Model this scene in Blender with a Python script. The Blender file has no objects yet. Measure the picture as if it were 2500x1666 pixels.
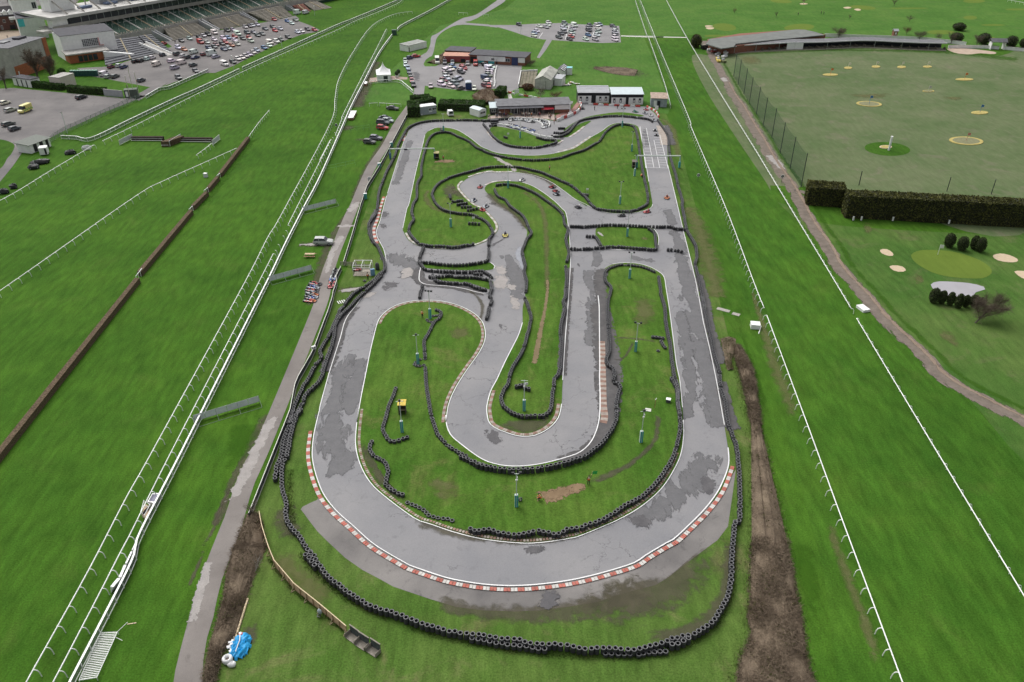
import bpy, math, random
import numpy as np
from mathutils import Vector, Matrix
random.seed(11)
PI = math.pi
sc = bpy.context.scene
COL = sc.collection
# ---------------------------------------------------------------- camera geometry
IW, IH = 2500.0, 1666.0
FPX, YH, CAMH = 1950.0, -363.0, 78.0
TH = math.atan((IH/2-YH)/FPX)
CT, ST = math.cos(TH), math.sin(TH)

def G(x, y, z=0.0):
    """point of the plane at height z seen at photo position x, y"""
    u, v = x-IW/2, y-IH/2
    t = (CAMH-z)/(FPX*ST+v*CT)
    return (u*t, (FPX*CT-v*ST)*t)

def HZ(Y, ty):
    """height of an upright at distance Y whose tip is seen at photo row ty"""
    v = ty-IH/2
    return CAMH - Y*(FPX*ST+v*CT)/(FPX*CT-v*ST)

def pxy(X, Y, z=0.0):
    h = CAMH-z
    d = h*ST+Y*CT
    return IW/2+FPX*X/d, IH/2+FPX*(h*CT-Y*ST)/d

def C(x0, y0, w):
    k = 2352.0/w
    def f(*pts, z=0.0):
        return [G(x0+p[0]/k, y0+p[1]/k, z) for p in pts]
    f.px = lambda x, y: (x0+x/k, y0+y/k)
    return f
cA = C(780,220,420); cB = C(1180,200,480); cC = C(600,480,420); cD = C(980,440,420)
cE = C(1360,500,420); cF = C(980,650,420); cG = C(1360,720,500); cH = C(700,700,500)
cI = C(880,920,500); cJ = C(1160,920,600); cK = C(460,1000,500); cL = C(460,1333,500)
cM = C(1000,1266,600); cN = C(1550,1266,600); cO = C(1700,700,500); cP = C(2000,600,500)
cQ = C(0,1333,500); cR = C(0,1100,500); cS = C(0,0,420); cT = C(400,0,420)
cU = C(800,0,420); cV = C(1200,0,420); cW = C(1600,0,420); cX = C(2000,0,500)
cY = C(0,200,420); cZ = C(400,240,420); c2 = C(1600,220,420); c3 = C(2000,300,500)
c4 = C(1180,230,240); c5 = C(1380,200,270); c6 = C(1060,110,260); c7 = C(800,620,160)
c8 = C(1230,150,220); c9 = C(160,0,360); c0 = C(0,0,240); FF = C(0,0,2500)

cam_d = bpy.data.cameras.new("camera")
cam = bpy.data.objects.new("camera", cam_d); COL.objects.link(cam)
cam.location = (0, 0, CAMH); cam.rotation_euler = (PI/2-TH, 0, 0)
cam_d.sensor_width = 36.0; cam_d.lens = FPX/IW*36.0
cam_d.clip_start = 0.5; cam_d.clip_end = 6000
sc.camera = cam
# ---------------------------------------------------------------- light
w = bpy.data.worlds.new("World"); sc.world = w; w.use_nodes = True
nt = w.node_tree; bg = nt.nodes['Background']
sky = nt.nodes.new('ShaderNodeTexSky'); sky.sky_type = 'NISHITA'; sky.sun_disc = False
SUN_EL, SUN_AZ = math.radians(52), math.radians(-35)
sky.sun_elevation = SUN_EL; sky.sun_rotation = SUN_AZ
sky.air_density = 1.0; sky.dust_density = 6.0; sky.ozone_density = 1.0
hs = nt.nodes.new('ShaderNodeHueSaturation'); hs.inputs['Saturation'].default_value = 0.18
nt.links.new(sky.outputs[0], hs.inputs['Color']); nt.links.new(hs.outputs[0], bg.inputs['Color'])
bg.inputs['Strength'].default_value = 0.12
sun_d = bpy.data.lights.new("sun", 'SUN'); sun_d.energy = 0.9; sun_d.angle = math.radians(50)
sun_d.color = (1.0, 0.97, 0.92)
sun = bpy.data.objects.new("sun", sun_d); COL.objects.link(sun)
sd = Vector((math.sin(SUN_AZ)*math.cos(SUN_EL), math.cos(SUN_AZ)*math.cos(SUN_EL), math.sin(SUN_EL)))
sun.rotation_euler = sd.to_track_quat('Z', 'Y').to_euler(); sun.location = (0, 0, 120)
sc.view_settings.view_transform = 'Standard'; sc.view_settings.look = 'None'
sc.view_settings.exposure = 0.50; sc.view_settings.gamma = 1.0
try: sc.view_settings.use_curve_mapping = False
except Exception: pass
# ---------------------------------------------------------------- materials
MATS = {}
def newmat(name):
    m = bpy.data.materials.new(name); m.use_nodes = True
    MATS[name] = m
    return m, m.node_tree, m.node_tree.nodes['Principled BSDF']
def N(nt, t, **kw):
    n = nt.nodes.new(t)
    for k, v in kw.items():
        if k in n.inputs: n.inputs[k].default_value = v
        else: setattr(n, k, v)
    return n
def rgb(c): return (c[0], c[1], c[2], 1.0)
def coords(nt, scale=(1,1,1), rot=0.0):
    tc = N(nt, 'ShaderNodeTexCoord'); mp = N(nt, 'ShaderNodeMapping')
    mp.inputs['Scale'].default_value = scale; mp.inputs['Rotation'].default_value = (0, 0, rot)
    nt.links.new(tc.outputs['Object'], mp.inputs['Vector'])
    return mp.outputs['Vector']
def noise(nt, vec, scale, detail=4.0, rough=0.55, dist=0.0):
    n = N(nt, 'ShaderNodeTexNoise'); n.inputs['Scale'].default_value = scale
    n.inputs['Detail'].default_value = detail; n.inputs['Roughness'].default_value = rough
    n.inputs['Distortion'].default_value = dist
    nt.links.new(vec, n.inputs['Vector'])
    return n.outputs['Fac']
def ramp(nt, fac, stops):
    r = N(nt, 'ShaderNodeValToRGB'); e = r.color_ramp.elements
    while len(e) < len(stops): e.new(0.5)
    for i, (p, c) in enumerate(stops):
        e[i].position = p; e[i].color = rgb(c) if len(c) == 3 else c
    nt.links.new(fac, r.inputs['Fac'])
    return r.outputs['Color']
def mix(nt, a, b, fac, mode='MIX'):
    n = N(nt, 'ShaderNodeMix'); n.data_type = 'RGBA'; n.blend_type = mode
    for sock, v in ((n.inputs[6], a), (n.inputs[7], b), (n.inputs[0], fac)):
        if isinstance(v, (int, float)): sock.default_value = v
        elif isinstance(v, tuple): sock.default_value = rgb(v)
        else: nt.links.new(v, sock)
    return n.outputs[2]
def mrange(nt, v, a, b, c=0.0, d=1.0):
    n = N(nt, 'ShaderNodeMapRange'); n.interpolation_type = 'SMOOTHSTEP'
    for i, x in ((1, a), (2, b), (3, c), (4, d)): n.inputs[i].default_value = x
    nt.links.new(v, n.inputs[0]); return n.outputs[0]
def math_(nt, op, a, b=0.0):
    n = N(nt, 'ShaderNodeMath'); n.operation = op
    for i, x in ((0, a), (1, b)):
        if isinstance(x, (int, float)): n.inputs[i].default_value = x
        else: nt.links.new(x, n.inputs[i])
    return n.outputs[0]

def M(name, c, rough=0.7, var=0.12, scale=2.0, metal=0.0, spec=0.4):
    """plain surface with a little procedural unevenness"""
    if name in MATS: return MATS[name]
    m, nt, b = newmat(name)
    f = noise(nt, coords(nt), scale, 5.0)
    lo = tuple(max(0, x*(1-var)) for x in c); hi = tuple(min(1, x*(1+var)) for x in c)
    nt.links.new(ramp(nt, f, [(0.3, lo), (0.7, hi)]), b.inputs['Base Color'])
    b.inputs['Roughness'].default_value = rough; b.inputs['Metallic'].default_value = metal
    b.inputs['Specular IOR Level'].default_value = spec
    return m
def MOC(name, rough=0.4, spec=0.5, var=0.08):
    """takes its colour from the object it is on"""
    m, nt, b = newmat(name)
    oi = N(nt, 'ShaderNodeObjectInfo'); f = noise(nt, coords(nt), 1.5, 3.0)
    v = ramp(nt, f, [(0.3, (1-var,)*3), (0.7, (1,)*3)])
    nt.links.new(mix(nt, oi.outputs['Color'], v, 1.0, 'MULTIPLY'), b.inputs['Base Color'])
    b.inputs['Roughness'].default_value = rough; b.inputs['Specular IOR Level'].default_value = spec
    return m

def grass_mat(name, dark, mid, light, dry, dry_amt=0.35, rot=0.0, stripe=0.0, stripe_w=0.12, fine=0.4):
    m, nt, b = newmat(name)
    v = coords(nt); vs = coords(nt, (1.0, 0.22, 1.0), rot)
    a = noise(nt, v, 0.035, 6.0, 0.6); d = noise(nt, v, 0.16, 7.0, 0.65, 0.3)
    s = noise(nt, vs, 0.9, 5.0, 0.6); e = noise(nt, v, 4.5, 4.0, 0.7)
    col = ramp(nt, a, [(0.36, dark), (0.5, mid), (0.64, light)])
    col = mix(nt, col, ramp(nt, d, [(0.35, dark), (0.62, light)]), 0.35)
    col = mix(nt, col, dry, math_(nt, 'MULTIPLY', mrange(nt, noise(nt, v, 0.11, 8.0, 0.7, 0.6), 0.52, 0.72), dry_amt))
    col = mix(nt, col, ramp(nt, s, [(0.3, (1-fine*0.55,)*3), (0.7, (1+fine*0.55,)*3)]), 1.0, 'MULTIPLY')
    col = mix(nt, col, ramp(nt, e, [(0.25, (1-fine,)*3), (0.75, (1+fine,)*3)]), 1.0, 'MULTIPLY')
    if stripe:
        wv = N(nt, 'ShaderNodeTexWave'); wv.inputs['Scale'].default_value = stripe_w
        wv.inputs['Distortion'].default_value = 2.5; wv.inputs['Detail'].default_value = 2.0
        wv.inputs['Detail Scale'].default_value = 0.6
        nt.links.new(coords(nt, (1,1,1), rot), wv.inputs['Vector'])
        col = mix(nt, col, ramp(nt, wv.outputs['Fac'], [(0.2, (1-stripe,)*3), (0.8, (1+stripe,)*3)]), 1.0, 'MULTIPLY')
    nt.links.new(col, b.inputs['Base Color'])
    b.inputs['Roughness'].default_value = 0.95; b.inputs['Specular IOR Level'].default_value = 0.05
    return m
def asphalt_mat(name, base, worn, stain, crack=0.5, rough=0.75, stain_amt=0.5, fadecol=None):
    m, nt, b = newmat(name)
    v = coords(nt)
    a = noise(nt, v, 0.08, 6.0, 0.6); d = noise(nt, v, 0.5, 8.0, 0.7, 0.5); e = noise(nt, v, 9.0, 3.0, 0.7)
    col = ramp(nt, a, [(0.35, base), (0.65, worn)])
    col = mix(nt, col, stain, math_(nt, 'MULTIPLY', mrange(nt, d, 0.55, 0.72), stain_amt))
    col = mix(nt, col, ramp(nt, e, [(0.25, (0.86,)*3), (0.75, (1.1,)*3)]), 1.0, 'MULTIPLY')
    if crack:
        vo = N(nt, 'ShaderNodeTexVoronoi'); vo.feature = 'DISTANCE_TO_EDGE'; vo.inputs['Scale'].default_value = 0.16
        dn = N(nt, 'ShaderNodeTexNoise'); dn.inputs['Scale'].default_value = 0.7; dn.inputs['Detail'].default_value = 6.0
        nt.links.new(v, dn.inputs['Vector'])
        add = N(nt, 'ShaderNodeVectorMath'); add.operation = 'MULTIPLY_ADD'
        nt.links.new(dn.outputs['Color'], add.inputs[0]); add.inputs[1].default_value = (4, 4, 0); nt.links.new(v, add.inputs[2])
        nt.links.new(add.outputs[0], vo.inputs['Vector'])
        ck = mrange(nt, vo.outputs['Distance'], 0.0, 0.011, 1.0, 0.0)
        gate = mrange(nt, noise(nt, v, 0.06, 3.0), 0.44, 0.58)
        col = mix(nt, col, (0.05, 0.05, 0.052), math_(nt, 'MULTIPLY', math_(nt, 'MULTIPLY', ck, gate), crack))
    nt.links.new(col, b.inputs['Base Color']); b.inputs['Roughness'].default_value = rough
    b.inputs['Specular IOR Level'].default_value = 0.12
    return m
def ragged_mat(name, lo, hi, nscale=0.9, rough=0.85, spec=0.25, soft=0.06, dens=0.55, stretch=(1,1,1), rot=0.0, opac=1.0, amp=2.6):
    """patch that frays out towards its border (attribute 'a': 0 border, 1 inside)"""
    m, nt, b = newmat(name)
    v = coords(nt); vs = coords(nt, stretch, rot)
    col = ramp(nt, noise(nt, v, 0.6, 6.0, 0.65), [(0.3, lo), (0.7, hi)])
    col = mix(nt, col, ramp(nt, noise(nt, v, 7.0, 3.0), [(0.25, (0.85,)*3), (0.75, (1.12,)*3)]), 1.0, 'MULTIPLY')
    nt.links.new(col, b.inputs['Base Color']); b.inputs['Roughness'].default_value = rough
    b.inputs['Specular IOR Level'].default_value = spec
    at = N(nt, 'ShaderNodeAttribute'); at.attribute_name = 'a'
    nz = noise(nt, vs, nscale, 8.0, 0.68, 0.4)
    s = math_(nt, 'ADD', math_(nt, 'MULTIPLY', at.outputs['Fac'], 1.0), math_(nt, 'MULTIPLY', math_(nt, 'SUBTRACT', nz, 0.5), amp))
    al = mrange(nt, s, 1-dens-soft, 1-dens+soft)
    if opac < 1: al = math_(nt, 'MULTIPLY', al, opac)
    nt.links.new(al, b.inputs['Alpha'])
    return m
# ---------------------------------------------------------------- mesh helpers
class MB:
    def __init__(s): s.v = []; s.f = []; s.m = []; s.attr = None
    def add(s, vs, fs, mi=0):
        o = len(s.v); s.v += [tuple(p) for p in vs]
        s.f += [tuple(i+o for i in f) for f in fs]; s.m += [mi]*len(fs)
    def box(s, c, d, rz=0.0, mi=0, top=1.0):
        cx, cy, cz = c; hx, hy, hz = d[0]/2, d[1]/2, d[2]/2
        cr, sr = math.cos(rz), math.sin(rz); vs = []
        for z, t in ((-hz, 1.0), (hz, top)):
            for x, y in ((-hx,-hy),(hx,-hy),(hx,hy),(-hx,hy)):
                x *= t; y *= t
                vs.append((cx+x*cr-y*sr, cy+x*sr+y*cr, cz+z))
        s.add(vs, [(3,2,1,0),(4,5,6,7),(0,1,5,4),(1,2,6,5),(2,3,7,6),(3,0,4,7)], mi)
    def hexa(s, b, t, mi=0):
        s.add(list(b)+list(t), [(3,2,1,0),(4,5,6,7),(0,1,5,4),(1,2,6,5),(2,3,7,6),(3,0,4,7)], mi)
    def quad(s, a, b, c, d, mi=0): s.add([a,b,c,d], [(0,1,2,3)], mi)
    def prism(s, poly, z0, z1, mi=0, mtop=None):
        n = len(poly); ar = sum(poly[i][0]*poly[(i+1)%n][1]-poly[(i+1)%n][0]*poly[i][1] for i in range(n))
        if ar < 0: poly = poly[::-1]
        vs = [(x,y,z0) for x,y in poly]+[(x,y,z1) for x,y in poly]
        s.add(vs, [(i,(i+1)%n,n+(i+1)%n,n+i) for i in range(n)], mi)
        s.add(vs[n:], [tuple(range(n))], mi if mtop is None else mtop)
    def tube(s, pts, r, n=6, mi=0, cap=True, closed=False):
        pts = [Vector(p) for p in pts]; k = len(pts); rings = []
        up = Vector((0,0,1))
        for i, p in enumerate(pts):
            if closed: d = pts[(i+1)%k]-pts[i-1]
            else: d = pts[min(i+1,k-1)]-pts[max(i-1,0)]
            d.normalize()
            a = d.cross(up)
            if a.length < 1e-3: a = d.cross(Vector((0,1,0)))
            a.normalize(); b = d.cross(a)
            rr = r[i] if isinstance(r, (list, tuple)) else r
            rings.append([p+a*math.cos(2*PI*j/n)*rr+b*math.sin(2*PI*j/n)*rr for j in range(n)])
        vs = [q for R in rings for q in R]; fs = []
        for i in range(k if closed else k-1):
            i2 = (i+1) % k
            for j in range(n): fs.append((i*n+j, i*n+(j+1)%n, i2*n+(j+1)%n, i2*n+j))
        if cap and not closed: fs += [tuple(range(n))[::-1], tuple((k-1)*n+j for j in range(n))]
        s.add(vs, fs, mi)
    def lathe(s, prof, n=12, c=(0,0,0), mi=0, closed=False):
        k = len(prof); vs = []
        for r, z in prof:
            for j in range(n):
                a = 2*PI*j/n; vs.append((c[0]+r*math.cos(a), c[1]+r*math.sin(a), c[2]+z))
        fs = []
        for i in range(k if closed else k-1):
            i2 = (i+1) % k
            for j in range(n): fs.append((i*n+j, i*n+(j+1)%n, i2*n+(j+1)%n, i2*n+j))
        s.add(vs, fs, mi)
    def blob(s, c, r, seg=8, rings=5, mi=0, jit=0.0):
        prof = []
        vs = []; 
        for i in range(rings+1):
            t = PI*i/rings
            for j in range(seg):
                a = 2*PI*j/seg; q = 1+random.uniform(-jit, jit)
                vs.append((c[0]+r[0]*q*math.sin(t)*math.cos(a), c[1]+r[1]*q*math.sin(t)*math.sin(a), c[2]+r[2]*q*math.cos(t)))
        fs = []
        for i in range(rings):
            for j in range(seg): fs.append((i*seg+j, (i+1)*seg+j, (i+1)*seg+(j+1)%seg, i*seg+(j+1)%seg))
        s.add(vs, fs, mi)
    def mesh(s, name, mats, smooth=False):
        me = bpy.data.meshes.new(name); me.from_pydata(s.v, [], s.f)
        for m in (mats if isinstance(mats, (list, tuple)) else [mats]): me.materials.append(m)
        if any(s.m): me.polygons.foreach_set('material_index', s.m)
        if smooth: me.polygons.foreach_set('use_smooth', [True]*len(s.f))
        if s.attr is not None:
            at = me.attributes.new('a', 'FLOAT', 'POINT'); at.data.foreach_set('value', s.attr)
        me.update(); return me
    def build(s, name, mats, parent=None, loc=None, rz=0.0, smooth=False):
        return inst(name, s.mesh(name, mats, smooth), parent, loc, rz)
def inst(name, me, parent=None, loc=None, rz=0.0, color=None):
    o = bpy.data.objects.new(name, me); COL.objects.link(o)
    if parent is not None: o.parent = parent
    if loc is not None: o.location = loc
    if rz: o.rotation_euler = (0, 0, rz)
    if color is not None: o.color = (color[0], color[1], color[2], 1)
    return o
USED = {}
def tag(o, label, cat, group=None, kind=None):
    o['label'] = label; o['category'] = cat
    if group: o['group'] = group
    if kind: o['kind'] = kind
    return o
def thing(name, label, cat, loc=(0,0,0), rz=0.0, group=None):
    o = bpy.data.objects.new(name, None); COL.objects.link(o)
    o.empty_display_size = 0.3
    o.location = (loc[0], loc[1], loc[2] if len(loc) > 2 else 0.0); o.rotation_euler = (0, 0, rz)
    return tag(o, label, cat, group)
def struct(o, label=None, cat=None):
    o['kind'] = 'structure'
    if label: o['label'] = label
    if cat: o['category'] = cat
    return o
def ang(a, b): return math.atan2(b[1]-a[1], b[0]-a[0])
def dist(a, b): return math.hypot(b[0]-a[0], b[1]-a[1])
def resample(pts, step, closed=False, smooth=True):
    P = [Vector((p[0], p[1])) for p in pts]
    Q = []
    for p in P:
        if not Q or (p-Q[-1]).length > 0.05: Q.append(p)
    P = Q
    if not closed:
        k = 1
        while k < len(P)-1:
            a, b = P[k]-P[k-1], P[k+1]-P[k]
            if a.dot(b) < -0.25*a.length*b.length: P.pop(k); k = max(1, k-1)
            else: k += 1
    if smooth and len(P) > 2:
        n = len(P); out = []
        rng = range(n) if closed else range(n-1)
        for i in rng:
            if closed: p0, p1, p2, p3 = P[i-1], P[i], P[(i+1)%n], P[(i+2)%n]
            else: p0, p1, p2, p3 = P[max(i-1,0)], P[i], P[i+1], P[min(i+2,n-1)]
            k = max(2, int((p2-p1).length/0.6))
            for j in range(k):
                t = j/k
                out.append(0.5*((2*p1)+(p2-p0)*t+(2*p0-5*p1+4*p2-p3)*t*t+(3*p1-p0-3*p2+p3)*t**3))
        if not closed: out.append(P[-1])
        P = out
    if closed: P = P+[P[0]]
    L = [0.0]
    for i in range(1, len(P)): L.append(L[-1]+(P[i]-P[i-1]).length)
    n = max(1, int(round(L[-1]/step))); res = []; j = 0
    for i in range(n+1):
        d = L[-1]*i/n
        while j < len(L)-2 and L[j+1] < d: j += 1
        s = L[j+1]-L[j]
        t = (d-L[j])/s if s > 1e-9 else 0
        q = P[j].lerp(P[j+1], min(1, max(0, t))); res.append((q.x, q.y))
    if closed: res = res[:-1]
    return res
def normals(pts):
    out = []
    n = len(pts)
    for i in range(n):
        a, b = pts[max(i-1,0)], pts[min(i+1,n-1)]
        l = dist(a, b) or 1
        out.append((-(b[1]-a[1])/l, (b[0]-a[0])/l))
    return out
def offset(pts, d):
    return [(p[0]+n[0]*d, p[1]+n[1]*d) for p, n in zip(pts, normals(pts))]
def sheet(name, pts, z, mat, smooth=True, step=1.5, label=None, cat=None):
    if smooth: pts = resample(pts, step, closed=True)
    n = len(pts); ar = sum(pts[i][0]*pts[(i+1)%n][1]-pts[(i+1)%n][0]*pts[i][1] for i in range(n))
    if ar < 0: pts = pts[::-1]
    me = bpy.data.meshes.new(name)
    from mathutils.geometry import tessellate_polygon
    tri = tessellate_polygon([[Vector((p[0], p[1], 0)) for p in pts]])
    fs = []
    for a, b, c in tri:
        A, B, D = pts[a], pts[b], pts[c]
        if (B[0]-A[0])*(D[1]-A[1])-(B[1]-A[1])*(D[0]-A[0]) < 0: a, b = b, a
        fs.append((a, b, c))
    me.from_pydata([(p[0], p[1], z) for p in pts], [], fs); me.materials.append(mat); me.update()
    return struct(inst(name, me), label, cat)
def ribbon(mb, pts, width, z, off=0.0, mi=0, close=False):
    nn = normals(pts); a = []
    for p, n in zip(pts, nn):
        a.append((p[0]+n[0]*(off+width/2), p[1]+n[1]*(off+width/2), z)); a.append((p[0]+n[0]*(off-width/2), p[1]+n[1]*(off-width/2), z))
    mb.add(a, [(2*i+1, 2*i+3, 2*i+2, 2*i) for i in range(len(pts)-1)], mi)
ZI=[0]
def strip(name, pts, widths, z, mat, step=2.0, ends=True, label=None, cat=None):
    """ragged strip along a centre line"""
    ZI[0] += 1; z += ZI[0]*.0003
    P = resample(pts, step); n = len(P); nn = normals(P)
    if not isinstance(widths, (list, tuple)): widths = [widths, widths]
    mb = MB(); at = []
    for i, (p, q) in enumerate(zip(P, nn)):
        t = i/(n-1)*(len(widths)-1); k = min(int(t), len(widths)-2); wd = widths[k]+(widths[k+1]-widths[k])*(t-k)
        for s_, av in ((-0.62,0),(-0.31,0.55),(0,1),(0.31,0.55),(0.62,0)):
            mb.v.append((p[0]+q[0]*wd*s_, p[1]+q[1]*wd*s_, z))
            at.append(0.0 if (ends and i in (0, n-1)) else av)
    for i in range(n-1):
        for j in range(4):
            mb.f.append((5*i+j, 5*(i+1)+j, 5*(i+1)+j+1, 5*i+j+1)); mb.m.append(0)
    mb.f = [f[::-1] for f in mb.f]; mb.attr = at
    return struct(mb.build(name, mat), label, cat)
def patch(name, pts, z, mat, inner=0.6, label=None, cat=None):
    """ragged blob: border ring has a = 0"""
    ZI[0] += 1; z += ZI[0]*.0003
    P = resample(pts, 1.5, closed=True); n = len(P)
    cx = sum(p[0] for p in P)/n; cy = sum(p[1] for p in P)/n
    mb = MB(); at = []
    for s_, av in ((1.15, 0.0), (0.75, 0.5), (inner*0.5, 1.0)):
        for p in P: mb.v.append((cx+(p[0]-cx)*s_, cy+(p[1]-cy)*s_, z)); at.append(av)
    mb.v.append((cx, cy, z)); at.append(1.0)
    ar = sum(P[i][0]*P[(i+1)%n][1]-P[(i+1)%n][0]*P[i][1] for i in range(n))
    for i in range(n):
        j = (i+1) % n
        for k in (0, 1): mb.f.append((k*n+i, k*n+j, (k+1)*n+j, (k+1)*n+i))
        mb.f.append((2*n+i, 2*n+j, 3*n))
    if ar < 0: mb.f = [f[::-1] for f in mb.f]
    mb.m = [0]*len(mb.f); mb.attr = at
    return struct(mb.build(name, mat), label, cat)
# ================================================================ GROUND
g_course = grass_mat('course_grass', (.032,.088,.009), (.044,.112,.012), (.060,.136,.014), (.095,.130,.028), 0.25, rot=math.radians(24), fine=0.42)
g_course_r = grass_mat('track_grass', (.032,.092,.010), (.042,.112,.012), (.060,.132,.015), (.10,.13,.03), 0.22, rot=math.radians(-14), stripe=0.05, stripe_w=0.05, fine=0.42)
g_far = grass_mat('meadow_grass', (.048,.125,.020), (.064,.150,.026), (.088,.168,.034), (.115,.140,.060), 0.35, rot=PI/2, fine=0.3)
g_in = grass_mat('infield_grass', (.040,.104,.012), (.062,.132,.018), (.090,.152,.026), (.140,.142,.050), 0.62, fine=0.4)
g_rough = grass_mat('rough_grass', (.048,.106,.016), (.074,.134,.026), (.098,.150,.036), (.155,.140,.068), 0.75, fine=0.45)
g_range = grass_mat('range_turf', (.076,.122,.046), (.104,.138,.064), (.135,.156,.084), (.180,.160,.118), 0.55, rot=PI/2, fine=0.22)
g_golf = grass_mat('golf_rough', (.040,.100,.018), (.060,.125,.024), (.088,.140,.036), (.140,.130,.070), 0.5, rot=PI/2, fine=0.35)
g_green = grass_mat('putting_green', (.100,.152,.026), (.112,.165,.028), (.125,.178,.032), (.13,.17,.04), 0.2, rot=0.5, fine=0.12)
a_track = asphalt_mat('racing_asphalt', (.208,.208,.220), (.255,.250,.255), (.135,.134,.142), 0.9, 0.62, 0.5)
a_lot = asphalt_mat('car_park_asphalt', (.135,.128,.128), (.195,.182,.178), (.090,.085,.087), 0.3, 0.85, 0.6)
a_lot2 = asphalt_mat('mid_car_park_asphalt', (.220,.212,.216), (.262,.254,.256), (.150,.145,.150), 0.3, 0.85, 0.5)
a_lane = asphalt_mat('lane_surface', (.175,.158,.148), (.262,.240,.224), (.130,.118,.110), 0.15, 0.9, 0.7)
a_apron = asphalt_mat('apron_concrete', (.135,.128,.126), (.250,.235,.224), (.085,.082,.080), 0.4, 0.9, 0.65)
a_dark = ragged_mat('run_off_tarmac', (.072,.070,.072), (.120,.114,.114), 0.8, 0.9, dens=0.9, soft=0.05)
m_wet = ragged_mat('damp_asphalt', (.122,.121,.127), (.155,.153,.158), 0.42, 0.7, 0.12, 0.16, dens=0.62, stretch=(1,.4,1), amp=4.2)
m_stain = ragged_mat('asphalt_stain', (.085,.083,.088), (.13,.125,.13), 0.8, 0.7, 0.1, 0.06, dens=0.55, amp=4.0)
m_pale = ragged_mat('pale_concrete', (.28,.262,.25), (.36,.335,.32), 0.7, 0.9, 0.2, 0.05, dens=0.62)
m_dirt = ragged_mat('bare_dirt', (.170,.118,.072), (.255,.180,.112), 0.9, 0.95, 0.1, 0.12, dens=0.72)
m_mud = ragged_mat('trodden_mud', (.072,.066,.045), (.125,.112,.075), 0.7, 0.95, 0.15, 0.4, dens=0.58, opac=.62)
m_worn = ragged_mat('worn_turf', (.115,.125,.045), (.165,.160,.075), 0.55, 0.95, 0.1, 0.5, dens=0.5, opac=.6)
m_lush = ragged_mat('lush_turf', (.038,.110,.010), (.055,.135,.013), 0.4, 0.95, 0.05, 0.5, dens=0.5, opac=.6)
m_sand = M('bunker_sand', (.50,.40,.28), 0.95, 0.10, 1.5, spec=0.1)
m_target = M('target_ring', (.42,.36,.16), 0.95, 0.15, 1.0, spec=0.1)
m_white = M('white_paint', (.80,.80,.80), 0.45, 0.04, 2.0)
m_line = ragged_mat('track_line_paint', (.66,.66,.66), (.80,.80,.80), 2.2, 0.6, 0.3, 0.2, dens=1.05)
m_red = M('red_kerb_paint', (.40,.125,.095), 0.8, 0.3, 1.2)
m_wk = M('white_kerb_paint', (.52,.50,.47), 0.8, 0.2, 1.2)
m_brick = M('worn_brick_kerb', (.27,.165,.13), 0.85, 0.35, 1.3)
m_brickw = M('pale_brick_kerb', (.36,.31,.27), 0.85, 0.25, 1.3)

mb = MB(); mb.quad((-1500,-200,0),(1500,-200,0),(1500,2600,0),(-1500,2600,0))
struct(mb.build('ground', g_course), 'short green racecourse turf covering the whole ground', 'ground')
sheet('far_meadow', FF((1010,60),(1160,20),(1500,-260),(2900,-260),(2900,130),(2330,120),(2180,100),(1900,115),(1690,90),(1590,88),(1490,110),(1540,240),(1535,262),(1340,262),(900,240),(820,232)), .01, g_far, False, label='paler meadow grass round the far car parks')
sheet('right_racecourse', FF((1480,88),(1545,240),(1600,430),(1725,720),(1890,1300),(1930,1620),(2420,1620),(2420,1000),(2180,850),(2000,690),(1860,480),(1770,330),(1680,190),(1600,80)), .012, g_course_r, False, label='striped racecourse turf between the two white rails')
sheet('kart_verge', FF((930,250),(905,330),(860,420),(800,610),(700,830),(640,1010),(560,1240),(470,1620),(1860,1620),(1800,1250),(1680,800),(1620,560),(1560,330),(1530,262),(1350,240),(1050,240)), .014, g_rough, False, label='rough yellowing grass round the kart circuit')
sheet('driving_range', cX((-1460,640),(-1300,1040),(-620,2080),(-560,2130),(0,2160),(500,2230),(2600,2500),(2600,500),(2080,640),(1450,590),(700,560),(-600,585),(-1200,640)), .016, g_range, True, 6, label='dull khaki turf of the driving range')
sheet('golf_course', cP((-480,-500),(60,0),(400,440),(900,960),(1700,1750),(2700,2400),(2700,-120),(1900,-130),(400,-215),(-140,-300),(-300,-420)), .013, g_golf, True, 4, label='mown rough of the golf course')
# bright strip in front of the bays
strip('grass', cW((1100,745),(2352,690)), [3,3], .02, m_lush)
strip('grass', cX((0,575),(1400,600),(2300,690)), [4,6,12], .02, m_lush)

# roads and car parks
sheet('lane', cA((1250,140),(1090,350),(1000,480),(850,760),(640,1070),(420,1567))+cC((1350,260),(1270,450),(1170,700),(1070,950),(1010,1130),(950,1350),(890,1567))+cK((840,230),(650,600),(520,900),(440,1170),(280,1567))+cL((150,350),(0,850))+FF((395,1600),(460,1600))+cL((180,1200),(280,850),(380,400))+cK((540,1567),(600,1400),(680,1100),(760,850),(900,540),(1120,0))+cC((1080,1567),(1170,1250),(1220,1000),(1300,750),(1450,380),(1600,0))+cA((640,1350),(780,1050),(960,760),(1180,380),(1235,200)), .03, a_lane, True, 3, label='worn grey service lane left of the kart circuit', cat='road')
strip('lane_patch', cC((1530,60),(1420,230)), [2.6,2.6], .036, m_pale)
strip('lane_patch', cC((1380,370),(1350,440)), [4,4], .036, m_pale)
strip('lane_patch', cC((1330,520),(1190,760),(1140,920),(1090,1080)), [2,1.6,1.2], .036, m_pale)
strip('lane_patch', cK((1000,40),(780,480),(620,800),(480,1080)), [1.5,2.2,1.6], .036, m_pale)
strip('lane_patch', cL((250,150),(150,480),(40,900)), [1.6,1.2], .036, m_pale)
strip('lane_edge_mud', cA((1150,330),(900,690),(680,1000),(450,1500)), [1.5,2,1.5], .022, m_mud)
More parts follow.
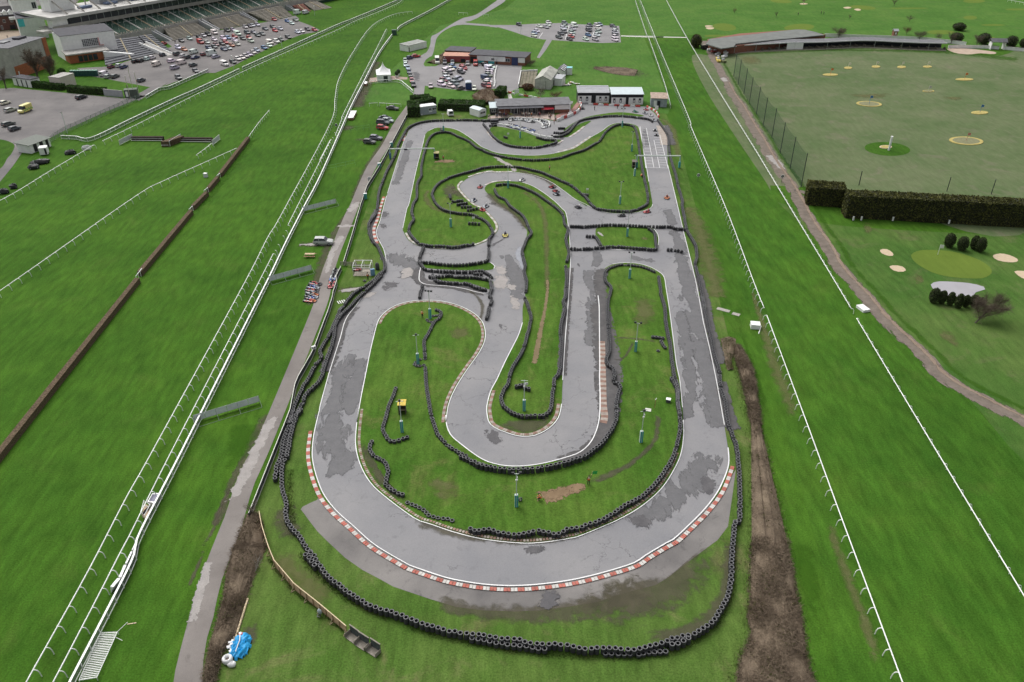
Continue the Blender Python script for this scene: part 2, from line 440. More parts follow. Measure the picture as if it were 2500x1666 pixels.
strip('lane_edge_mud', cC((1450,150),(1150,620),(960,1180),(880,1500)), [1.5,2,2], .022, m_mud)
strip('lane_edge_mud', cK((900,40),(640,560),(500,850),(300,1400)), [1.6,1.2,1.6], .022, m_mud)
strip('tyre_ruts', cK((480,900),(380,1100),(300,1350),(180,1567)), [.5,.6], .022, m_mud)
strip('tyre_ruts', cL((180,60),(70,320),(0,520)), [.5,.6], .022, m_mud)
strip('dirt_pull_in', cC((700,660),(950,655),(1200,650)), [2.6,2.8,3], .024, m_mud)
strip('dirt_pull_in', cC((700,660),(950,655),(1200,650)), [1.0,1.4,2], .026, m_pale)
strip('dirt_pull_in', cA((470,675),(700,680),(930,680)), [2,3,4], .024, m_mud)
strip('dirt_path', cC((1240,1300),(1500,1270),(1640,1240)), [3,3,2.6], .03, m_mud)
strip('dirt_path', cC((1240,1300),(1500,1270),(1640,1240)), [1.6,1.8,1.6], .033, m_pale)
strip('rail_side_path', cU((680,840),(560,1100),(400,1480)), [4,4.5,5], .024, m_mud)
strip('rail_side_path', cA((560,20),(500,220)), [4.5,4.5], .024, m_mud)
strip('rail_side_path', cA((400,480),(360,560)), [4.5,4], .024, m_mud)
sheet('upper_car_park', cS((1050,935),(1440,915),(1540,905),(2352,640))+cT((0,560),(1000,375),(1500,285),(1800,215),(1850,260),(1840,290),(2000,350),(2130,410),(2100,440),(1900,470),(1650,560),(1400,680),(1150,800),(960,900),(700,1000),(500,1000),(0,1180))+cS((2300,1130),(1900,1380),(1700,1290),(2050,1200),(1700,1130),(1300,1070)), .03, a_lot, False, label='tarmac car park below the grandstand', cat='car park')
sheet('lower_car_park', cY((-900,150),(180,85),(440,110),(1400,200),(1700,230),(1920,190),(2000,190),(1700,310),(1400,430),(900,660),(700,760),(560,790),(350,900),(180,1150),(0,1370),(-900,1900)), .03, a_lot, False, label='half empty tarmac yard at the left edge', cat='car park')
sheet('grass', cY((-400,760),(0,790),(150,830),(200,880),(160,980),(100,1050),(0,1190),(-300,1300)), .05, g_course, True)
sheet('mid_car_park', cU((1080,800),(1260,770),(1350,720),(1400,690),(1450,700),(1410,770),(1340,820),(1310,880),(1330,912),(1470,910),(1560,870),(2352,872))+cV((420,890),(400,1000),(370,1210),(250,1260),(150,1200),(0,1220))+cU((1900,1245),(1500,1200),(1330,1175),(1310,1320),(1165,1325),(1190,1190),(1150,1060),(1060,900)), .03, a_lot2, False, label='grey tarmac car park in front of the long brick building', cat='car park')
patch('asphalt_stain', cU((1180,980),(1260,1010),(1240,1110),(1180,1090)), .04, m_stain)
sheet('far_car_park', cV((-20,345),(320,345),(560,330),(940,318),(1300,340),(1745,358),(1770,582),(1500,592),(1000,562),(700,542),(520,512),(250,422),(100,377),(-20,372)), .03, a_lot2, False, label='far tarmac car park in the middle of the course', cat='car park')
sheet('drive', cU((2420,-60),(2050,190),(1850,250),(1650,360),(1500,460),(1420,500),(1400,620),(1350,720),(1280,790),(1410,780),(1450,700),(1470,600),(1500,510),(1600,420),(1750,352),(1900,342),(2352,377))+cV((0,375),(0,343))+cU((1870,310),(1980,280),(2150,190),(2420,20)), .034, a_lot2, True, 4, label='narrow tarmac drive winding to the far car park', cat='road')
sheet('footpath', cV((750,545),(690,660),(620,790),(655,800),(740,690),(830,548)), .03, a_lot2, False)
sheet('footpath', cV((1770,487),(2120,500),(2352,505),(2352,515),(2120,513),(1770,500)), .03, m_wk, False)
sheet('footpath', cW((0,502),(430,510),(430,520),(0,514)), .03, m_wk, False)
sheet('footpath', c8((100,860),(190,860),(250,1040),(130,1040)), .03, m_wk, False)
strip('footpath', c8((960,1000),(1300,1050),(1800,1075)), [2.6,2.6], .03, a_lot2)
# dirt track on the right
TRK = cW((660,560),(790,790),(930,1040),(1060,1290),(1230,1567))+c2((1170,210),(1290,420),(1440,660),(1560,880),(1670,1050),(1800,1230),(1920,1420))+FF((1862,510))+cP((95,0),(195,200),(360,400),(540,590),(700,790),(910,1000),(1170,1240),(1500,1567))+FF((2400,990))
m_trk = ragged_mat('dirt_track_surface', (.125,.105,.088), (.215,.18,.152), 0.5, 0.95, 0.1, 0.1, dens=0.85, stretch=(1,.3,1))
strip('dirt_track', TRK, [3.2,3.0,3.0,3.6,3.8,3.2,3.0,3.0,3.0], .028, m_trk, 3, False, label='pinkish dirt track running down past the golf course', cat='road')
strip('dirt_track', c2((1540,880),(1650,980),(1740,1100)), [3,3.4,2], .034, m_pale)
strip('dirt_track', cW((920,1060),(960,1120)), [3,3], .034, m_pale)
strip('dirt_track', c2((1900,1390),(2040,1400),(2120,1440)), [3,2.4,2], .03, m_trk)
strip('worn_wheel_line', offset(resample(TRK, 4), 1.0)[20:], [.9,.9], .034, ragged_mat('wheel_line', (.20,.15,.115), (.27,.21,.16), 0.5, 0.95, 0.1, 0.2, dens=0.6))
strip('grass', offset(resample(TRK, 5), 3.2), [1.4,1.4], .036, m_lush)

# ---- kart circuit
LEFT_UP = cM((0,455))+cK((2150,1567),(1900,1350),(1700,1170),(1560,990),(1480,800),(1430,600),(1425,450),(1450,250),(1510,0))+cH((380,1400),(410,1280),(460,1100),(500,960),(560,770),(620,580),(660,430),(710,330),(800,220),(870,115))
CHIC = cC((1890,1060),(1920,900),(1890,740),(1840,640),(1800,560),(1790,470),(1840,330),(1890,130),(1925,0))
LEFT_TOP = cA((930,1420),(985,1240),(1050,1030),(1110,840),(1150,720),(1185,640))
TOPO = cA((1215,560),(1290,500),(1400,455),(1550,430),(1700,420),(2000,420),(2200,430),(2350,440))
PIT = cB((100,470),(300,435),(420,430),(600,440),(850,470),(900,480),(1000,400),(1120,330),(1170,290),(1110,250),(1250,255),(1940,300),(1960,310),(2040,370),(2100,440),(2110,500),(2150,560),(2190,640),(2200,760))
RIGHT = cB((2205,1000),(2240,1140),(2290,1350),(2330,1520))+cE((1720,340),(1810,700),(1905,1100),(1985,1530))+cG((1680,320),(1760,660),(1840,1050),(1920,1500))
HAIR = FF((1672,1030),(1673,1070))+cJ((2352,1045),(2280,1165),(2180,1290),(2040,1430),(1900,1560))+cN((300,240),(100,360))+cM((2150,430),(1900,510),(1600,585),(1300,630),(1000,650),(700,635),(400,585),(200,525),(0,455))
sheet('run_off_apron', cK((1500,1000),(1480,1040),(1400,1075),(1310,1120),(1290,1150),(1330,1200),(1380,1270),(1480,1400),(1600,1520))+cL((1800,140),(2000,280),(2200,385),(2352,470))+cM((200,775),(450,850),(700,882),(1000,892),(1250,882),(1500,850),(1800,800),(2100,705),(2352,640))+cN((300,580),(600,350),(790,210),(890,80))+FF((1682,1140),(1690,1080),(1640,1150),(1450,1300),(1200,1330),(900,1280)), .03, a_apron, False, label='stained concrete run off outside the hairpin')
patch('trodden_mud', cN((-350,640),(0,560),(300,560),(600,330),(760,330),(720,560),(500,800),(250,950),(-150,1020),(-500,900)), .036, m_mud, 0.7)
strip('trodden_mud', cM((250,800),(600,890),(1000,915),(1400,900),(1800,830),(2300,680)), [2.2,2.4,3,4,5], .034, m_mud)
strip('trodden_mud', cN((900,200),(910,400),(880,640),(800,850),(600,1040),(350,1120),(100,1170)), [2,1.6,2,2], .034, m_mud)
sheet('track', LEFT_UP+CHIC+LEFT_TOP+TOPO+PIT+RIGHT+HAIR, .05, a_track, False, label='light grey tarmac of the kart circuit', cat='race track')

def isl(name, *seg): return sheet(name, [p for s in seg for p in s], .095, g_in, True, 1.2)
I1a = cA((1440,625),(1400,800),(1345,1010),(1290,1250),(1225,1560))+cD((75,400),(20,660))
I1b = cD((40,730),(100,830),(200,890),(320,925),(470,945),(650,950),(850,930),(1000,900),(1120,860),(1210,810),(1270,750),(1320,690),(1325,630),(1290,560),(1220,480),(1130,390),(1020,340),(920,260),(850,185),(800,120),(800,70),(850,20))
I1c = cA((2050,1200),(2200,1150),(2350,1120))+cB((120,1090),(350,1085),(470,1100),(620,1130),(800,1200),(950,1300),(1100,1410),(1250,1500))+cE((390,0),(500,60),(650,110),(850,130),(1050,120),(1200,85),(1290,45),(1305,0))
I1d = cB((1980,1200),(1930,900),(1880,620),(1860,550))
I1e = cB((1800,515),(1740,500),(1620,495),(1520,520),(1420,590),(1300,660),(1180,740),(1080,800),(900,850),(700,880),(500,885),(300,870),(150,850),(0,790))+cA((2200,770),(2060,660),(1900,560),(1750,520),(1600,520),(1500,560))
isl('infield_grass', I1a, I1b, I1c, I1d, I1e)
I2a = cB((70,600),(150,690),(300,755),(500,780),(700,775),(860,740),(930,700))
isl('infield_grass', cB((160,535),(100,545)), I2a, cB((800,692),(660,665),(500,605),(330,565)))
I3a = cD((1140,140),(1200,210),(1310,320),(1430,400),(1540,480),(1620,560),(1670,640))
I3b = cF((1655,780),(1600,950),(1500,1150),(1400,1350),(1300,1567))+cI((1500,160),(1460,300),(1450,400),(1480,540),(1560,600),(1680,650),(1820,690),(1960,690),(2080,650),(2200,570),(2280,460),(2310,320))
I3c = cF((2205,1567),(2240,1000),(2280,500),(2310,0))+cD((2310,1000),(2290,700),(2250,460),(2200,400),(2100,300),(1960,190),(1800,90),(1650,35))
I3d = cD((1500,20),(1350,25),(1250,40),(1160,80))
isl('infield_grass', I3a, cD((1720,700),(1690,850),(1650,930),(1660,1050),(1690,1150),(1680,1250),(1710,1350))+cF((1690,200),(1690,440),(1660,550),(1655,680)), I3b, I3c, I3d)
isl('infield_grass', cE((570,312),(900,306),(1240,312),(1335,340),(1380,420),(1385,550),(1345,612),(1100,610),(700,585),(600,555),(540,450),(525,390)))
I5a = cE((570,1100),(580,950),(650,880),(760,820),(900,800),(1100,810),(1250,850),(1370,910),(1460,990),(1490,1150),(1530,1400))+cG((1300,250),(1340,560),(1370,800),(1410,1000),(1440,1300))
I5b = cJ((1990,420),(1995,560),(1970,740),(1900,900),(1780,1080),(1600,1240),(1400,1360),(1200,1450),(980,1540))+cM((1600,185),(1400,220),(1150,245),(900,230),(650,195),(400,130),(200,60),(40,0))+cK((2200,960),(2050,790),(1960,600),(1920,400),(1930,200),(1955,0))
I5c = cH((805,1567),(850,1300),(900,1050),(960,750),(1000,580),(1040,430),(1090,340),(1200,250),(1350,190),(1530,165),(1750,170),(1950,215),(2130,300),(2240,400),(2280,520),(2270,640),(2200,780),(2100,920),(1980,1100),(1900,1250),(1850,1400),(1830,1567))
I5d = cI((980,450),(995,580),(1050,690),(1180,800),(1300,890),(1430,970),(1600,1020),(1760,1035),(1950,1025),(2150,990),(2352,935))+cJ((1000,730),(1100,640),(1160,520),(1190,380),(1195,200),(1190,0))+cG((490,800),(485,300),(480,100))+cE((575,1400),(560,1250))
isl('infield_grass', I5a, I5b, I5c, I5d)
isl('infield_grass', cD((290,1150),(600,1165),(1000,1150),(1210,1130),(1280,1185),(1200,1235),(800,1235),(320,1205)))
isl('infield_grass', cD((470,1340),(800,1335),(1220,1360),(1205,1500),(960,1420),(600,1385)))
isl('infield_grass', cB((960,590),(1010,540),(1180,445),(1400,392),(1650,368),(1895,400),(1890,418),(1560,404),(1380,425),(1210,460),(1110,520),(1030,590)))
isl('infield_grass', cB((870,660),(1000,620),(1080,560),(1180,495),(1290,470),(1210,535),(1100,610),(1020,662)))
for nm, wd, pts in (
  ('run_off_tarmac', [3.2,3.6,3.8,4.2,4.2,3.6,2.6,2.0,1.8], cE((590,1330),(600,1560))+cG((520,300),(560,620),(590,860),(590,1060),(600,1250),(590,1450))+cJ((1270,420),(1200,580),(1080,700),(950,770),(780,820))),
  ('run_off_tarmac', [2.6,2.4,2.2,2], cE((610,880),(590,1020),(600,1200),(620,1400))),
  ('run_off_tarmac', [2.2,2.6,2.4,2], cD((240,1210),(230,1340),(330,1420),(640,1440),(930,1510),(1150,1550))),
  ('run_off_tarmac', [2,2,2.2], cH((780,230),(640,420),(560,700),(440,1000))),
  ('run_off_tarmac', [1.6,1.8,1.8,2], cG((1880,1000),(1920,1180),(1960,1350),(2040,1567))),
  ('run_off_tarmac', [1.6,1.6,1.6,2.6], cE((1930,950),(1980,1150),(2040,1350),(2070,1560))+cG((1790,520),(1870,800))),
  ('run_off_tarmac', [3,3.2,4], cB((2150,520),(2190,620),(2220,760))),
  ('run_off_tarmac', [1.5,1.5], cF((2300,30),(2270,420),(2220,1000),(2190,1500))),
  ('run_off_tarmac', [1.5,2,2], cC((1800,180),(1740,350),(1730,500),(1790,640))),
  ): strip(nm, pts, wd, .10, a_dark, label='dark run off tarmac beside the tyres')
for pts in (cD((560,130),(640,60),(740,100),(740,220),(640,260)), cI((1560,560),(1800,500),(2050,500),(2220,460),(2200,560),(1960,670),(1760,660)), cI((-10,780),(100,850),(250,1120),(420,1330),(560,1450),(300,1330),(80,1060)), cD((700,60),(760,130),(880,240),(820,260),(700,180))):
    patch('trodden_mud', pts, .10, m_mud, 0.7)
strip('trodden_mud', cD((1180,180),(1320,330),(1480,420),(1620,540),(1720,680)), [2.4,2.4,2,2], .10, m_mud)
strip('trodden_mud', cB((900,1280),(700,1150),(500,1090),(400,1060)), [1.5,2,2], .10, m_mud)
strip('trodden_mud', cM((40,30),(300,110),(700,190),(1200,215),(1600,150)), [1.6,1.8,1.6], .10, m_mud)
strip('trodden_mud', cF((900,330),(1030,420),(1110,560),(1060,800)), [.8,.8], .10, m_mud)
strip('bare_dirt', cB((130,890),(220,950),(330,1020),(390,1090)), [1.7,1.7], .102, m_pale)
strip('bare_dirt', cJ((585,1180),(700,1150),(900,1090),(1080,1030)), [2.2,2.8,2.0,1.8], .102, m_dirt)
strip('bare_dirt', cJ((640,1165),(800,1120),(950,1080)), [1.6,1.8,1.2], .105, m_dirt)
strip('bare_dirt', cJ((1080,1030),(1300,940),(1500,830),(1650,700),(1730,580),(1750,370)), [1.6,1.1,.9,.9,1.0], .102, m_mud)
strip('bare_dirt', cF((1990,180),(2000,300),(1960,600),(1880,1000),(1820,1350)), [.5,.6,.8,1.0], .102, ragged_mat('path_soil', (.16,.125,.07), (.22,.17,.10), 1.2, 0.95, 0.1, 0.1, dens=0.8))
strip('worn_turf', cD((1650,160),(1850,300),(1950,500),(1980,800),(1990,1200),(1990,1550)), [1.5,1.5,1.2], .10, m_worn)
strip('worn_turf', cD((380,130),(330,230),(400,360),(560,440),(700,470)), [1.2,1.8,1.2], .10, m_worn)
strip('bare_dirt', cG((630,500),(760,500),(900,510),(1050,530),(1180,550)), [.5,.6,.6], .102, m_mud)
strip('bare_dirt', cG((610,755),(730,755),(800,690),(850,600),(880,530)), [.4,.6,.6], .102, m_mud)
patch('bare_dirt', cE((530,380),(570,370),(660,450),(630,450)), .102, m_pale)
patch('bare_dirt', cE((1130,460),(1200,440),(1270,470),(1190,500)), .102, m_worn)
patch('bare_dirt', cA((1560,990),(1660,960),(1800,960),(1880,985),(1700,1000)), .102, m_dirt)
patch('worn_turf', cI((800,1180),(1000,1180),(1150,1280),(1000,1420),(820,1330)), .10, m_worn)
patch('worn_turf', cF((650,880),(900,830),(950,980),(700,1000)), .10, m_worn)
patch('worn_turf', cG((900,50),(1100,50),(1120,300),(900,350)), .10, m_worn)
strip('worn_turf', cB((2130,440),(2260,560),(2290,700),(2330,900)), [2,2.6,2], .03, m_worn)
strip('worn_turf', cE((1780,20),(1930,300),(2010,560),(2120,950),(2200,1300)), [4,5,5,4], .03, m_worn)
strip('worn_turf', cO((640,60),(800,560),(900,900),(980,1100),(1130,1500)), [.8,1.4,2.4,2.6,1.8], .03, m_worn)
strip('worn_turf', cN((1850,40),(1950,330),(2090,700),(2200,1000),(2330,1400)), [1.4,1.4,1.4], .03, m_worn)
strip('worn_turf', cL((950,100),(1100,200),(1350,440),(1700,640)), [3.5,3.5,3], .03, m_worn)
strip('trodden_mud', cK((1080,1100),(1110,1300),(1250,1480)), [3,3], .03, m_mud)
patch('trodden_mud', cL((620,950),(780,900),(820,980),(720,1200),(650,1180)), .03, m_mud)
for pts in (cK((500,200),(800,120),(700,500),(450,700)), cN((1480,200),(1700,300),(1800,900),(1640,900)), cO((500,500),(640,800),(800,1300),(760,1500),(640,1000))):
    patch('lush_turf', pts, .028, m_lush)
strip('worn_turf', cZ((1240,560),(1000,850),(800,1150),(500,1500)), [2,2.4,2], .03, m_lush)
# damp asphalt and stains
m_wetb = m_wet
for wd, pts in (
  ([4.4,4.6,5,5.2,4.4], cH((760,760),(690,960),(620,1200),(570,1400),(520,1567))+cK((1680,250),(1720,500),(1800,760))),
  ([4,3.6], cH((860,800),(800,1000),(760,1250),(720,1500))),
  ([2.4,3,3.6,4.6,5.0,5.2,4.6,4.6], cE((1580,330),(1660,520),(1700,760),(1760,980),(1830,1250),(1880,1520))+cG((1560,200),(1640,500),(1690,800),(1740,1100),(1830,1500))+cJ((2300,250),(2330,500))),
  ([2,2.6,2.6,2.8], cG((1400,180),(1470,480),(1520,800),(1540,1100),(1560,1400))+cJ((2030,250),(2040,420))),
  ([3.4,4,4.4,4.2,3], cJ((2260,720),(2150,900),(2020,1060),(1850,1190),(1650,1320),(1500,1420))),
  ([2.2,2.6,3.0,2.6], cE((440,900),(450,1150),(480,1400),(480,1560))+cG((410,120),(420,380),(360,600))),
  ([3,4,4,3.4], cD((1440,1020),(1540,1150),(1560,1350),(1570,1567))+cF((1540,100),(1600,300),(1600,480))),
  ([4,4], cD((60,1050),(150,1180),(100,1350))),
  ([5,5], cC((1960,790),(2150,900),(2280,1020))),
  ([2.4,2.4], cE((1500,60),(1560,180),(1560,290))),
  ([1.6,2], cE((1000,720),(1200,760),(1350,770))),
  ([2,2], cE((560,640),(560,760),(540,860))),
  ([2,2.2], cA((1250,680),(1180,900),(1080,1180),(1040,1300))),
  ([1.6,1.8], cB((1920,570),(1950,700),(1960,780))),
  ): strip('damp_patch', pts, wd, .058, m_wet, 1.2, label='darker damp asphalt')
for pts in (cI((1430,620),(1560,600),(1620,680),(1640,790),(1560,790),(1440,690)), cM((1060,280),(1300,270),(1290,350),(1150,360)), cM((2080,-20),(2300,-20),(2320,80),(2180,110)), cJ((2140,960),(2300,960),(2330,1060),(2180,1140)), cD((1180,330),(1280,300),(1300,340),(1200,350)), cD((1200,900),(1400,800),(1480,750),(1380,830),(1250,910)), cF((1330,790),(1380,780),(1370,870),(1340,860)), cE((270,790),(310,800),(310,860),(280,850)), cC((1880,1180),(2100,1170),(2050,1250),(1900,1290)), cM((1270,700),(1440,700),(1400,860),(1230,880)), cH((1000,480),(1040,440),(1060,520),(1000,600)), cB((1000,620),(900,770),(700,790),(880,700)), cC((1850,220),(1950,210),(1950,290),(1850,300)), cC((1830,380),(1920,370),(1920,440),(1850,440))):
    patch('asphalt_stain', pts, .06, m_stain)
patch('puddle', cD((1560,960),(1700,900),(1660,1100),(1690,1250),(1600,1150)), .062, ragged_mat('standing_water', (.20,.21,.24), (.26,.27,.30), 0.5, 0.12, 0.5, 0.03, dens=0.8), 0.8)
for pts in (cF((1270,140),(1440,120),(1430,330),(1290,340)), cF((1460,250),(1590,270),(1560,350),(1470,330)), cF((1480,400),(1620,480),(1610,600),(1500,560)), cD((1290,1180),(1430,1190),(1430,1300),(1320,1300)), cH((900,80),(1050,60),(980,120),(860,150)), cD((0,1240),(150,1180),(180,1300),(0,1380))):
    patch('pale_concrete', pts, .06, m_pale)
# ---- painted lines
mbl = MB()
def line(pts, wd=.16, z=.145, off=0.0):
    P = resample(pts, 1.0); ribbon(mbl, P, wd, z, off)
line(LEFT_UP[:],.13); line(CHIC,.11); line(LEFT_TOP,.11); line(HAIR, .17)
line(RIGHT, .13); line(I1a, .11); line(I1c[-18:], .12); line(I1d, .14); line(I1e, .12)
line(I3b, .15); line(I3c, .13); line(I5a[3:], .13); line(I5b, .13); line(I5c, .13); line(I5d, .17)
line(cE((1310,320),(1370,400),(1390,480),(1385,560)), .14); line(cD((1210,1130),(1265,1165),(1280,1190),(1265,1215)), .14)
line(cD((265,1200),(245,1290),(250,1390),(330,1430),(450,1445),(620,1455),(850,1490),(1000,1530),(1130,1558),(1180,1550)), .16)
line(cE((680,612),(800,622),(1000,626),(1180,626)), .14)
line(cB((1115+760,540),(1115+830,1040)), .14); line(cB((2110,640),(2150,800),(2210,1040)), .14)
# starting grid
gx = lambda a, b: line(cB(a, b), .13, .147)
gx((1950,1030),(2210,1040)); gx((1950,560),(2040,1030)); gx((2040,700),(2110,1035))
for i, yy in enumerate(range(590, 1020, 36)):
    gx((1890+(yy-560)*.13, yy), (1958+(yy-560)*.17, yy+3))
for yy in range(640, 1020, 30): gx((2050+(yy-700)*.2, yy), (2118+(yy-640)*.21, yy+3))
for p in ((cU, (1990,920),(1975,1000)), ): pass
line(cV((1060,350),(1010,540)), .25, .05); line(cV((700,450),(650,520)), .25, .05); line(cV((1400,440),(1370,520)), .25, .05)
mbl.attr = [1.0]*len(mbl.v)
struct(mbl.build('track_lines', m_line), 'white painted edge lines and starting grid of the kart circuit', 'road marking')
# ---- kerbs
def kerb(pts, width, off, block, mats, h=.05, gap=0.12, nm='kerb', label=None):
    P = resample(pts, block); nn = normals(P); mb = MB()
    for i in range(len(P)-1):
        a, b = P[i], P[i+1]; na, nb = nn[i], nn[i+1]
        g0, g1 = gap/2, 1-gap/2
        def q(t, o, z):
            px_, py_ = a[0]+(b[0]-a[0])*t, a[1]+(b[1]-a[1])*t
            nx, ny = na[0]+(nb[0]-na[0])*t, na[1]+(nb[1]-na[1])*t
            return (px_+nx*o, py_+ny*o, z)
        o0, o1 = off-width/2, off+width/2
        z0 = .09
        mb.hexa([q(g0,o0,z0),q(g1,o0,z0),q(g1,o1,z0),q(g0,o1,z0)], [q(g0,o0,z0+h),q(g1,o0,z0+h),q(g1,o1,z0+h+.01),q(g0,o1,z0+h+.01)], (i//2) % 2)
    return struct(mb.build(nm, mats), label, 'kerb')
RW = [m_red, m_wk]; BW = [m_brick, m_brickw]
kerb(HAIR[1:], .56, .62, .42, RW, label='bright red and white kerb round the outside of the hairpin')
kerb(LEFT_UP[:9], .56, .62, .42, RW, label='red and white kerb up the left of the hairpin')
kerb(I5b[2:], .42, -.55, .45, BW, .03, .3, label='faded red and white kerb inside the hairpin')
kerb(I5c[5:], .5, -.5, .36, BW, .05, .14, label='worn brick kerb round the top of the left infield')
kerb(I3b[5:], .55, .5, .4, BW, .05, .14, label='worn brick kerb round the tail of the long island')
kerb(cG((515,540),(520,800),(525,1000),(530,1250),(545,1400),(530,1480)), 1.15, 0, .36, BW, .05, .14, label='wide worn brick kerb right of the straight')
kerb(cC((1890,10),(1850,130),(1800,320),(1755,440),(1760,540),(1800,650)), .7, 0, .6, RW, label='red and white kerb left of the chicane')
kerb(I1b[:11], .5, .4, .7, [m_wk, m_brickw], label='pale kerb round the bottom of the left lobe')
kerb(I1b[10:], .55, .4, .7, [m_brickw, m_wk], label='pale kerb along the inside of the S bend')
kerb(I1c[:5], .6, .5, .8, [m_wk, m_brickw]); kerb(I2a, .6, -.6, .9, [m_brickw, m_wk]); kerb(I3d[:], .6, -.4, .9, [m_wk, m_brickw])
kerb(cB((1030,665),(1130,600),(1210,535)), .7, 0, .8, [m_wk, m_brickw]); kerb(I1e[5:9], .6, -.5, .8, [m_wk, m_brickw])
kerb(cA((1145,700),(1170,600),(1205,540)), .7, 0, .8, RW)
kerb(cB((2115,530),(2150,640),(2170,760)), 2.6, 0, .9, [m_brickw, m_brickw], .04, .1, label='pink brick pad right of the starting grid')
# ---- golf and range ground features
def ell(c, px0, px1, py0, py1, n=20, tilt=0.0):
    cx, cy, rx, ry = (px0+px1)/2, (py0+py1)/2, (px1-px0)/2, (py1-py0)/2
    pts = []
    for i in range(n):
        a = 2*PI*i/n; x = rx*math.cos(a); y = ry*math.sin(a)
        pts.append((cx+x, cy+y+tilt*x))
    return c(*pts)
def bunker(pts):
    sheet('bunker', pts, .05, m_sand, True, 1, label='pale sand bunker', cat='bunker')
sheet('putting_green', cP((1055,110),(1110,70),(1200,52),(1400,55),(1560,75),(1750,130),(1900,200),(1975,270),(1970,330),(1880,375),(1780,380),(1500,360),(1300,310),(1150,230),(1080,170)), .04, g_green, True, 1.5, label='smooth bright putting green above the pond', cat='green')
for pts in (cP((700,50),(760,38),(820,65),(855,105),(840,122),(780,118),(710,85)), cP((805,240),(860,228),(950,240),(995,275),(980,300),(900,302),(840,280)), cP((2000,110),(2080,92),(2180,110),(2270,150),(2280,185),(2180,195),(2060,175),(2000,140)), cP((2240,300),(2330,292),(2450,310),(2450,400),(2330,375)),
            cW((680,355),(740,350),(790,362),(700,372)), cW((690,380),(760,376),(805,385),(770,405),(710,400)), cX((275,90),(330,80),(370,92),(320,103)), cX((400,110),(450,102),(480,118),(440,126)), cW((1970,55),(2030,45),(2085,55),(2020,68))): bunker(pts)
for pts in (ell(cW, 780, 1105, 322, 426, tilt=.08), ell(cW, 1760, 2175, 330, 425, tilt=-.05), cW((670,490),(800,478),(1150,488),(900,505),(700,508)), ell(cW, 1570, 1870, -5, 45, tilt=.06), ell(cX, 350, 650, 65, 112, tilt=.08), ell(cX, 1650, 1905, -5, 38), ell(cX, 1655, 1815, 183, 228), ell(cX, 1230, 1560, 348, 398), ell(cX, 1850, 2145, 280, 300), ell(cX, 2130, 2400, 100, 122), ell(cX, 800, 1260, 90, 104), ell(cX, 1880, 2035, 425, 458)):
    sheet('putting_green', pts, .04, g_green, True, 3, label='pale green putting surface on the far golf course', cat='green')
sheet('grass', ell(c3, 520, 1045, 225, 380, tilt=.06), .04, g_course, True, 1.5)
m_water = M('pond_water', (.33,.32,.34), 0.25, 0.06, 0.3, spec=0.5)
sheet('pond', cP((1280,450),(1340,418),(1450,413),(1700,430),(1830,455),(1920,490),(1880,515),(1800,535),(1775,570),(1740,595),(1600,590),(1450,580),(1330,520)), .05, m_water, True, 1.5, label='still grey pond below the putting green', cat='pond')
sheet('sand_bank', cX((1470,565),(1600,555),(1800,570),(2020,600),(2000,625),(1850,615),(1720,628),(1560,610)), .04, M('pale_sand', (.42,.33,.26), .95, .12, .6, spec=.1), True, 2, label='bare sandy bank at the end of the bays')
for pts in (c3((500,1200),(560,1150),(620,1250),(560,1290)), cP((1350,960),(1550,1020),(1600,1180),(1400,1060)), cP((1100,330),(1200,350),(1180,450),(1090,420)), cX((330,1090),(550,1080),(800,1080),(700,1130),(420,1120)), cX((1420,1120),(1620,1110),(1640,1150),(1500,1150)), cW((1150,790),(1350,770),(1450,860),(1250,880))):
    patch('worn_turf', pts, .03, m_worn)
patch('scrub_patch', cV((1380,935),(1600,915),(1950,945),(2110,1010),(2000,1050),(1700,1030),(1450,975)), .05, m_mud, .8)
sheet('courtyard', c0((-400,800),(-100,760),(200,730),(560,740),(620,830),(560,960),(150,1000),(-400,1060)), .04, M('sandy_gravel', (.30,.24,.18), .95, .1, 1), False)
sheet('courtyard', c0((-600,1000),(200,1000),(300,1250),(150,1900),(-600,2050)), .035, a_lot, False)
sheet('grass', c0((-600,1120),(100,1115),(190,1180),(210,1280),(0,1400),(-600,1450)), .05, g_course, True, 2)
sheet('road', cS((-500,60),(0,130),(250,170),(600,60),(900,0),(1000,100),(1100,-100),(-500,-200)), .03, a_lot, False)
sheet('grass', cS((560,160),(860,90),(1020,110),(1020,190),(620,205)), .05, g_course, False)
sheet('grass', cS((-300,0),(0,0),(560,0),(900,-60),(400,-120),(-300,-120)), .05, g_golf, False)
# ================================================================ TYRES
m_tyre = M('tyre_rubber', (.030,.030,.033), 0.55, 0.35, 3.0, spec=0.5)
m_tyre2 = M('sky_sheen_tyre_rim', (.115,.115,.12), 0.6, 0.4, 2.5)  # sky reflection on the top sidewalls, painted in as a dusty grey
R_T, W_T = .335, .235
def tyre_prof(z):
    return [(.20,z+.03),(.20,z+W_T-.03),(.245,z+W_T-.004),(.30,z+W_T-.006),(R_T,z+W_T-.045),(R_T,z+.045),(.30,z+.006),(.245,z+.004)]
def stack_mb(n, lean=0.0, mb=None, c=(0,0,0), seg=16):
    mb = mb or MB()
    for k in range(n):
        ox, oy = random.uniform(-.015,.015), random.uniform(-.015,.015)
        pr = tyre_prof(k*W_T); o = len(mb.v); K = len(pr)
        for r, z in pr:
            for j in range(seg):
                a = 2*PI*j/seg; mb.v.append((c[0]+ox+r*math.cos(a), c[1]+oy+r*math.sin(a), c[2]+z))
        for i in range(K):
            for j in range(seg):
                i2 = (i+1) % K
                mb.f.append((o+i*seg+j, o+i2*seg+j, o+i2*seg+(j+1)%seg, o+i*seg+(j+1)%seg)[::-1])
                mb.m.append(1 if (k == n-1 and i in (1,2,3)) else 0)
    return mb
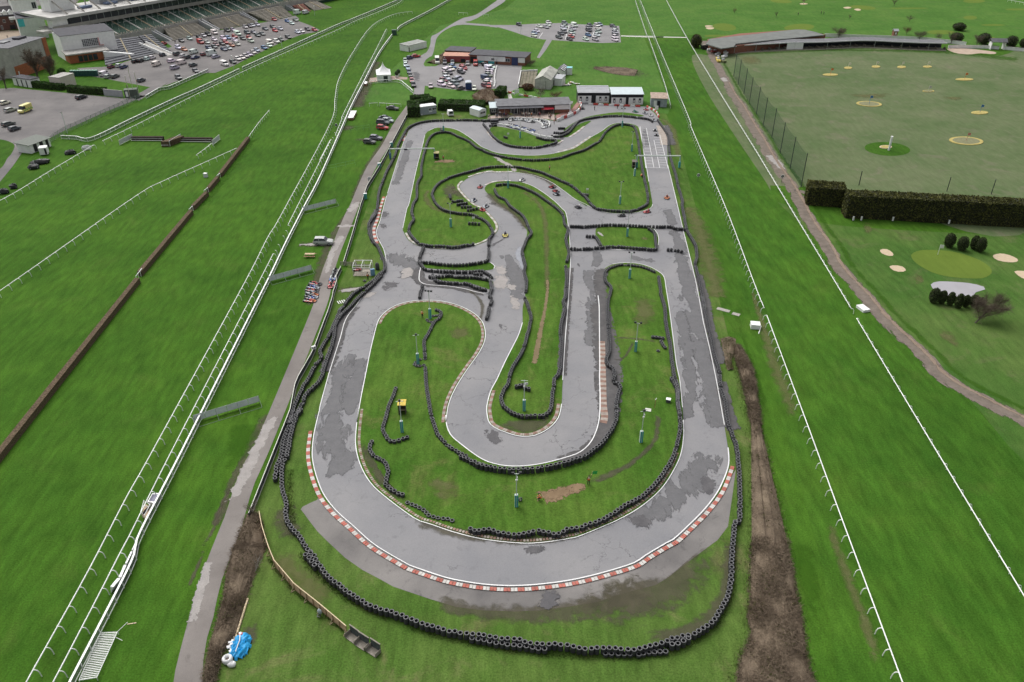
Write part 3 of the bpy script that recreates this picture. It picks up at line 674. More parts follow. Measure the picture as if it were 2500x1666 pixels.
STK = {n: [stack_mb(n).mesh('tyre_stack', [m_tyre, m_tyre2]) for _ in range(3)] for n in (1,2,3,4)}
TW = []
def tw(label, n, *pts, sp=.69):
    h = n*W_T
    pts = [p for s in pts for p in s] if isinstance(pts[0], list) else pts
    TW.append((label, n, pts, sp))
H4, H3, H2 = 4*W_T, 3*W_T, 2*W_T
OUTL = 'black tyre stack in the tall outer wall round the near hairpin'
tw(OUTL, 4, cL((1410,80),(1450,130),(1480,180),(1510,220),(1540,270),(1590,330),(1640,375),(1690,415),(1740,455),(1790,495),(1850,545),(1900,570),(1950,600),(2000,630),(2050,665),(2110,690),(2180,715),(2250,740),(2330,755), z=H4)+cM((100,1000),(200,1025),(300,1055),(350,1075),(450,1085),(550,1105),(650,1105),(730,1120),(830,1140),(890,1150),(1000,1155),(1060,1160),(1110,1180),(1170,1200),(1280,1205),(1400,1205),(1460,1210),(1530,1220),(1590,1235),(1650,1250),(1710,1250),(1770,1245),(1830,1240),(1890,1240),(1950,1240),(2010,1250),(2080,1255),(2140,1255),(2210,1245),(2270,1230),(2330,1210), z=H4)+cN((115,1230),(175,1215),(235,1195),(290,1180),(350,1155),(405,1140),(465,1125),(520,1115),(575,1100),(625,1075),(675,1040),(720,1010),(755,970),(785,930),(812,888),(835,845),(857,802),(882,762),(897,715),(908,670),(915,622),(920,575),(925,525),(925,483),(927,436),(930,390),(930,342),(932,297),(938,253),(942,210),(942,168),(950,125),(953,82),(960,38), z=H4))
tw('black tyre stack in the low row behind the hairpin wall, left of middle', 3, cM((600,1145),(700,1165),(800,1185),(900,1200),(1000,1215),(1100,1225),(1200,1240),(1290,1250), z=H3))
tw('black tyre stack in the short low row right of the hairpin middle', 2, cM((1875,1295),(1990,1300),(2110,1300), z=H2))
tw('black tyre stack in the long low row behind the right end of the hairpin wall', 2, cM((2190,1300),(2300,1290), z=H2)+cN((30,1300),(150,1280),(290,1270), z=H2))
tw('black tyre stack in the group of four doubling the lower right bend', 4, cN((360,1205),(410,1195),(460,1180),(510,1150), z=H4))
tw('black tyre stack in the short double row at the lower left hairpin wall', 4, cL((1340,100),(1390,140),(1420,180),(1450,220), z=H4))
tw('black tyre stack in the left outer wall beside the red and white kerb', 3, cK((1290,0),(1240,60),(1210,140),(1195,210),(1170,300),(1160,380),(1150,440),(1130,530),(1090,580),(1070,680),(1070,760),(1075,850),(1080,930),(1110,1010),(1120,1100),(1110,1190),(1130,1270),(1170,1340),(1230,1400),(1280,1460),(1320,1520), z=H3)+cL((1350,20),(1400,70), z=H3))
tw('black tyre stack in the second row beside the low dark fence', 3, cK((1200,20),(1160,160),(1120,260),(1080,380),(1070,480),(1050,560),(1010,640),(1005,700),(990,790), z=H3))
tw('black tyre stack in the thin middle row between the dark fence and the left wall', 2, cK((1230,110),(1150,300),(1110,420),(1095,520),(1030,640), z=H2))
tw('black tyre stack in the right outer wall beside the long straight', 3, cG((1670,20),(1700,180),(1740,350),(1775,510),(1800,650),(1840,790),(1870,890),(1870,970),(1890,1100),(1930,1200),(1940,1300),(1960,1450), z=H3)+FF((1680,1000),(1692,1040),(1695,1080),(1698,1130),(1697,1200))+cN((962,30), z=H3))
tw('black tyre stack in the upper right outer wall beside the top of the straight', 3, cB((2090,450),(2150,540),(2210,640),(2220,780),(2240,900),(2270,1000),(2310,1150), z=H3)+c2((280,1150),(310,1300),(370,1500), z=H3)+cE((1710,0),(1740,150),(1770,320),(1840,450),(1900,570),(1910,720),(1890,800),(1920,930),(1960,1080),(1990,1250),(2020,1400), z=H3))
tw('black tyre stack in the wall along the inside of the hairpin', 3, cJ((1880,10),(1930,100),(1945,250),(1965,400),(1960,520),(1920,680),(1870,810),(1820,890),(1750,990),(1680,1070),(1580,1150),(1450,1220),(1330,1300),(1230,1355),(1150,1390),(1060,1415),(1000,1440),(900,1450),(800,1500),(700,1490),(600,1470),(500,1490),(400,1510),(300,1500),(200,1480),(130,1455),(0,1475), z=H3)+cM((580,95), z=H3))
tw('black tyre stack in the straight row left of the long right hand straight', 3, cE((1390,980),(1410,1100),(1420,1200),(1450,1320),(1490,1420), z=H3)+cG((1210,30),(1240,150),(1250,300),(1270,430),(1300,540),(1310,650),(1330,800),(1350,930),(1390,1060),(1385,1200),(1410,1350), z=H3))
tw('single grey rimmed tyre in the low chain inside the lower left hairpin', 1, cI((540,1450),(620,1480),(720,1530), z=.2)+cM((180,-30),(290,0),(370,5),(410,20), z=.2))
tw('black tyre pair in the winding chain at the left of the infield', 2, cI((130,740),(110,800),(130,880),(200,930),(260,960),(300,1010),(315,1090),(295,1170),(290,1230),(340,1275),(400,1320),(480,1350), z=H2))
tw('black tyre stack in the tall wall below the inner hairpin bend', 4, cJ((1360,200),(1350,300),(1350,400),(1310,490),(1260,560),(1220,620),(1150,680),(1070,740),(980,780),(900,805),(820,825),(730,850),(630,865),(530,875),(430,880),(330,880),(230,875),(150,860), z=H4)+cI((1350,1000),(1310,970), z=H4))
tw('black tyre in the chain curving down the left side of the inner hairpin', 2, cI((1270,960),(1200,900),(1150,875),(1060,820),(1000,780),(940,715),(880,640),(840,520),(820,460),(800,380),(780,280),(770,200),(760,100), z=H2)+cH((1640,1370),(1620,1250),(1600,1100),(1590,930), z=H2))
tw('black tyre stack in the short double row under the inner hairpin', 3, cI((1150,910),(1230,940),(1310,985),(1400,1010), z=H3))
tw('black tyre stack in the infield row climbing past the teal lamp posts', 2, cH((1585,800),(1580,680),(1580,610),(1640,510),(1690,410),(1760,350),(1770,290),(1720,260), z=H2))
tw('black tyre in the loop round the lower teal lamp post', 1, cH((1480,870),(1470,900),(1510,915),(1570,905), z=.2)); tw('black tyre in the loop round the upper teal lamp post', 1, cH((1610,380),(1630,400),(1660,410), z=.2)); tw('black tyre in the spur right of the upper teal lamp post', 1, cH((1680,340),(1750,330), z=.2)); tw('black tyre in the spur right of the lower teal lamp post', 1, cH((1530,840),(1590,830), z=.2))
tw('black tyre stack in the hooked row beside the yellow roofed shelter', 2, cI((405,130),(380,200),(330,320),(290,460),(260,590),(280,660),(340,730),(400,735),(470,715),(530,690), z=H2))
tw('black tyre stack in the wavy wall right of the inner straight', 3, cE((680,1560),(700,1300),(740,1130),(670,1040),(650,930), z=H3)[::-1]+cG((580,200),(590,350),(600,500),(600,640),(570,720),(580,790),(640,830),(660,900),(650,980),(700,1010),(730,1060),(700,1130),(680,1230),(690,1330),(680,1420), z=H3))
tw('black tyre stack in the arch over the top of the right infield', 2, cE((660,910),(720,860),(870,815),(1050,825),(1200,855),(1330,910), z=H2))
tw('black tyre in the loose heap beside the muddy ruts', 2, cG((1100,480),(1160,485),(1220,495), z=H2)); tw('black tyre in the lower end of the loose heap beside the muddy ruts', 2, cG((1200,530),(1225,580),(1240,600), z=H2))
tw('black tyre stack in the loop round the tail of the long island', 3, cF((1470,1540),(1500,1420),(1550,1320),(1620,1220),(1680,1080),(1710,960),(1750,820),(1770,690),(1740,560),(1690,430), z=H3)[::-1]+cI((1690,80),(1640,160),(1610,240),(1640,320),(1700,380),(1780,420),(1870,445),(2000,440),(2100,440),(2160,400),(2195,320),(2200,220),(2220,100), z=H3)+cF((2090,1540),(2160,1430),(2180,1250),(2190,1000),(2170,900),(2190,750),(2240,570),(2210,480),(2250,400),(2260,200),(2250,0), z=H3))
tw('tyres', 3, cD((1275,120),(1320,210),(1420,260),(1480,340),(1560,400),(1650,470),(1710,560),(1740,650),(1780,720),(1720,790),(1680,880),(1650,960),(1670,1060),(1690,1160),(1680,1250),(1710,1360),(1700,1500), z=H3)+cF((1695,330), z=H3))
tw('tyres', 3, cD((2260,1100),(2290,980),(2250,800),(2280,660),(2230,590),(2210,470),(2120,370),(1980,270),(1850,180),(1700,110),(1550,60),(1400,45),(1300,60), z=H3))
tw('tyres', 3, cA((2350,410),(2000,400),(1700,405),(1550,410),(1400,430),(1280,470),(1200,520),(1140,620),(1080,740),(1040,860),(990,970),(930,1080),(880,1200),(830,1330),(800,1450), z=H3)+cC((1810,20),(1780,220),(1690,350),(1690,480),(1740,600),(1810,680),(1860,800),(1900,900),(1890,1000),(1830,1050),(1740,1140),(1640,1210),(1540,1270),(1450,1340),(1370,1440),(1280,1560), z=H3))
tw('tyres', 3, cC((1860,1060),(1750,1180),(1650,1270),(1560,1350),(1450,1470), z=H3)+cH((700,250),(620,320), z=H3))
tw('black tyre stack in the left wall above the fork with the dark fence', 3, cH((620,240),(580,340),(540,430),(490,540),(420,660),(380,740),(400,790),(340,870),(290,960),(250,1050),(190,1130),(150,1230),(100,1330),(60,1450),(20,1560), z=H3))
tw('black tyre stack in the inner of the two left walls by the damp straight', 3, cH((620,320),(560,430),(545,540),(520,660),(480,780),(430,920),(400,1020),(350,1100),(290,1160),(220,1230),(160,1370),(110,1470), z=H3))
tw('tyres', 3, cA((1700,565),(1600,580),(1530,620),(1480,690),(1450,790),(1420,900),(1390,1050),(1390,1160),(1340,1260),(1320,1400),(1310,1520), z=H3)+cD((210,100),(210,230),(160,320),(140,430),(170,530),(120,600),(100,690),(150,770),(220,840),(280,870),(400,890),(500,890),(620,900),(740,905),(860,885),(980,865), z=H3))
tw('tyres', 3, cA((1720,565),(1800,580),(1900,630),(2000,670),(2080,720),(2150,780),(2250,820), z=H3)+cB((0,820),(150,870),(300,900),(500,925),(700,925),(900,905),(1050,855),(1200,810),(1310,750),(1400,690),(1450,610),(1530,540),(1640,500),(1770,515),(1820,560),(1850,680),(1870,830),(1890,950),(1910,1080),(1950,1250),(1970,1400),(1940,1470),(1800,1530),(1700,1540),(1500,1530),(1370,1510),(1300,1470),(1230,1380),(1150,1310),(1050,1230),(920,1170),(800,1120),(680,1070),(550,1040),(400,1010),(200,1005),(0,1020), z=H3)+cA((2150,1085),(1950,1135),(1750,1200),(1620,1280),(1560,1360),(1560,1470), z=H3)+cD((420,200),(460,290),(530,370),(650,420),(800,445),(950,460),(1080,510),(1170,570),(1230,650),(1250,720),(1200,790),(1190,880), z=H3))
for seg in (cD((660,195),(670,240), z=H3), cD((700,280),(830,270), z=H3), cD((770,325),(890,305), z=H3), cD((830,355),(950,355), z=H3), cD((910,400),(1030,380), z=H3), cD((930,590),(1060,600), z=H2), cD((1195,930),(1180,1080),(1100,1110),(900,1140),(740,1150),(550,1140),(400,1120),(260,1110), z=H3), cD((300,910),(260,1010),(240,1100),(280,1160),(330,1210),(450,1225),(650,1240),(850,1245),(1000,1240),(1100,1230),(1180,1270),(1230,1310), z=H3), cD((390,1310),(500,1310),(650,1295),(750,1310),(850,1310),(1000,1320),(1200,1350), z=H3), cD((430,1290),(480,1370),(600,1390),(750,1400),(880,1400),(960,1430),(1050,1460),(1150,1490), z=H3), cD((1220,1370),(1230,1480), z=H3), cF((1210,180),(1230,300),(1200,390),(1235,440),(1215,510), z=H3), cF((1195,560),(1180,640),(1165,700), z=H3), cF((285,255),(262,340),(245,410), z=H3), cF((1000,290),(1110,320), z=H2), cD((1000,1260),(1090,1260), z=4*W_T), cD((780,1290),(830,1300), z=4*W_T),
    cE((190,295),(330,300), z=H2), cE((350,290),(560,275),(700,265),(900,270),(1100,280),(1240,290), z=H3), cE((1275,290),(1410,292), z=H3), cE((1440,290),(1570,290),(1600,312),(1750,325), z=H3), cE((410,430),(520,440),(560,490),(600,560), z=H2), cE((200,590),(400,590),(600,575),(800,562),(1000,580),(1200,592),(1350,600),(1350,500),(1330,370),(1260,320), z=H3), cE((1520,615),(1610,620),(1700,640), z=H2),
    cB((0,500),(60,570),(110,640),(200,710),(330,760),(500,775),(640,775),(760,750),(870,720),(940,690),(860,690),(750,685),(640,655), z=H3), cB((820,640),(900,645),(960,630),(1030,590),(1090,520),(1150,460),(1300,425),(1450,405),(1650,400),(1850,420),(1980,440),(2020,465), z=H3), cB((850,600),(960,600),(1040,540),(1130,470), z=H3), cB((0,460),(150,445),(290,432), z=H3), cB((80,525),(155,520), z=H2), c4((190,650),(340,650), z=H3), c4((200,690),(340,690), z=H3), c4((1810,800),(1940,800), z=H3), cI((1790,115),(1860,100), z=H2), cI((1890,120),(1930,130), z=H3), cA((1660,520),(1670,550), z=H3), cB((250,650),(280,660), z=H3), cB((1200,1340),(1250,1345), z=H3)):
    tw('tyres', 3, seg)
STACKS = []
for label, n, pts, sp in TW:
    P = resample(pts, sp) if len(pts) > 1 else pts
    for i, p in enumerate(P):
        STACKS.append((label, n, p[0]+random.uniform(-.06,.06), p[1]+random.uniform(-.06,.06)))
big = sorted((s for s in STACKS if s[0] != 'tyres'), key=lambda s: s[3])[:300]
bigset = set(id(s) for s in big)
for s in big:
    o = inst('tyre_stack', random.choice(STK[s[1]]), None, (s[2], s[3], .095 if s[3] < 400 else 0), random.uniform(0, 6.28))
    o.scale = (1, 1, random.uniform(.97, 1.04))
    tag(o, s[0], 'tyre stack', s[0].replace('black tyre', 'tyre').replace('single grey rimmed ', '')+' group')
mb = MB()
for s in STACKS:
    if id(s) in bigset: continue
    n = s[1] if random.random() > .06 else max(1, s[1]-1)
    stack_mb(n, 0, mb, (s[2], s[3], .09), 9)
o = mb.build('tyre_barriers', [m_tyre, m_tyre2])
tag(o, 'long black tyre walls winding round the far kart track', 'tyre barrier', None, 'stuff')
print('tyre stacks', len(STACKS))
# loose tyres by lamp posts
def loose(c, x, y, label):
    p = c((x, y))[0]; o = inst('tyre', STK[1][0], None, (p[0], p[1], .1)); tag(o, label, 'tyre')
loose(cG, 1160, 655, 'single black tyre lying on grass near the muddy ruts')
loose(cC, 1625, 1165, 'single black tyre lying flat on grass left of the double tyre wall')
p = cJ((420,1190))[0]; o = inst('tyre', STK[1][1], None, (p[0]+.1, p[1], .42)); o.rotation_euler = (PI/2, 0, .5); tag(o, 'black tyre leaning against the near teal lamp post', 'tyre')
# ================================================================ RACECOURSE RAILS
m_rail = M('white_rail_plastic', (.78,.79,.77), 0.4, 0.05, 1.0)
m_mesh = ragged_mat('rail_mesh', (.16,.17,.18), (.20,.21,.22), 3.0, .8, .2, .05, dens=2.0, opac=.62)
def goose_mesh(side):
    mb = MB(); s_ = side
    mb.tube([(.62*s_,0,0),(.56*s_,0,.75),(.46*s_,0,1.02),(.28*s_,0,1.16),(0,0,1.17)], .06, 5)
    return mb.mesh('post', m_rail)
def straight_mesh(h=1.15, r=.045):
    mb = MB(); mb.box((0,0,h/2), (r*2, r*2, h)); return mb.mesh('post', m_rail)
GO = {1: goose_mesh(1), -1: goose_mesh(-1)}; SP = straight_mesh(); SP2 = straight_mesh(1.25, .06)
def scatter(mesh, places):
    """one merged mesh of the same post at many places"""
    vs = np.empty(len(mesh.vertices)*3); mesh.vertices.foreach_get('co', vs); vs = vs.reshape(-1, 3)
    fs = [tuple(p.vertices) for p in mesh.polygons]; mb = MB()
    for x, y, a in places:
        ca, sa = math.cos(a), math.sin(a)
        mb.add(np.stack([x+vs[:,0]*ca-vs[:,1]*sa, y+vs[:,0]*sa+vs[:,1]*ca, vs[:,2]], 1).tolist(), fs)
    return mb
def rail(label, top, kind='goose', side=1, sp=2.75, h=1.17, group=None, panel=False):
    """top: line of the rail itself (traced at its height)"""
    P = resample(top, sp); nn = normals(P); o0 = P[0]
    base = thing('running_rail' if kind != 'fence' else 'rail_fence', label, 'rail' if kind != 'fence' else 'fence', (o0[0], o0[1], 0), 0, group)
    L = [(p[0]-o0[0], p[1]-o0[1]) for p in P]
    fine = resample(L, 1.4)
    mb = MB(); mb.tube([(x, y, h) for x, y in fine], .085 if kind != 'fence' else .095, 6)
    mb.build('rail', m_rail, base, smooth=True)
    if kind == 'fence':
        mb = MB(); mt = [(x, y, h+.09) for x, y in fine]; ribbon(mb, fine, .26, h+.09); mb.build('top_board', m_rail, base)
        mb = MB(); mb.tube([(x, y, .2) for x, y in fine], .06, 5); mb.build('lower_rail', m_rail, base)
    if panel:
        mb = MB()
        for i in range(len(L)-1): mb.quad((L[i][0],L[i][1],.26), (L[i+1][0],L[i+1][1],.26), (L[i+1][0],L[i+1][1],h-.08), (L[i][0],L[i][1],h-.08))
        mb.attr = [1.0]*len(mb.v); mb.build('mesh_panel', m_mesh, base)
    me = GO[side] if kind == 'goose' else (SP2 if kind == 'fence' else SP)
    pl = sorted([(p[0], p[1], math.atan2(n[1], n[0])) for p, n in zip(L, nn)], key=lambda q: q[1])
    for x, y, a in pl[:100]: inst('post', me, base, (x, y, 0), a)
    if len(pl) > 100:
        scatter(me, pl[100:]).build('posts', m_rail, base)['kind'] = 'stuff'
    return base
ZR = 1.17
rail('leftmost long white running rail with hooked posts, nearest the brown brush hurdles', cQ((250,1660),(300,1567),(820,640), z=ZR)+cR((1100,1220),(1300,830),(1500,450),(1755,0), z=ZR)+cC((0,1150),(300,560),(620,0), z=ZR)+cZ((1620,1567),(2280,330),(2340,0), z=ZR)+cU((150,1090),(330,740),(600,360),(900,200),(1150,160), z=ZR), side=-1, sp=2.9)
rail('white running rail with hooked posts along the lower left, beside the white fence', cQ((560,1660),(610,1567),(1130,570),(1420,0), z=ZR)+cR((1480,990),(1975,0), z=ZR)+cC((0,1520),(375,785), z=ZR), side=-1, sp=2.9)
rail('middle section of white rail between the two gaps, beside the parked silver car', cC((575,395),(775,0), z=ZR)+cZ((1780,1567),(2280,570), z=ZR), side=-1, sp=2.9)
rail('short white rail with hooked posts below the ladder of posts near the white board', cA((-330,1567),(0,960),(150,680), z=ZR)[1:], side=-1, sp=2.7)
rail('far white rail with hooked posts rising past the white marquee', cA((215,620),(320,360),(450,150),(520,0), z=ZR)+cU((210,1567),(500,990),(650,700),(800,400), z=ZR), side=-1, sp=2.6)
rail('white two bar fence with mesh panels running the whole length of the left course', cQ((745,1680),(800,1567),(1500,200), z=ZR)+cR((1600,960),(2090,0), z=ZR)+cC((85,1567),(330,1080),(540,640),(800,130), z=ZR)+cA((0,1190),(290,540),(440,200),(550,0), z=ZR)+cU((320,1450),(480,1140),(700,720),(880,470), z=ZR), 'fence', sp=2.3, panel=True)
rail('distant white fence running away beyond the dark green box', cU((950,400),(1030,330),(1400,140),(1650,0),(1760,-60), z=ZR), 'fence', sp=2.4, panel=True)
rail('white mesh panel fence along the edge of the lower left yard', cY((830,735),(1040,745),(1250,760),(1800,500),(2352,240), z=ZR)+cT((500,1190),(1030,940), z=ZR), 'fence', sp=2.6, panel=True)
rail('white mesh panel fence between the grandstand car park and the course', cT((1070,920),(1700,640),(2352,345), z=ZR)+cU((300,270),(620,140),(950,0),(1080,-60), z=ZR), 'fence', sp=2.6, panel=True)
rail('white running rail parallel to the car park fence', cY((1400,810),(1900,570),(2352,340), z=ZR)+cT((500,1265),(1300,880),(2352,420), z=ZR)+cU((350,300),(700,160),(950,50),(1020,0), z=ZR), side=-1, sp=3.4)
rail('short white fence at the pale corner of the grandstand car park', cS((1990,1310),(2200,1190),(2340,1170), z=ZR)+cT((40,1190),(320,1070),(605,945), z=ZR), 'fence', sp=2.4, panel=True)
rail('white running rail in the lower left corner of the racecourse stables', cY((-500,1850),(110,1567),(700,1210),(1280,865), z=ZR), side=-1, sp=3.2)
rail('white running rail slanting up to the brown hurdle line', FF((-60,700),(0,668), z=ZR)+cY((1850,1567),(2352,1300), z=ZR)+cZ((0,1130),(500,905),(990,685), z=ZR), side=-1, sp=3.2)
rail('short white rail below the right wing of the steeplechase jump', cZ((440,780),(550,700),(650,620), z=ZR), side=-1, sp=3)
rail('short white rail at the top end of the brown hurdle line', cZ((1160,525),(1300,330),(1440,165), z=ZR), 'post', sp=2.6)
rail('thin straight white rail just right of the far car park', cV((1965,0),(2040,230),(2125,480), z=ZR), 'post', sp=2.8)
rail('thin straight white rail ending behind the brown shed', cV((2140,490),(2352,1130), z=ZR)+cW((110,1090),(210,1440), z=ZR), 'post', sp=2.8)
rail('inner white running rail with hooked posts right of the kart track', cV((2010,-60),(2225,480), z=ZR)+cW((0,520),(440,1567), z=ZR)+c2((500,530),(945,1567), z=ZR)+cO((680,0),(780,245), z=ZR), side=-1, sp=2.75)
rail('lower inner white running rail right of the bramble bank', cO((810,330),(1270,1567), z=ZR)+cN((1980,0),(2352,1000), z=ZR)+FF((2085,1600), z=ZR), side=-1, sp=2.9)
rail('outer white running rail beside the dirt track', cW((120,-50),(420,500),(1080,1567), z=ZR)+c2((860,0),(1350,790),(1820,1567), z=ZR)+cP((0,110),(370,725), z=ZR), side=1, sp=2.75)
rail('lower outer white running rail at the right edge of the picture', cP((430,835),(870,1567), z=ZR)+FF((2353,1370),(2420,1480), z=ZR), side=1, sp=2.9)
rail('white rail at the far top right corner', cX((2170,0),(2400,40), z=ZR), 'post', sp=3)
rail('white rail crossing the turf beside the footpath', cV((1885,490),(2120,492),(2230,495), z=ZR), 'post', sp=3)
rail('low white rail on grass above the lone dark saloon, left part', cU((568,1415),(680,1408), z=ZR), 'post', sp=2.6); rail('low white rail on grass above the lone dark saloon, right part', cU((705,1410),(890,1420),(1000,1425), z=ZR), 'post', sp=2.6)
rail('small white goal shaped rail left of the drive', cU((1790,175),(1915,180), z=ZR), 'post', sp=2.6); rail('small white goal shaped rail right of the drive', cU((2070,195),(2195,200), z=ZR), 'post', sp=2.6)
rail('white fence in front of the marquee', cU((580,1105),(760,1095),(960,1090),(1060,1150),(1165,1240), z=ZR), 'fence', sp=2.2)
for c, x, y, lab in ((cC,545,465,'upper'),(cC,505,540,'second'),(cC,440,655,'third'),(cC,400,735,'lowest')):
    p = c((x, y), z=ZR)[0]; o = inst('rail_post', GO[-1], None, (p[0], p[1], 0), math.radians(152)); tag(o, lab+' of the four lone hooked posts standing in the rail gap by the silver car', 'post', 'lone hooked posts')
for i, (x, y) in enumerate(((175,650),(205,585))):
    p = cA((x, y), z=ZR)[0]; o = inst('rail_post', GO[-1], None, (p[0], p[1], 0), math.radians(152)); tag(o, ('lower','upper')[i]+' lone hooked white post in the gap below the white board', 'post')
# ---- brush hurdle line
m_brush = M('brown_brush', (.115,.085,.056), 0.95, 0.5, 4.0, spec=.1)
m_brush2 = M('dark_birch', (.055,.040,.034), 0.95, 0.45, 5.0, spec=.1)
def brush_mesh(mb, a, b, wd, h, n, mi=0):
    for i in range(n):
        t = random.random(); s_ = random.uniform(-.5,.5)
        d = dist(a, b); ux, uy = (b[0]-a[0])/d, (b[1]-a[1])/d
        x, y = a[0]+ux*d*t-uy*wd*s_, a[1]+uy*d*t+ux*wd*s_
        lx, ly, hh = random.uniform(-.16,.16), random.uniform(-.16,.16), h*random.uniform(.88,1.12)
        w_ = .05; an = random.uniform(0, PI); cx, cy = math.cos(an)*w_, math.sin(an)*w_
        mb.add([(x-cx,y-cy,h*.5),(x+cx,y+cy,h*.5),(x+lx,y+ly,hh)], [(0,1,2)], mi)
def hurdle(label, a, b, wd=1.0, h=1.25):
    d = dist(a, b); o = thing('brush_hurdle', label, 'hurdle', (a[0], a[1], 0), ang(a, b))
    mb = MB(); mb.box((d/2, 0, h*.46), (d, wd, h*.92), top=.94 if d < 30 else 1.0); brush_mesh(mb, (0,0), (d,0), wd, h, int(d*38))
    mb.build('brush', m_brush, o)
    mb = MB(); mb.box((d/2, -wd*.56, .22), (d, .1, .28)); mb.build('base_board', m_brush2, o)
HP = [cZ((1150,535),(765,1030), z=1), cZ((735,1070),(600,1235), z=1), cZ((585,1280),(390,1480), z=1), [cZ((370,1535), z=1)[0], FF((320,625), z=1)[0]], FF((315,640),(-20,1062), z=1)]
HN = ['longest far section of brown brush hurdle below the short white rail','short brown brush hurdle, second section from its far end','brown brush hurdle, third section from its far end','brown brush hurdle section beside the slanting white rail','near brown brush hurdle running out of the left edge']
for (a, b), nm in zip(HP, HN): hurdle(nm, a, b)
for (a, b), nm in zip((cZ((765,1030),(725,1065), z=1.2), cZ((600,1230),(548,1270), z=1.2), cZ((390,1480),(345,1525), z=1.2), FF((326,618),(312,636), z=1.2)), ('far','second','third','near')):
    rail('tiny white rail closing the %s gap between brown hurdles' % nm, [a, b], 'post', sp=1.3, h=1.3)
# ---- steeplechase jump
def jump_wing(lab, q):
    """q: four photo corners bottom-left, bottom-right, top-right, top-left of the white panel (base corners on the ground)"""
    a, b = q; d = dist(a, b); o = thing('jump_wing', lab, 'jump wing', (a[0], a[1], 0), ang(a, b))
    mb = MB(); mb.box((d/2, 0, .95), (d, .06, 1.3)); mb.build('panel', M('pale_wing_board', (.55,.57,.58), .6, .06, 2), o)
    mb = MB(); mb.tube([(0,0,.2),(0,0,1.65),(d,0,1.65),(d,0,.2),(0,0,.2)], .06, 5); mb.tube([(0,0,0),(0,0,.4)], .06, 5); mb.tube([(d,0,0),(d,0,.4)], .06, 5); mb.build('frame', m_rail, o)
def jump(lab, a, b, dark=True):
    d = dist(a, b); o = thing('steeplechase_fence', lab, 'jump', (a[0], a[1], 0), ang(a, b))
    mb = MB(); mb.box((d/2, .7, .62), (d, 1.1, 1.24)); brush_mesh(mb, (0,.7), (d,.7), 1.1, 1.35, int(d*30)); mb.build('birch', m_brush2, o)
    mb = MB(); mb.box((d/2, -.35, .3), (d, .1, .16)); mb.build('take_off_board', m_white, o)
    mb = MB(); mb.box((d/2, .08, .85), (d, .06, .1)); mb.build('guard_rail', m_white, o)
jump_wing('white boarded wing at the left end of the steeplechase jump', cY((1640,870),(1820,780)))
jump_wing('white boarded wing right of the middle of the steeplechase jump', cZ((85,660),(240,560)))
jump_wing('white boarded wing at the right end of the steeplechase jump', cZ((670,650),(770,570)))
jump('left half of the dark birch steeplechase jump with white board', *cY((1800,810),(2230,812)))
jump('right half of the dark birch steeplechase jump with white boards', *cZ((235,600),(655,605)))
a, b = cY((2210,890),(2300,895)); c_ = cZ((70,665))[0]
o = thing('brush_hurdle', 'broad brown brush block between the halves of the steeplechase jump', 'hurdle', (a[0], a[1], 0), ang(a, c_))
d = dist(a, c_); mb = MB(); mb.hexa([(0,0,0),(d,0,0),(d+3,6.2,0),(3,6.2,0)], [(0,.2,1.6),(d,.2,1.6),(d+3,6.0,1.6),(3,6.0,1.6)]); brush_mesh(mb, (1.5,3), (d+1.5,3), 5.8, 1.7, 260); mb.build('brush', m_brush, o)
mb = MB(); mb.box((d/2, -.06, .55), (d, .08, .1)); mb.build('guard_rail', m_white, o)
# ================================================================ FENCES ROUND THE KART CIRCUIT
m_dkpanel = M('dark_fence_board', (.060,.060,.068), 0.75, 0.3, 1.0)
m_ivory = M('ivory_rail', (.60,.60,.54), 0.5, 0.08, 1.0)
def board_fence(label, top, h=1.1, sp=2.4, mat=None, capw=.10):
    P = resample(top, sp, smooth=False); o0 = P[0]
    o = thing('board_fence', label, 'fence', (o0[0], o0[1], 0)); L = [(p[0]-o0[0], p[1]-o0[1]) for p in P]
    mb = MB(); mc = MB(); ml = MB()
    for i in range(len(L)-1):
        a, b = L[i], L[i+1]; d = dist(a, b); c = ((a[0]+b[0])/2, (a[1]+b[1])/2); r = ang(a, b)
        mb.box((c[0],c[1],h*.48), (d-.004,.05,h*.9), r); mc.box((c[0],c[1],h), (d,capw,.07), r); ml.box((c[0]+math.sin(r)*.06,c[1]-math.cos(r)*.06,.07), (d,.07,.1), r)
    mb.build('boards', mat or m_dkpanel, o); mc.build('top_rail', m_ivory, o); ml.build('bottom_rail', m_ivory, o)
    mp = MB(); mp.box((0,0,h*.5), (.1,.12,h*1.04)); me = mp.mesh('post', m_dkpanel)
    for p in L[:100]: inst('post', me, o, (p[0], p[1], 0))
board_fence('long dark fence with pale top rail between the lane and the tyre walls', cK((690,1190),(1165,0), z=1.1)+cH((100,1080),(300,730),(480,250),(530,90), z=1.1)+cC((1180,1340),(1240,1150),(1230,1090),(1300,950), z=1.1))
board_fence('upper dark fence with pale top rail beside the left straight', cC((1335,890),(1450,520),(1620,40), z=1.1)+cA((560,1567),(650,1300),(815,1040),(960,770),(1200,320), z=1.1))
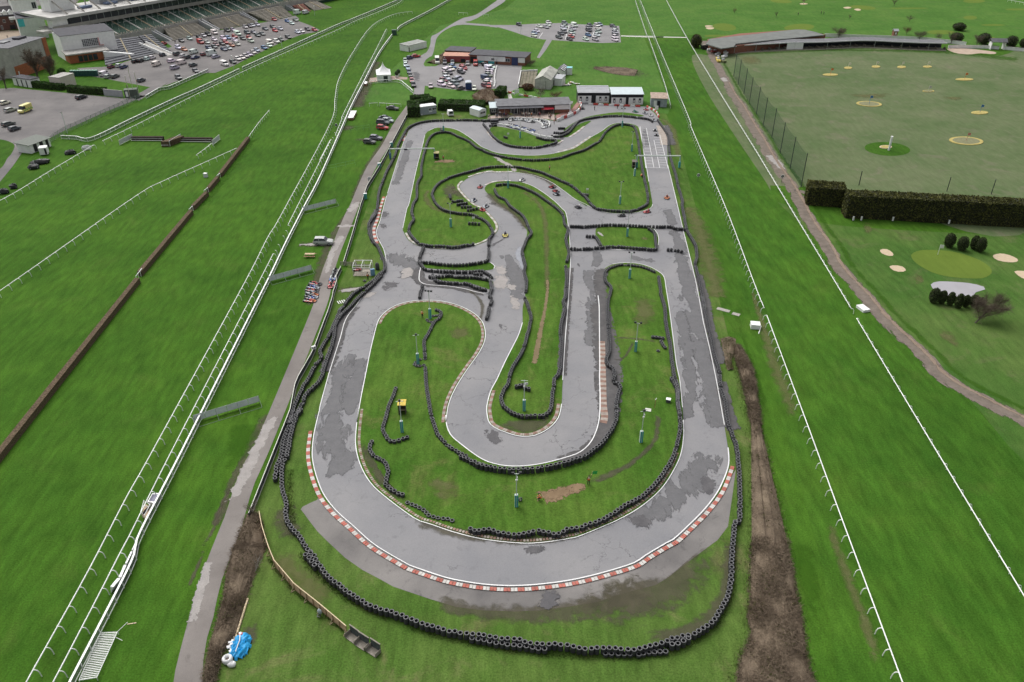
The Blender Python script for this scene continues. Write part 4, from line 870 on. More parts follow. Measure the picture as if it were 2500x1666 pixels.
# hooks / boxes on the fence
for c, x, y, nm in ((cA,985,780,'far'),(cA,820,1070,'middle'),(cA,630,1490,'near')):
    p = c((x, y))[0]; o = thing('equipment_cabinet', nm+' small teal cabinet against the upper dark fence', 'cabinet', p, .3)
    mb = MB(); mb.box((0,0,.75), (.8,.5,1.5)); mb.build('body', M('teal_paint', (.10,.36,.36), .5, .12, 1.5), o); mb = MB(); mb.box((0,0,1.53), (.86,.56,.06)); mb.build('lid', m_white, o)
p = cH((318,765))[0]; o = thing('signal_box', 'small white box with dark lamps hung on the dark fence', 'signal', p, .5)
mb = MB(); mb.box((0,0,1.2), (.75,.3,.6)); mb.build('body', m_white, o)
for s_ in (-.16,.16):
    mb = MB(); mb.lathe([(0,0),(.11,0),(.11,.04),(0,.04)], 10); me = mb.build('lamp', m_dkpanel, o, (s_,-.155,1.2)); me.rotation_euler = (PI/2,0,0)
p = cA((685,1260))[0]; o = thing('marker_board', 'white board with dark bars standing beside the upper dark fence', 'marker', p, .3)
mb = MB(); mb.box((0,0,.9), (.9,.06,1.2)); mb.build('board', m_white, o); mb = MB(); mb.box((-.15,-.04,.9), (.12,.03,.9)); mb.box((.2,-.04,.9), (.12,.03,.9)); mb.build('bars', m_dkpanel, o)
# plywood hoarding at the bottom
m_ply = M('plywood', (.52,.36,.24), 0.8, 0.2, 1.5); m_timber = M('timber', (.62,.50,.33), 0.8, 0.15, 2.0); m_batten = M('brown_batten', (.26,.15,.09), 0.85, 0.2, 2.0)
top = cL((915,0),(980,160),(1210,430),(1500,660),(1810,920), z=1.3); top = cK((810,1165),(840,1330), z=1.3)+top
P = resample(top, 1.22, smooth=False); o0 = P[0]
o = thing('plywood_hoarding', 'new plywood hoarding with battens along the lower left grass', 'hoarding', (o0[0], o0[1], 0)); L = [(p[0]-o0[0], p[1]-o0[1]) for p in P]
mc = MB()
for i in range(len(L)-1):
    a, b = L[i], L[i+1]; d = dist(a, b); r = ang(a, b); c = ((a[0]+b[0])/2, (a[1]+b[1])/2)
    mb = MB(); mb.box((c[0],c[1],.66), (d-.02,.03,1.22), r); mb.build('panel', m_ply, o)
    mc.box((c[0],c[1],1.3), (d,.1,.07), r)
    mb = MB(); mb.box((b[0]+math.sin(r)*.05,b[1]-math.cos(r)*.05,.64), (.09,.07,1.26), r); mb.build('batten', m_batten, o)
    if i % 2 == 1:
        mb = MB(); q = (b[0]+math.sin(r)*.55, b[1]-math.cos(r)*.55); mb.tube([(q[0],q[1],.02),(b[0]+math.sin(r)*.06,b[1]-math.cos(r)*.06,.9)], .045, 4); mb.tube([(q[0],q[1],.06),(b[0],b[1],.06)], .06, 4); mb.build('brace', m_timber, o)
mc.build('top_rail', m_timber, o)
# pallet shelters at its end
m_grey_wood = M('grey_weathered_wood', (.25,.225,.19), 0.9, 0.25, 2.0); m_slate = M('dark_slat', (.075,.085,.09), 0.8, 0.3, 2.0)
for k, (q0, q1, lab) in enumerate((((1795,1055),(1905,1135),'left'),((1905,1140),(2020,1215),'middle'),((2035,1215),(2150,1290),'right'))):
    a, b = cL(q0, q1); d = dist(a, b); o = thing('pallet_crate', '%s of the three weathered pallet crates ending the plywood hoarding' % ('leftmost' if k == 0 else lab+'most' if k == 2 else 'middle one'), 'crate', (a[0], a[1], 0), ang(a, b))
    mb = MB(); mb.box((d/2,.45,.08), (d-.04,.9,.08)); mb.build('floor', m_grey_wood, o)
    mb = MB()
    for j in range(6): mb.box((d*(j+.5)/6,.92,.7), (d/6-.05,.05,1.3))
    mb.build('back_slats', m_slate, o)
    mb = MB(); mb.box((d/2,.92,1.4), (d,.14,.08)); mb.box((0.03,.45,.35), (.06,.9,.6)); mb.box((d-.03,.45,.35), (.06,.9,.6)); mb.build('frame', m_grey_wood, o)
# slatted white gate leaning by the left fence
q = cQ((905,1545),(1110,1515),(1350,985),(1155,995), z=.5); cx = sum(p[0] for p in q)/4; cy = sum(p[1] for p in q)/4
o = thing('slatted_ramp', 'white slatted ramp standing beside the fence at the lower left', 'ramp', (cx, cy, 0))
L = [(p[0]-cx, p[1]-cy) for p in q]; mb = MB(); n = 26
for i in range(n):
    t = (i+.5)/n; a = (L[0][0]+(L[3][0]-L[0][0])*t, L[0][1]+(L[3][1]-L[0][1])*t); b = (L[1][0]+(L[2][0]-L[1][0])*t, L[1][1]+(L[2][1]-L[1][1])*t)
    mb.box(((a[0]+b[0])/2,(a[1]+b[1])/2,.5), (dist(a,b),.075,.04), ang(a,b))
mb.build('slats', m_rail, o)
mb = MB(); mb.tube([(p[0],p[1],.5) for p in L]+[(L[0][0],L[0][1],.5)], .045, 5); mb.build('frame', m_rail, o)
for i, p in enumerate(L):
    mb = MB(); mb.tube([(p[0],p[1],0),(p[0],p[1],.5)], .04, 5); mb.build('leg', m_rail, o)
mb = MB(); mb.tube([(L[2][0],L[2][1],.5),(L[2][0]+.5,L[2][1]+1.5,.3)], .035, 5); mb.tube([(L[2][0]-.3,L[2][1]-.6,.5),(L[2][0]+.9,L[2][1]-1.0,.2)], .035, 5); mb.build('brace', m_rail, o)
# white frames and roofs leaning in the left fence
for q, lab, top_ in ((cR((1690,590),(1775,605),(1835,490),(1750,490), z=.7), 'white framed hatch with dark blue lid between the left rails', (.10,.10,.17)),):
    cx = sum(p[0] for p in q)/4; cy = sum(p[1] for p in q)/4; o = thing('equipment_box', lab, 'box', (cx, cy, 0)); L = [(p[0]-cx, p[1]-cy) for p in q]
    mb = MB(); mb.hexa([(x,y,0) for x,y in L], [(x,y,.7) for x,y in L]); mb.build('body', m_white, o)
    mb = MB(); mb.hexa([(x*.72,y*.72,.7) for x,y in L], [(x*.72,y*.72,.73) for x,y in L]); mb.build('lid', M('dark_blue_lid', top_, .4, .1), o)
q = cR((1640,770),(1680,815),(1745,690),(1675,640)); cx = sum(p[0] for p in q)/4; cy = sum(p[1] for p in q)/4
o = thing('starters_cart', 'open white cart with dark gear between the left rails', 'cart', (cx, cy, 0)); L = [(p[0]-cx, p[1]-cy) for p in q]
mb = MB(); mb.hexa([(x,y,.1) for x,y in L], [(x,y,.5) for x,y in L]); mb.build('tray', M('pale_wood_tray', (.5,.38,.26), .8, .15), o)
mb = MB(); mb.tube([(x,y,1.1) for x,y in L]+[(L[0][0],L[0][1],1.1)], .06, 5)
for x, y in L: mb.tube([(x,y,0),(x,y,1.1)], .05, 5)
mb.build('frame', m_white, o); mb = MB()
for i in range(5):
    for j in range(2): mb.box((L[0][0]*(.6-.3*i)+.1*j, L[0][1]*(.6-.3*i)+j*.35-.1, .62), (.2,.2,.24), .5)
mb.build('gear', m_dkpanel, o)
for i, (q0, q1) in enumerate((((1515,1150),(1580,1005)),((1440,1300),(1505,1165)),((1365,1460),(1425,1320)),((1270,1567),(1350,1470)))):
    a, b = cR(q0, q1, z=1.15); d = dist(a, b); o = thing('folded_board', '%s white board propped against the left fence' % ('topmost','second','third','lowest')[i], 'board', (a[0], a[1], 0), ang(a, b), 'white boards propped on the left fence')
    mb = MB(); mb.hexa([(0,.25,0),(d,.25,0),(d,.3,0),(0,.3,0)], [(0,-.1-.1*i,1.2),(d,-.1-.1*i,1.2),(d,.02,1.22),(0,.02,1.22)]); mb.build('panel', m_white, o)
    mb = MB(); mb.tube([(.15,.28,.05),(d-.15,.28,.05)], .04, 4); mb.build('strut', m_dkpanel, o)
# advertising hoardings across the rail
m_alu = M('pale_grey_hoarding', (.66,.69,.72), 0.6, 0.08, 1.0); m_steel = M('galvanised_steel', (.38,.42,.40), 0.45, 0.1, 2.0, .4)
for lab, a, b, c_, d_ in (('uppermost grey hoarding crossing the left fence, above the silver car', (770,205), (1235,88), None, cC), ('second grey hoarding crossing the left fence, below the wooden bench', (320,1160), (900,1000), None, cC), ('nearest grey hoarding crossing the left fence, at the bend of the lane', (475,1030), (632,980), None, 'S')):
    if d_ == 'S': A, B = G(475,1029,.25), G(633,981,.25)
    else: A, B = d_(a, b, z=.3)
    d = dist(A, B); o = thing('grey_hoarding', lab, 'hoarding', (A[0], A[1], 0), ang(A, B)); n = 6
    for i in range(n):
        mb = MB(); mb.box((d*(i+.5)/n,0,.85), (d/n-.06,.04,1.1)); mb.build('panel', m_alu, o)
    mb = MB(); mb.tube([(0,.0,1.42),(d,0,1.42)], .04, 5); mb.tube([(0,0,.28),(d,0,.28)], .04, 5); mb.build('frame', m_steel, o)
    for i in range(0, n+1, 2):
        mb = MB(); mb.tube([(d*i/n,.03,1.3),(d*i/n,-1.5,.03)], .03, 4); mb.tube([(d*i/n,0,1.42),(d*i/n,0,0)], .04, 4); mb.build('brace', m_steel, o)
    mb = MB(); mb.tube([(0,-1.5,.03),(d,-1.5,.03)], .03, 4); mb.build('foot_rail', m_steel, o)
# thin green wire frames on the left grass
m_wire = M('green_wire_frame', (.22,.42,.22), 0.6, .1, 2)
for lab, q in (('faint green wire frame on grass left of the parked cars, upper', ((425,580),(690,540),(650,440),(415,480))), ('faint green wire frame on grass beside the left fence, lower', ((100,1115),(490,1030),(465,900),(90,965)))):
    A, B = cA(q[0], q[1]); d = dist(A, B); h = 1.6; o = thing('wire_frame', lab, 'frame', (A[0], A[1], 0), ang(A, B))
    mb = MB(); mb.tube([(0,0,h),(d,0,h)], .025, 4); mb.tube([(0,0,h*.5),(d,0,h*.5)], .02, 4); mb.build('rails', m_wire, o)
    for i in range(4): mb = MB(); mb.tube([(d*i/3,0,0),(d*i/3,0,h)], .03, 4); mb.build('post', m_wire, o)
# ================================================================ PEOPLE
m_skin = M('skin', (.45,.28,.20), 0.6, .08, 6); m_hair = M('dark_hair', (.03,.022,.018), 0.6, .2, 6)
m_cloth = MOC('clothing', .85, .15); m_trouser = M('dark_trousers', (.028,.028,.034), .85, .2, 4, spec=.1)
m_hiviz = M('orange_high_visibility', (.80,.22,.07), .7, .1, 4); m_hivizp = M('pale_reflective_band', (.75,.68,.55), .5, .06, 4)
m_helm = MOC('helmet_shell', .25, .5, .03); m_shoe = M('black_shoe', (.02,.02,.02), .6, .2, 4); m_visor = M('dark_visor', (.02,.02,.025), .15, .1, 2)
def limb_skin(name, joints, bones, zsplit=None, mats=None):
    """one continuous skinned body; joints: {key: (pos, radius)}"""
    keys = list(joints); idx = {k: i for i, k in enumerate(keys)}
    me = bpy.data.meshes.new(name); me.from_pydata([joints[k][0] for k in keys], [(idx[a], idx[b]) for a, b in bones], [])
    o = bpy.data.objects.new(name, me); COL.objects.link(o)
    md = o.modifiers.new('skin', 'SKIN'); md.use_smooth_shade = True
    sv = me.skin_vertices[0].data
    for k, i in idx.items():
        r = joints[k][1]; sv[i].radius = (r, r) if not isinstance(r, tuple) else r; sv[i].use_root = (k == 'pelvis')
    ss = o.modifiers.new('sub', 'SUBSURF'); ss.levels = 1; ss.render_levels = 1
    dg = bpy.context.evaluated_depsgraph_get(); ev = o.evaluated_get(dg)
    out = bpy.data.meshes.new_from_object(ev); bpy.data.objects.remove(o); bpy.data.meshes.remove(me)
    return out
def fingers(mb, wrist, d, side, mi):
    d = Vector(d).normalized(); s_ = d.cross(Vector((0,1,0))).normalized()*1.0
    if s_.length < .1: s_ = Vector((1,0,0))
    w_ = Vector(wrist)
    for i, l in enumerate((.065,.078,.072,.055)):
        b = w_+d*.085+s_*(.027-.018*i); k = Vector((0,.012+.004*i,0))
        mb.tube([b, b+d*l*.55+k, b+d*l+k*2.2], [.0095,.009,.007], 5, mi)
    b = w_+d*.03+s_*.035; mb.tube([b, b+d*.035+s_*.028, b+d*.075+s_*.03], [.011,.010,.008], 5, mi)
def person_meshes(pose):
    J = {}
    def j(k, x, y, z, r): J[k] = ((x, y, z), r)
    if pose in ('stand', 'flag', 'walk'):
        st_ = .16 if pose == 'walk' else 0.0
        j('pelvis',0,0,.93,(.155,.115)); j('waist',0,0,1.08,(.145,.105)); j('chest',0,0,1.30,(.175,.12)); j('neck',0,.01,1.49,.06); j('jaw',0,.03,1.57,.075); j('crown',0,.0,1.70,.088)
        for s_, n in ((1,'l'),(-1,'r')):
            f = st_*s_
            j('hip'+n,.10*s_,0,.86,.098); j('knee'+n,.115*s_,f*.7+.02,.48,.066); j('ankle'+n,.12*s_,f*1.4-.03*(st_>0),.09,.045); j('toe'+n,.135*s_,f*1.4+.15,.05,.042)
            j('sh'+n,.20*s_,0,1.41,.068)
            if pose == 'flag' and s_ == 1:
                j('el'+n,.36*s_,.12,1.30,.047); j('wr'+n,.44*s_,.30,1.42,.033); j('hand'+n,.455*s_,.375,1.45,.036)
            else:
                j('el'+n,.27*s_,-.02-f*.4,1.13,.047); j('wr'+n,.275*s_,.07-f*.8,.90,.033); j('hand'+n,.275*s_,.085-f*.8,.82,.036)
    elif pose == 'crouch':
        j('pelvis',0,-.12,.42,(.155,.12)); j('waist',0,-.06,.58,(.145,.11)); j('chest',0,.06,.80,(.17,.12)); j('neck',0,.14,.97,.06); j('jaw',0,.19,1.05,.075); j('crown',0,.19,1.18,.088)
        for s_, n in ((1,'l'),(-1,'r')):
            j('hip'+n,.11*s_,-.1,.38,.098); j('knee'+n,.17*s_,.28,.46,.068); j('ankle'+n,.15*s_,.10,.09,.046); j('toe'+n,.17*s_,.28,.05,.042)
            j('sh'+n,.20*s_,.1,.90,.066); j('el'+n,.27*s_,.22,.68,.046); j('wr'+n,.20*s_,.38,.56,.033); j('hand'+n,.17*s_,.45,.53,.036)
    else:  # seated in a kart
        j('pelvis',0,-.30,.20,(.16,.13)); j('waist',0,-.36,.34,(.15,.12)); j('chest',0,-.42,.56,(.175,.13)); j('neck',0,-.43,.74,.06); j('jaw',0,-.40,.81,.075); j('crown',0,-.42,.93,.09)
        for s_, n in ((1,'l'),(-1,'r')):
            j('hip'+n,.10*s_,-.22,.20,.098); j('knee'+n,.20*s_,.20,.36,.07); j('ankle'+n,.17*s_,.58,.19,.046); j('toe'+n,.17*s_,.66,.28,.042)
            j('sh'+n,.20*s_,-.40,.66,.068); j('el'+n,.29*s_,-.14,.50,.047); j('wr'+n,.15*s_,.08,.54,.034); j('hand'+n,.12*s_,.14,.56,.036)
    B = [('pelvis','waist'),('waist','chest'),('chest','neck'),('neck','jaw'),('jaw','crown')]
    for n in 'lr': B += [('pelvis','hip'+n),('hip'+n,'knee'+n),('knee'+n,'ankle'+n),('ankle'+n,'toe'+n),('chest','sh'+n),('sh'+n,'el'+n),('el'+n,'wr'+n),('wr'+n,'hand'+n)]
    me = limb_skin('person_body', J, B)
    P = {k: Vector(v[0]) for k, v in J.items()}
    legs = ('hipl','kneel','anklel','hipr','kneer','ankler'); mi = []
    for p in me.polygons:
        k = min(P, key=lambda q: (P[q]-p.center).length)
        mi.append(3 if k[:3] == 'toe' else 1 if k in legs or k == 'pelvis' else 2 if k in ('jaw','crown','neck','handl','handr') else 0)
    me.materials.clear()
    for m in (m_cloth, m_trouser, m_skin, m_shoe): me.materials.append(m)
    me.polygons.foreach_set('material_index', mi)
    # face and fingers folded into the same mesh
    mb = MB(); c = P['jaw'].lerp(P['crown'], .45)
    mb.blob((c.x, c.y+.10, c.z), (.014,.024,.02), 6, 4, 2)
    for s_ in (-1,1): mb.blob((c.x+.085*s_, c.y+.005, c.z), (.012,.022,.03), 6, 4, 2); mb.blob((c.x+.032*s_, c.y+.083, c.z+.03), (.012,.008,.008), 6, 4, 3)
    mb.box((c.x, c.y+.09, c.z-.045), (.045,.01,.01), 0, 3)
    for n in 'lr': fingers(mb, P['wr'+n], P['hand'+n]-P['wr'+n], n, 2)
    extra = mb.mesh('x', [m_cloth, m_trouser, m_skin, m_shoe], True)
    bm = __import__('bmesh').new(); bm.from_mesh(me); bm.from_mesh(extra); bm.to_mesh(me); bm.free(); bpy.data.meshes.remove(extra)
    me.polygons.foreach_set('use_smooth', [True]*len(me.polygons))
    hb = MB(); q = P['crown']; hb.blob((q.x, q.y-.012, q.z+.0), (.098,.108,.10), 8, 6)
    hair = hb.mesh('hair', m_hair, True)
    ch, pv = P['chest'], P['pelvis']; vb = MB(); ax = (P['neck']-pv); ring = []
    for t, rx, ry in ((.08,.20,.155),(.35,.19,.15),(.68,.215,.165),(.90,.15,.12)):
        cc = pv.lerp(P['neck'], t)
        ring.append([(cc.x+rx*math.cos(2*PI*i/12), cc.y+ry*math.sin(2*PI*i/12), cc.z) for i in range(12)])
    for i in range(3):
        vb.add(ring[i]+ring[i+1], [(k, (k+1)%12, 12+(k+1)%12, 12+k) for k in range(12)], 1 if i == 2 else 0)
    vest = vb.mesh('vest', [m_hiviz, m_hivizp], True)
    hl = MB(); hl.blob((q.x, q.y+.012, q.z-.045), (.135,.152,.145), 10, 7); helm = hl.mesh('helmet', m_helm, True)
    vi = MB(); vi.blob((q.x, q.y+.085, q.z-.03), (.105,.088,.052), 8, 5); visor = vi.mesh('visor', m_visor, True)
    return me, hair, vest, helm, visor
POSE = {k: person_meshes(k) for k in ('stand','flag','walk','crouch','sit')}
def person(p, pose, label, rz=0.0, col=(.1,.1,.12), vest=False, helm=None, z=0.0, group=None, simple=False):
    body, hair, vst, hl, vi = POSE[pose]
    t = thing('person', label, 'person', (p[0], p[1], z), rz, group)
    inst('body', body, t, color=col)
    if helm is not None:
        h = inst('helmet', hl, t, color=helm); inst('visor', vi, h)
    else: inst('hair', hair, t)
    if vest: inst('vest', vst, t)
    return t
pt = lambda c, x, y: c((x, y))[0]
mar = person(pt(cJ,1085,1040), 'flag', 'person in orange vest seen from behind, standing on the dirt path with a green flag', 0.2, (.05,.035,.03), True, z=.1)
o = thing('green_flag', 'small bright green flag held out beside the standing marshal', 'flag', (mar.location[0], mar.location[1], .1), .2)
mb = MB(); mb.tube([(.46,.38,1.30),(.70,.55,2.0)], .014, 5); mb.build('pole', m_timber, o)
mb = MB(); n = 6; vs = []
for i in range(n+1):
    for jx in range(2): vs.append((.70+.9*i/n*.8-.13*jx, .55+.05*math.sin(i*1.8), 2.0-.55*jx-.12*(i/n)))
mb.add(vs, [(2*i,2*i+1,2*i+3,2*i+2) for i in range(n)]); mb.add([(a,b+.012,c) for a,b,c in vs], [(2*i,2*i+2,2*i+3,2*i+1) for i in range(n)])
mb.build('cloth', M('green_flag_cloth', (.04,.42,.10), .7, .15, 3), o)
person(pt(cJ,620,1185), 'crouch', 'person in orange high visibility clothes crouching at the left end of the dirt path', 1.6, (.72,.18,.08), True, z=.1)
person(pt(cF,288,715), 'stand', 'person in yellow orange vest standing on grass left of the upper teal lamp post', -.6, (.7,.25,.05), True, z=.1)
person(pt(cB,792,1070), 'stand', 'person in orange vest standing at the tip of the upper infield', -1.2, (.06,.05,.05), True, z=.1)
person(pt(cB,1888,1145), 'crouch', 'person in orange crouching beside the tyres left of the main straight', -1.4, (.8,.25,.08), True, z=.1)
person(pt(cA,1695,970), 'stand', 'person in yellow vest standing on bare dirt below the left gantry', .4, (.04,.04,.05), True, z=.1)
person(pt(c7,1450,930), 'stand', 'person in dark clothes and pink orange vest beside the white cage', 2.6, (.02,.02,.025), True)
person(pt(cK,-260,280), 'walk', 'person', 0) if False else None
person(pt(c5,625,610), 'stand', 'person in black standing alone in the pit lane below the left hut', 1.0, (.03,.03,.04))
person(pt(c5,1110,580), 'stand', 'person in black standing in the pit lane between the two huts', 2.0, (.02,.02,.025))
person(pt(c5,1245,580), 'walk', 'person in red top walking in the pit lane before the white roofed hut', 2.4, (.45,.12,.08))
CROWD = 'people watching from the kart cafe terrace'
tops = [((.03,.03,.04),'black'),((.55,.55,.55),'pale grey'),((.25,.05,.05),'dark red'),((.06,.08,.20),'navy'),((.62,.60,.55),'white'),((.10,.13,.10),'dark green'),((.35,.28,.20),'tan')]
crowd = [(430,560),(470,555),(500,560),(540,570),(560,540),(600,470),(640,455),(560,480),(905,540),(930,560),(965,560),(1010,560),(1025,540),(1060,560),(1100,560),(1150,560),(1165,545),(860,440),(900,450),(1030,470),(1090,460),(1210,460),(1290,450),(1330,540),(1350,560),(1310,560),(1390,470),(1580,600),(1610,610),(1600,580),(1720,640),(1735,650),(1690,740),(130,600),(160,600),(300,585),(330,590),(395,530),(1560,560),(1640,540)]
for i, (x, y) in enumerate(crowd):
    c_, nm = tops[(i*5+i//3) % 7]
    if i == 15: c_, nm = (.85,.25,.05), 'bright orange'
    third = 'left end' if x < 450 else 'left half' if x < 900 else 'middle' if x < 1250 else 'right half' if x < 1500 else 'right end'
    person(pt(c4,x,y), ('stand','walk','stand')[i%3], '%s in a %s top in the crowd at the %s of the terrace' % ('person', nm, third), random.uniform(0,6.28), c_, z=.12, group=CROWD+', '+nm+' '+third)
for i, (c,x,y,nm) in enumerate(((cT,160,600,'person near the dark car by the grandstand ramp'),(cT,830,475,'person standing between parked cars near the black four by four'),(cT,370,810,'person standing beside the navy car in the grandstand car park'),(cT,1590,240,'person beside the red car at the far end of the grandstand'),(c0,190,930,'person in dark clothes crossing the sandy yard at the top left'),(cS,1745,1235,'person in dark clothes by the gate in the steel fence'))):
    person(pt(c,x,y), 'walk', nm, i*1.1, (.05,.05,.06))
for i, (x,y) in enumerate(((1950,215),(2265,195),(2300,200))): person(pt(cW,x,y), 'walk', ('golfer in dark clothes striding alone on the far fairway','golfer on the far fairway, left of a pair','golfer on the far fairway, right of a pair')[i], i*2, (.04,.05,.06))
BAYP = []
# ================================================================ KARTS
m_kart = MOC('kart_bodywork', .35, .5); m_black = M('black_plastic', (.025,.025,.028), .5, .2, 3); m_kseat = M('kart_seat', (.05,.05,.055), .4, .2, 3)
def kart_meshes():
    b = MB()  # bodywork ring: side pods, nose, rear bumper
    for s_ in (-1,1): b.hexa([(.42*s_-.11,-.55,.08),(.42*s_+.24*max(s_,0)-.0,-.55,.08),(.42*s_+.24*max(s_,0),.45,.08),(.42*s_-.11,.45,.08)] if s_ > 0 else [(-.66,-.55,.08),(-.31,-.55,.08),(-.31,.45,.08),(-.66,.45,.08)],
                             [(.36,-.5,.30),(.62,-.5,.28),(.62,.4,.28),(.36,.4,.30)] if s_ > 0 else [(-.62,-.5,.28),(-.36,-.5,.30),(-.36,.4,.30),(-.62,.4,.28)])
    b.hexa([(-.55,.72,.07),(.55,.72,.07),(.42,1.02,.07),(-.42,1.02,.07)], [(-.45,.70,.27),(.45,.70,.27),(.30,.96,.20),(-.30,.96,.20)])
    b.hexa([(-.24,.42,.12),(.24,.42,.12),(.20,.80,.12),(-.20,.80,.12)], [(-.14,.46,.52),(.14,.46,.52),(.16,.78,.28),(-.16,.78,.28)])
    body = b.mesh('bodywork', m_kart)
    b = MB(); b.tube([(-.62,-.80,.16),(-.68,-.5,.16),(-.70,.0,.16),(-.68,.6,.16),(-.5,.98,.16),(0,1.06,.16),(.5,.98,.16),(.68,.6,.16),(.70,0,.16),(.68,-.5,.16),(.62,-.80,.16),(.4,-.95,.16),(-.4,-.95,.16)], .05, 6, closed=True)
    bumper = b.mesh('bumper', m_black)
    b = MB(); b.box((0,0,.07), (.72,1.7,.04)); b.tube([(-.5,-.62,.16),(.5,-.62,.16)], .025, 5); b.tube([(-.5,.62,.14),(.5,.62,.14)], .02, 5); floor = b.mesh('chassis', m_black)
    b = MB(); b.hexa([(-.2,-.55,.08),(.2,-.55,.08),(.18,-.1,.08),(-.18,-.1,.08)], [(-.2,-.5,.16),(.2,-.5,.16),(.18,-.1,.16),(-.18,-.1,.16)]); b.hexa([(-.21,-.62,.1),(.21,-.62,.1),(.2,-.52,.1),(-.2,-.52,.1)], [(-.17,-.74,.6),(.17,-.74,.6),(.17,-.68,.6),(-.17,-.68,.6)])
    seat = b.mesh('seat', m_kseat)
    b = MB(); b.lathe([(.09,-.09),(.14,-.09),(.14,.09),(.09,.09)], 12, closed=True); 
    b.v = [(z, y, -x) for x, y, z in b.v]; wheel = b.mesh('wheel', m_tyre)
    b = MB(); b.tube([(.14*math.cos(a*PI/5), .13+.06*math.sin(a*PI/5), .56+.11*math.sin(a*PI/5)) for a in range(10)], .014, 5, closed=True); b.tube([(0,.13,.56),(0,.42,.22)], .015, 5); steer = b.mesh('steering_wheel', m_black)
    b = MB(); b.box((.40,-.42,.22), (.2,.32,.24)); b.tube([(.4,-.6,.25),(.2,-.85,.25)], .035, 5); eng = b.mesh('engine', m_steel)
    return body, bumper, floor, seat, wheel, steer, eng
KM = kart_meshes()
def kart(p, rz, col, label, driver=None, helm=(.75,.75,.75), dlabel=None, z=.05, group=None, dgroup=None):
    t = thing('go_kart', label, 'kart', (p[0], p[1], z), rz, group)
    inst('bodywork', KM[0], t, color=col); inst('bumper', KM[1], t); inst('chassis', KM[2], t); inst('seat', KM[3], t); inst('steering_wheel', KM[5], t); inst('engine', KM[6], t)
    for x, y in ((-.58,-.62),(.58,-.62),(-.56,.62),(.56,.62)): inst('wheel', KM[4], t, (x, y, .14))
    if driver is not None: person(p, 'sit', dlabel, rz, driver, helm=helm, z=z, group=dgroup)
    return t
KC = {'red':(.42,.05,.05),'white':(.70,.70,.70),'silver':(.40,.42,.45),'black':(.04,.04,.045),'yellow':(.65,.55,.12),'blue':(.08,.14,.40),'orange':(.55,.17,.06),'green':(.10,.28,.18)}
def hd(c, x, y, vx, vy):
    a = c((x, y))[0]; b = c((x+vx, y+vy))[0]
    return a, ang(a, b)-PI/2
for c, x, y, vx, vy, k, dc, hc, where in (
  (cD,1075,105,-25,40,'red',(.03,.03,.05),(.55,.56,.6),'entering the top of the S bend'),
  (cD,987,290,-45,30,'silver',(.03,.05,.12),(.85,.85,.85),'in the middle of the S bend beside the pale kerb'),
  (cD,1150,370,-40,25,'silver',(.30,.32,.36),(.85,.85,.85),'just behind a red kart by the tyre bundles'),
  (cD,1107,418,40,22,'red',(.35,.06,.06),(.7,.7,.7),'clipping the pale kerb by the tyre bundles'),
  (cD,1420,765,0,50,'yellow',(.06,.06,.08),(.10,.14,.35),'alone at the bottom of the S bend'),
  (cB,460,1185,-60,20,'white',(.35,.36,.42),(.85,.85,.85),'on the top arc of the middle loop'),
  (cB,822,1270,-60,-25,'red',(.35,.05,.06),(.5,.1,.1),'leading the group of three on the middle slope'),
  (cB,868,1318,-60,-25,'red',(.30,.06,.08),(.6,.6,.6),'second in the group of three on the middle slope'),
  (cB,876,1355,-60,-25,'silver',(.05,.06,.10),(.25,.25,.35),'last in the group of three on the middle slope'),
  (cB,1135,1510,-60,-30,'black',(.20,.20,.24),(.85,.85,.85),'alone near the foot of the middle slope'),
  (cB,2195,1395,-10,60,'orange',(.30,.10,.08),(.75,.6,.55),'running down the main straight alone'),
  (c5,1910,1045,8,-50,'white',(.05,.06,.12),(.55,.75,.8),'first of two on the starting grid'),
  (c5,1938,1145,8,-50,'silver',(.10,.11,.14),(.7,.7,.7),'second of two on the starting grid'),
  (cE,885,160,-60,5,'black',(.04,.05,.05),(.10,.20,.15),'below the arch of tyres on the cross link'),
  (cE,1228,108,-60,12,'red',(.36,.05,.06),(.45,.08,.08),'turning off the main straight'),
  (c5,1488,650,50,10,'green',(.10,.25,.25),(.4,.6,.6),'rolling along the pit lane, leftmost'),
  (c5,1700,680,50,25,'silver',(.18,.18,.20),(.6,.6,.6),'second in the pit lane exit'),
  (c5,1822,730,45,40,'white',(.30,.34,.36),(.6,.75,.7),'third in the pit lane exit'),
  (c5,1888,838,35,45,'silver',(.05,.05,.06),(.8,.8,.8),'leaving the pit lane, lowest'),
  ):
    p, r = hd(c, x, y, vx, vy)
    kart(p, r, KC[k], '%s go kart %s' % (k, where), dc, hc, ' '.join(('driver in helmet in the %s kart %s' % (k, where)).split()[:16]))
p, r = hd(c5, 375, 585, -10, -60); kart(p, r, KC['black'], 'dark go kart parked by the curving white barrier at the pit entrance')
p, r = hd(c5, 1720, 605, 40, 20); kart(p, r, KC['red'], 'empty red go kart parked against the pit exit barrier')
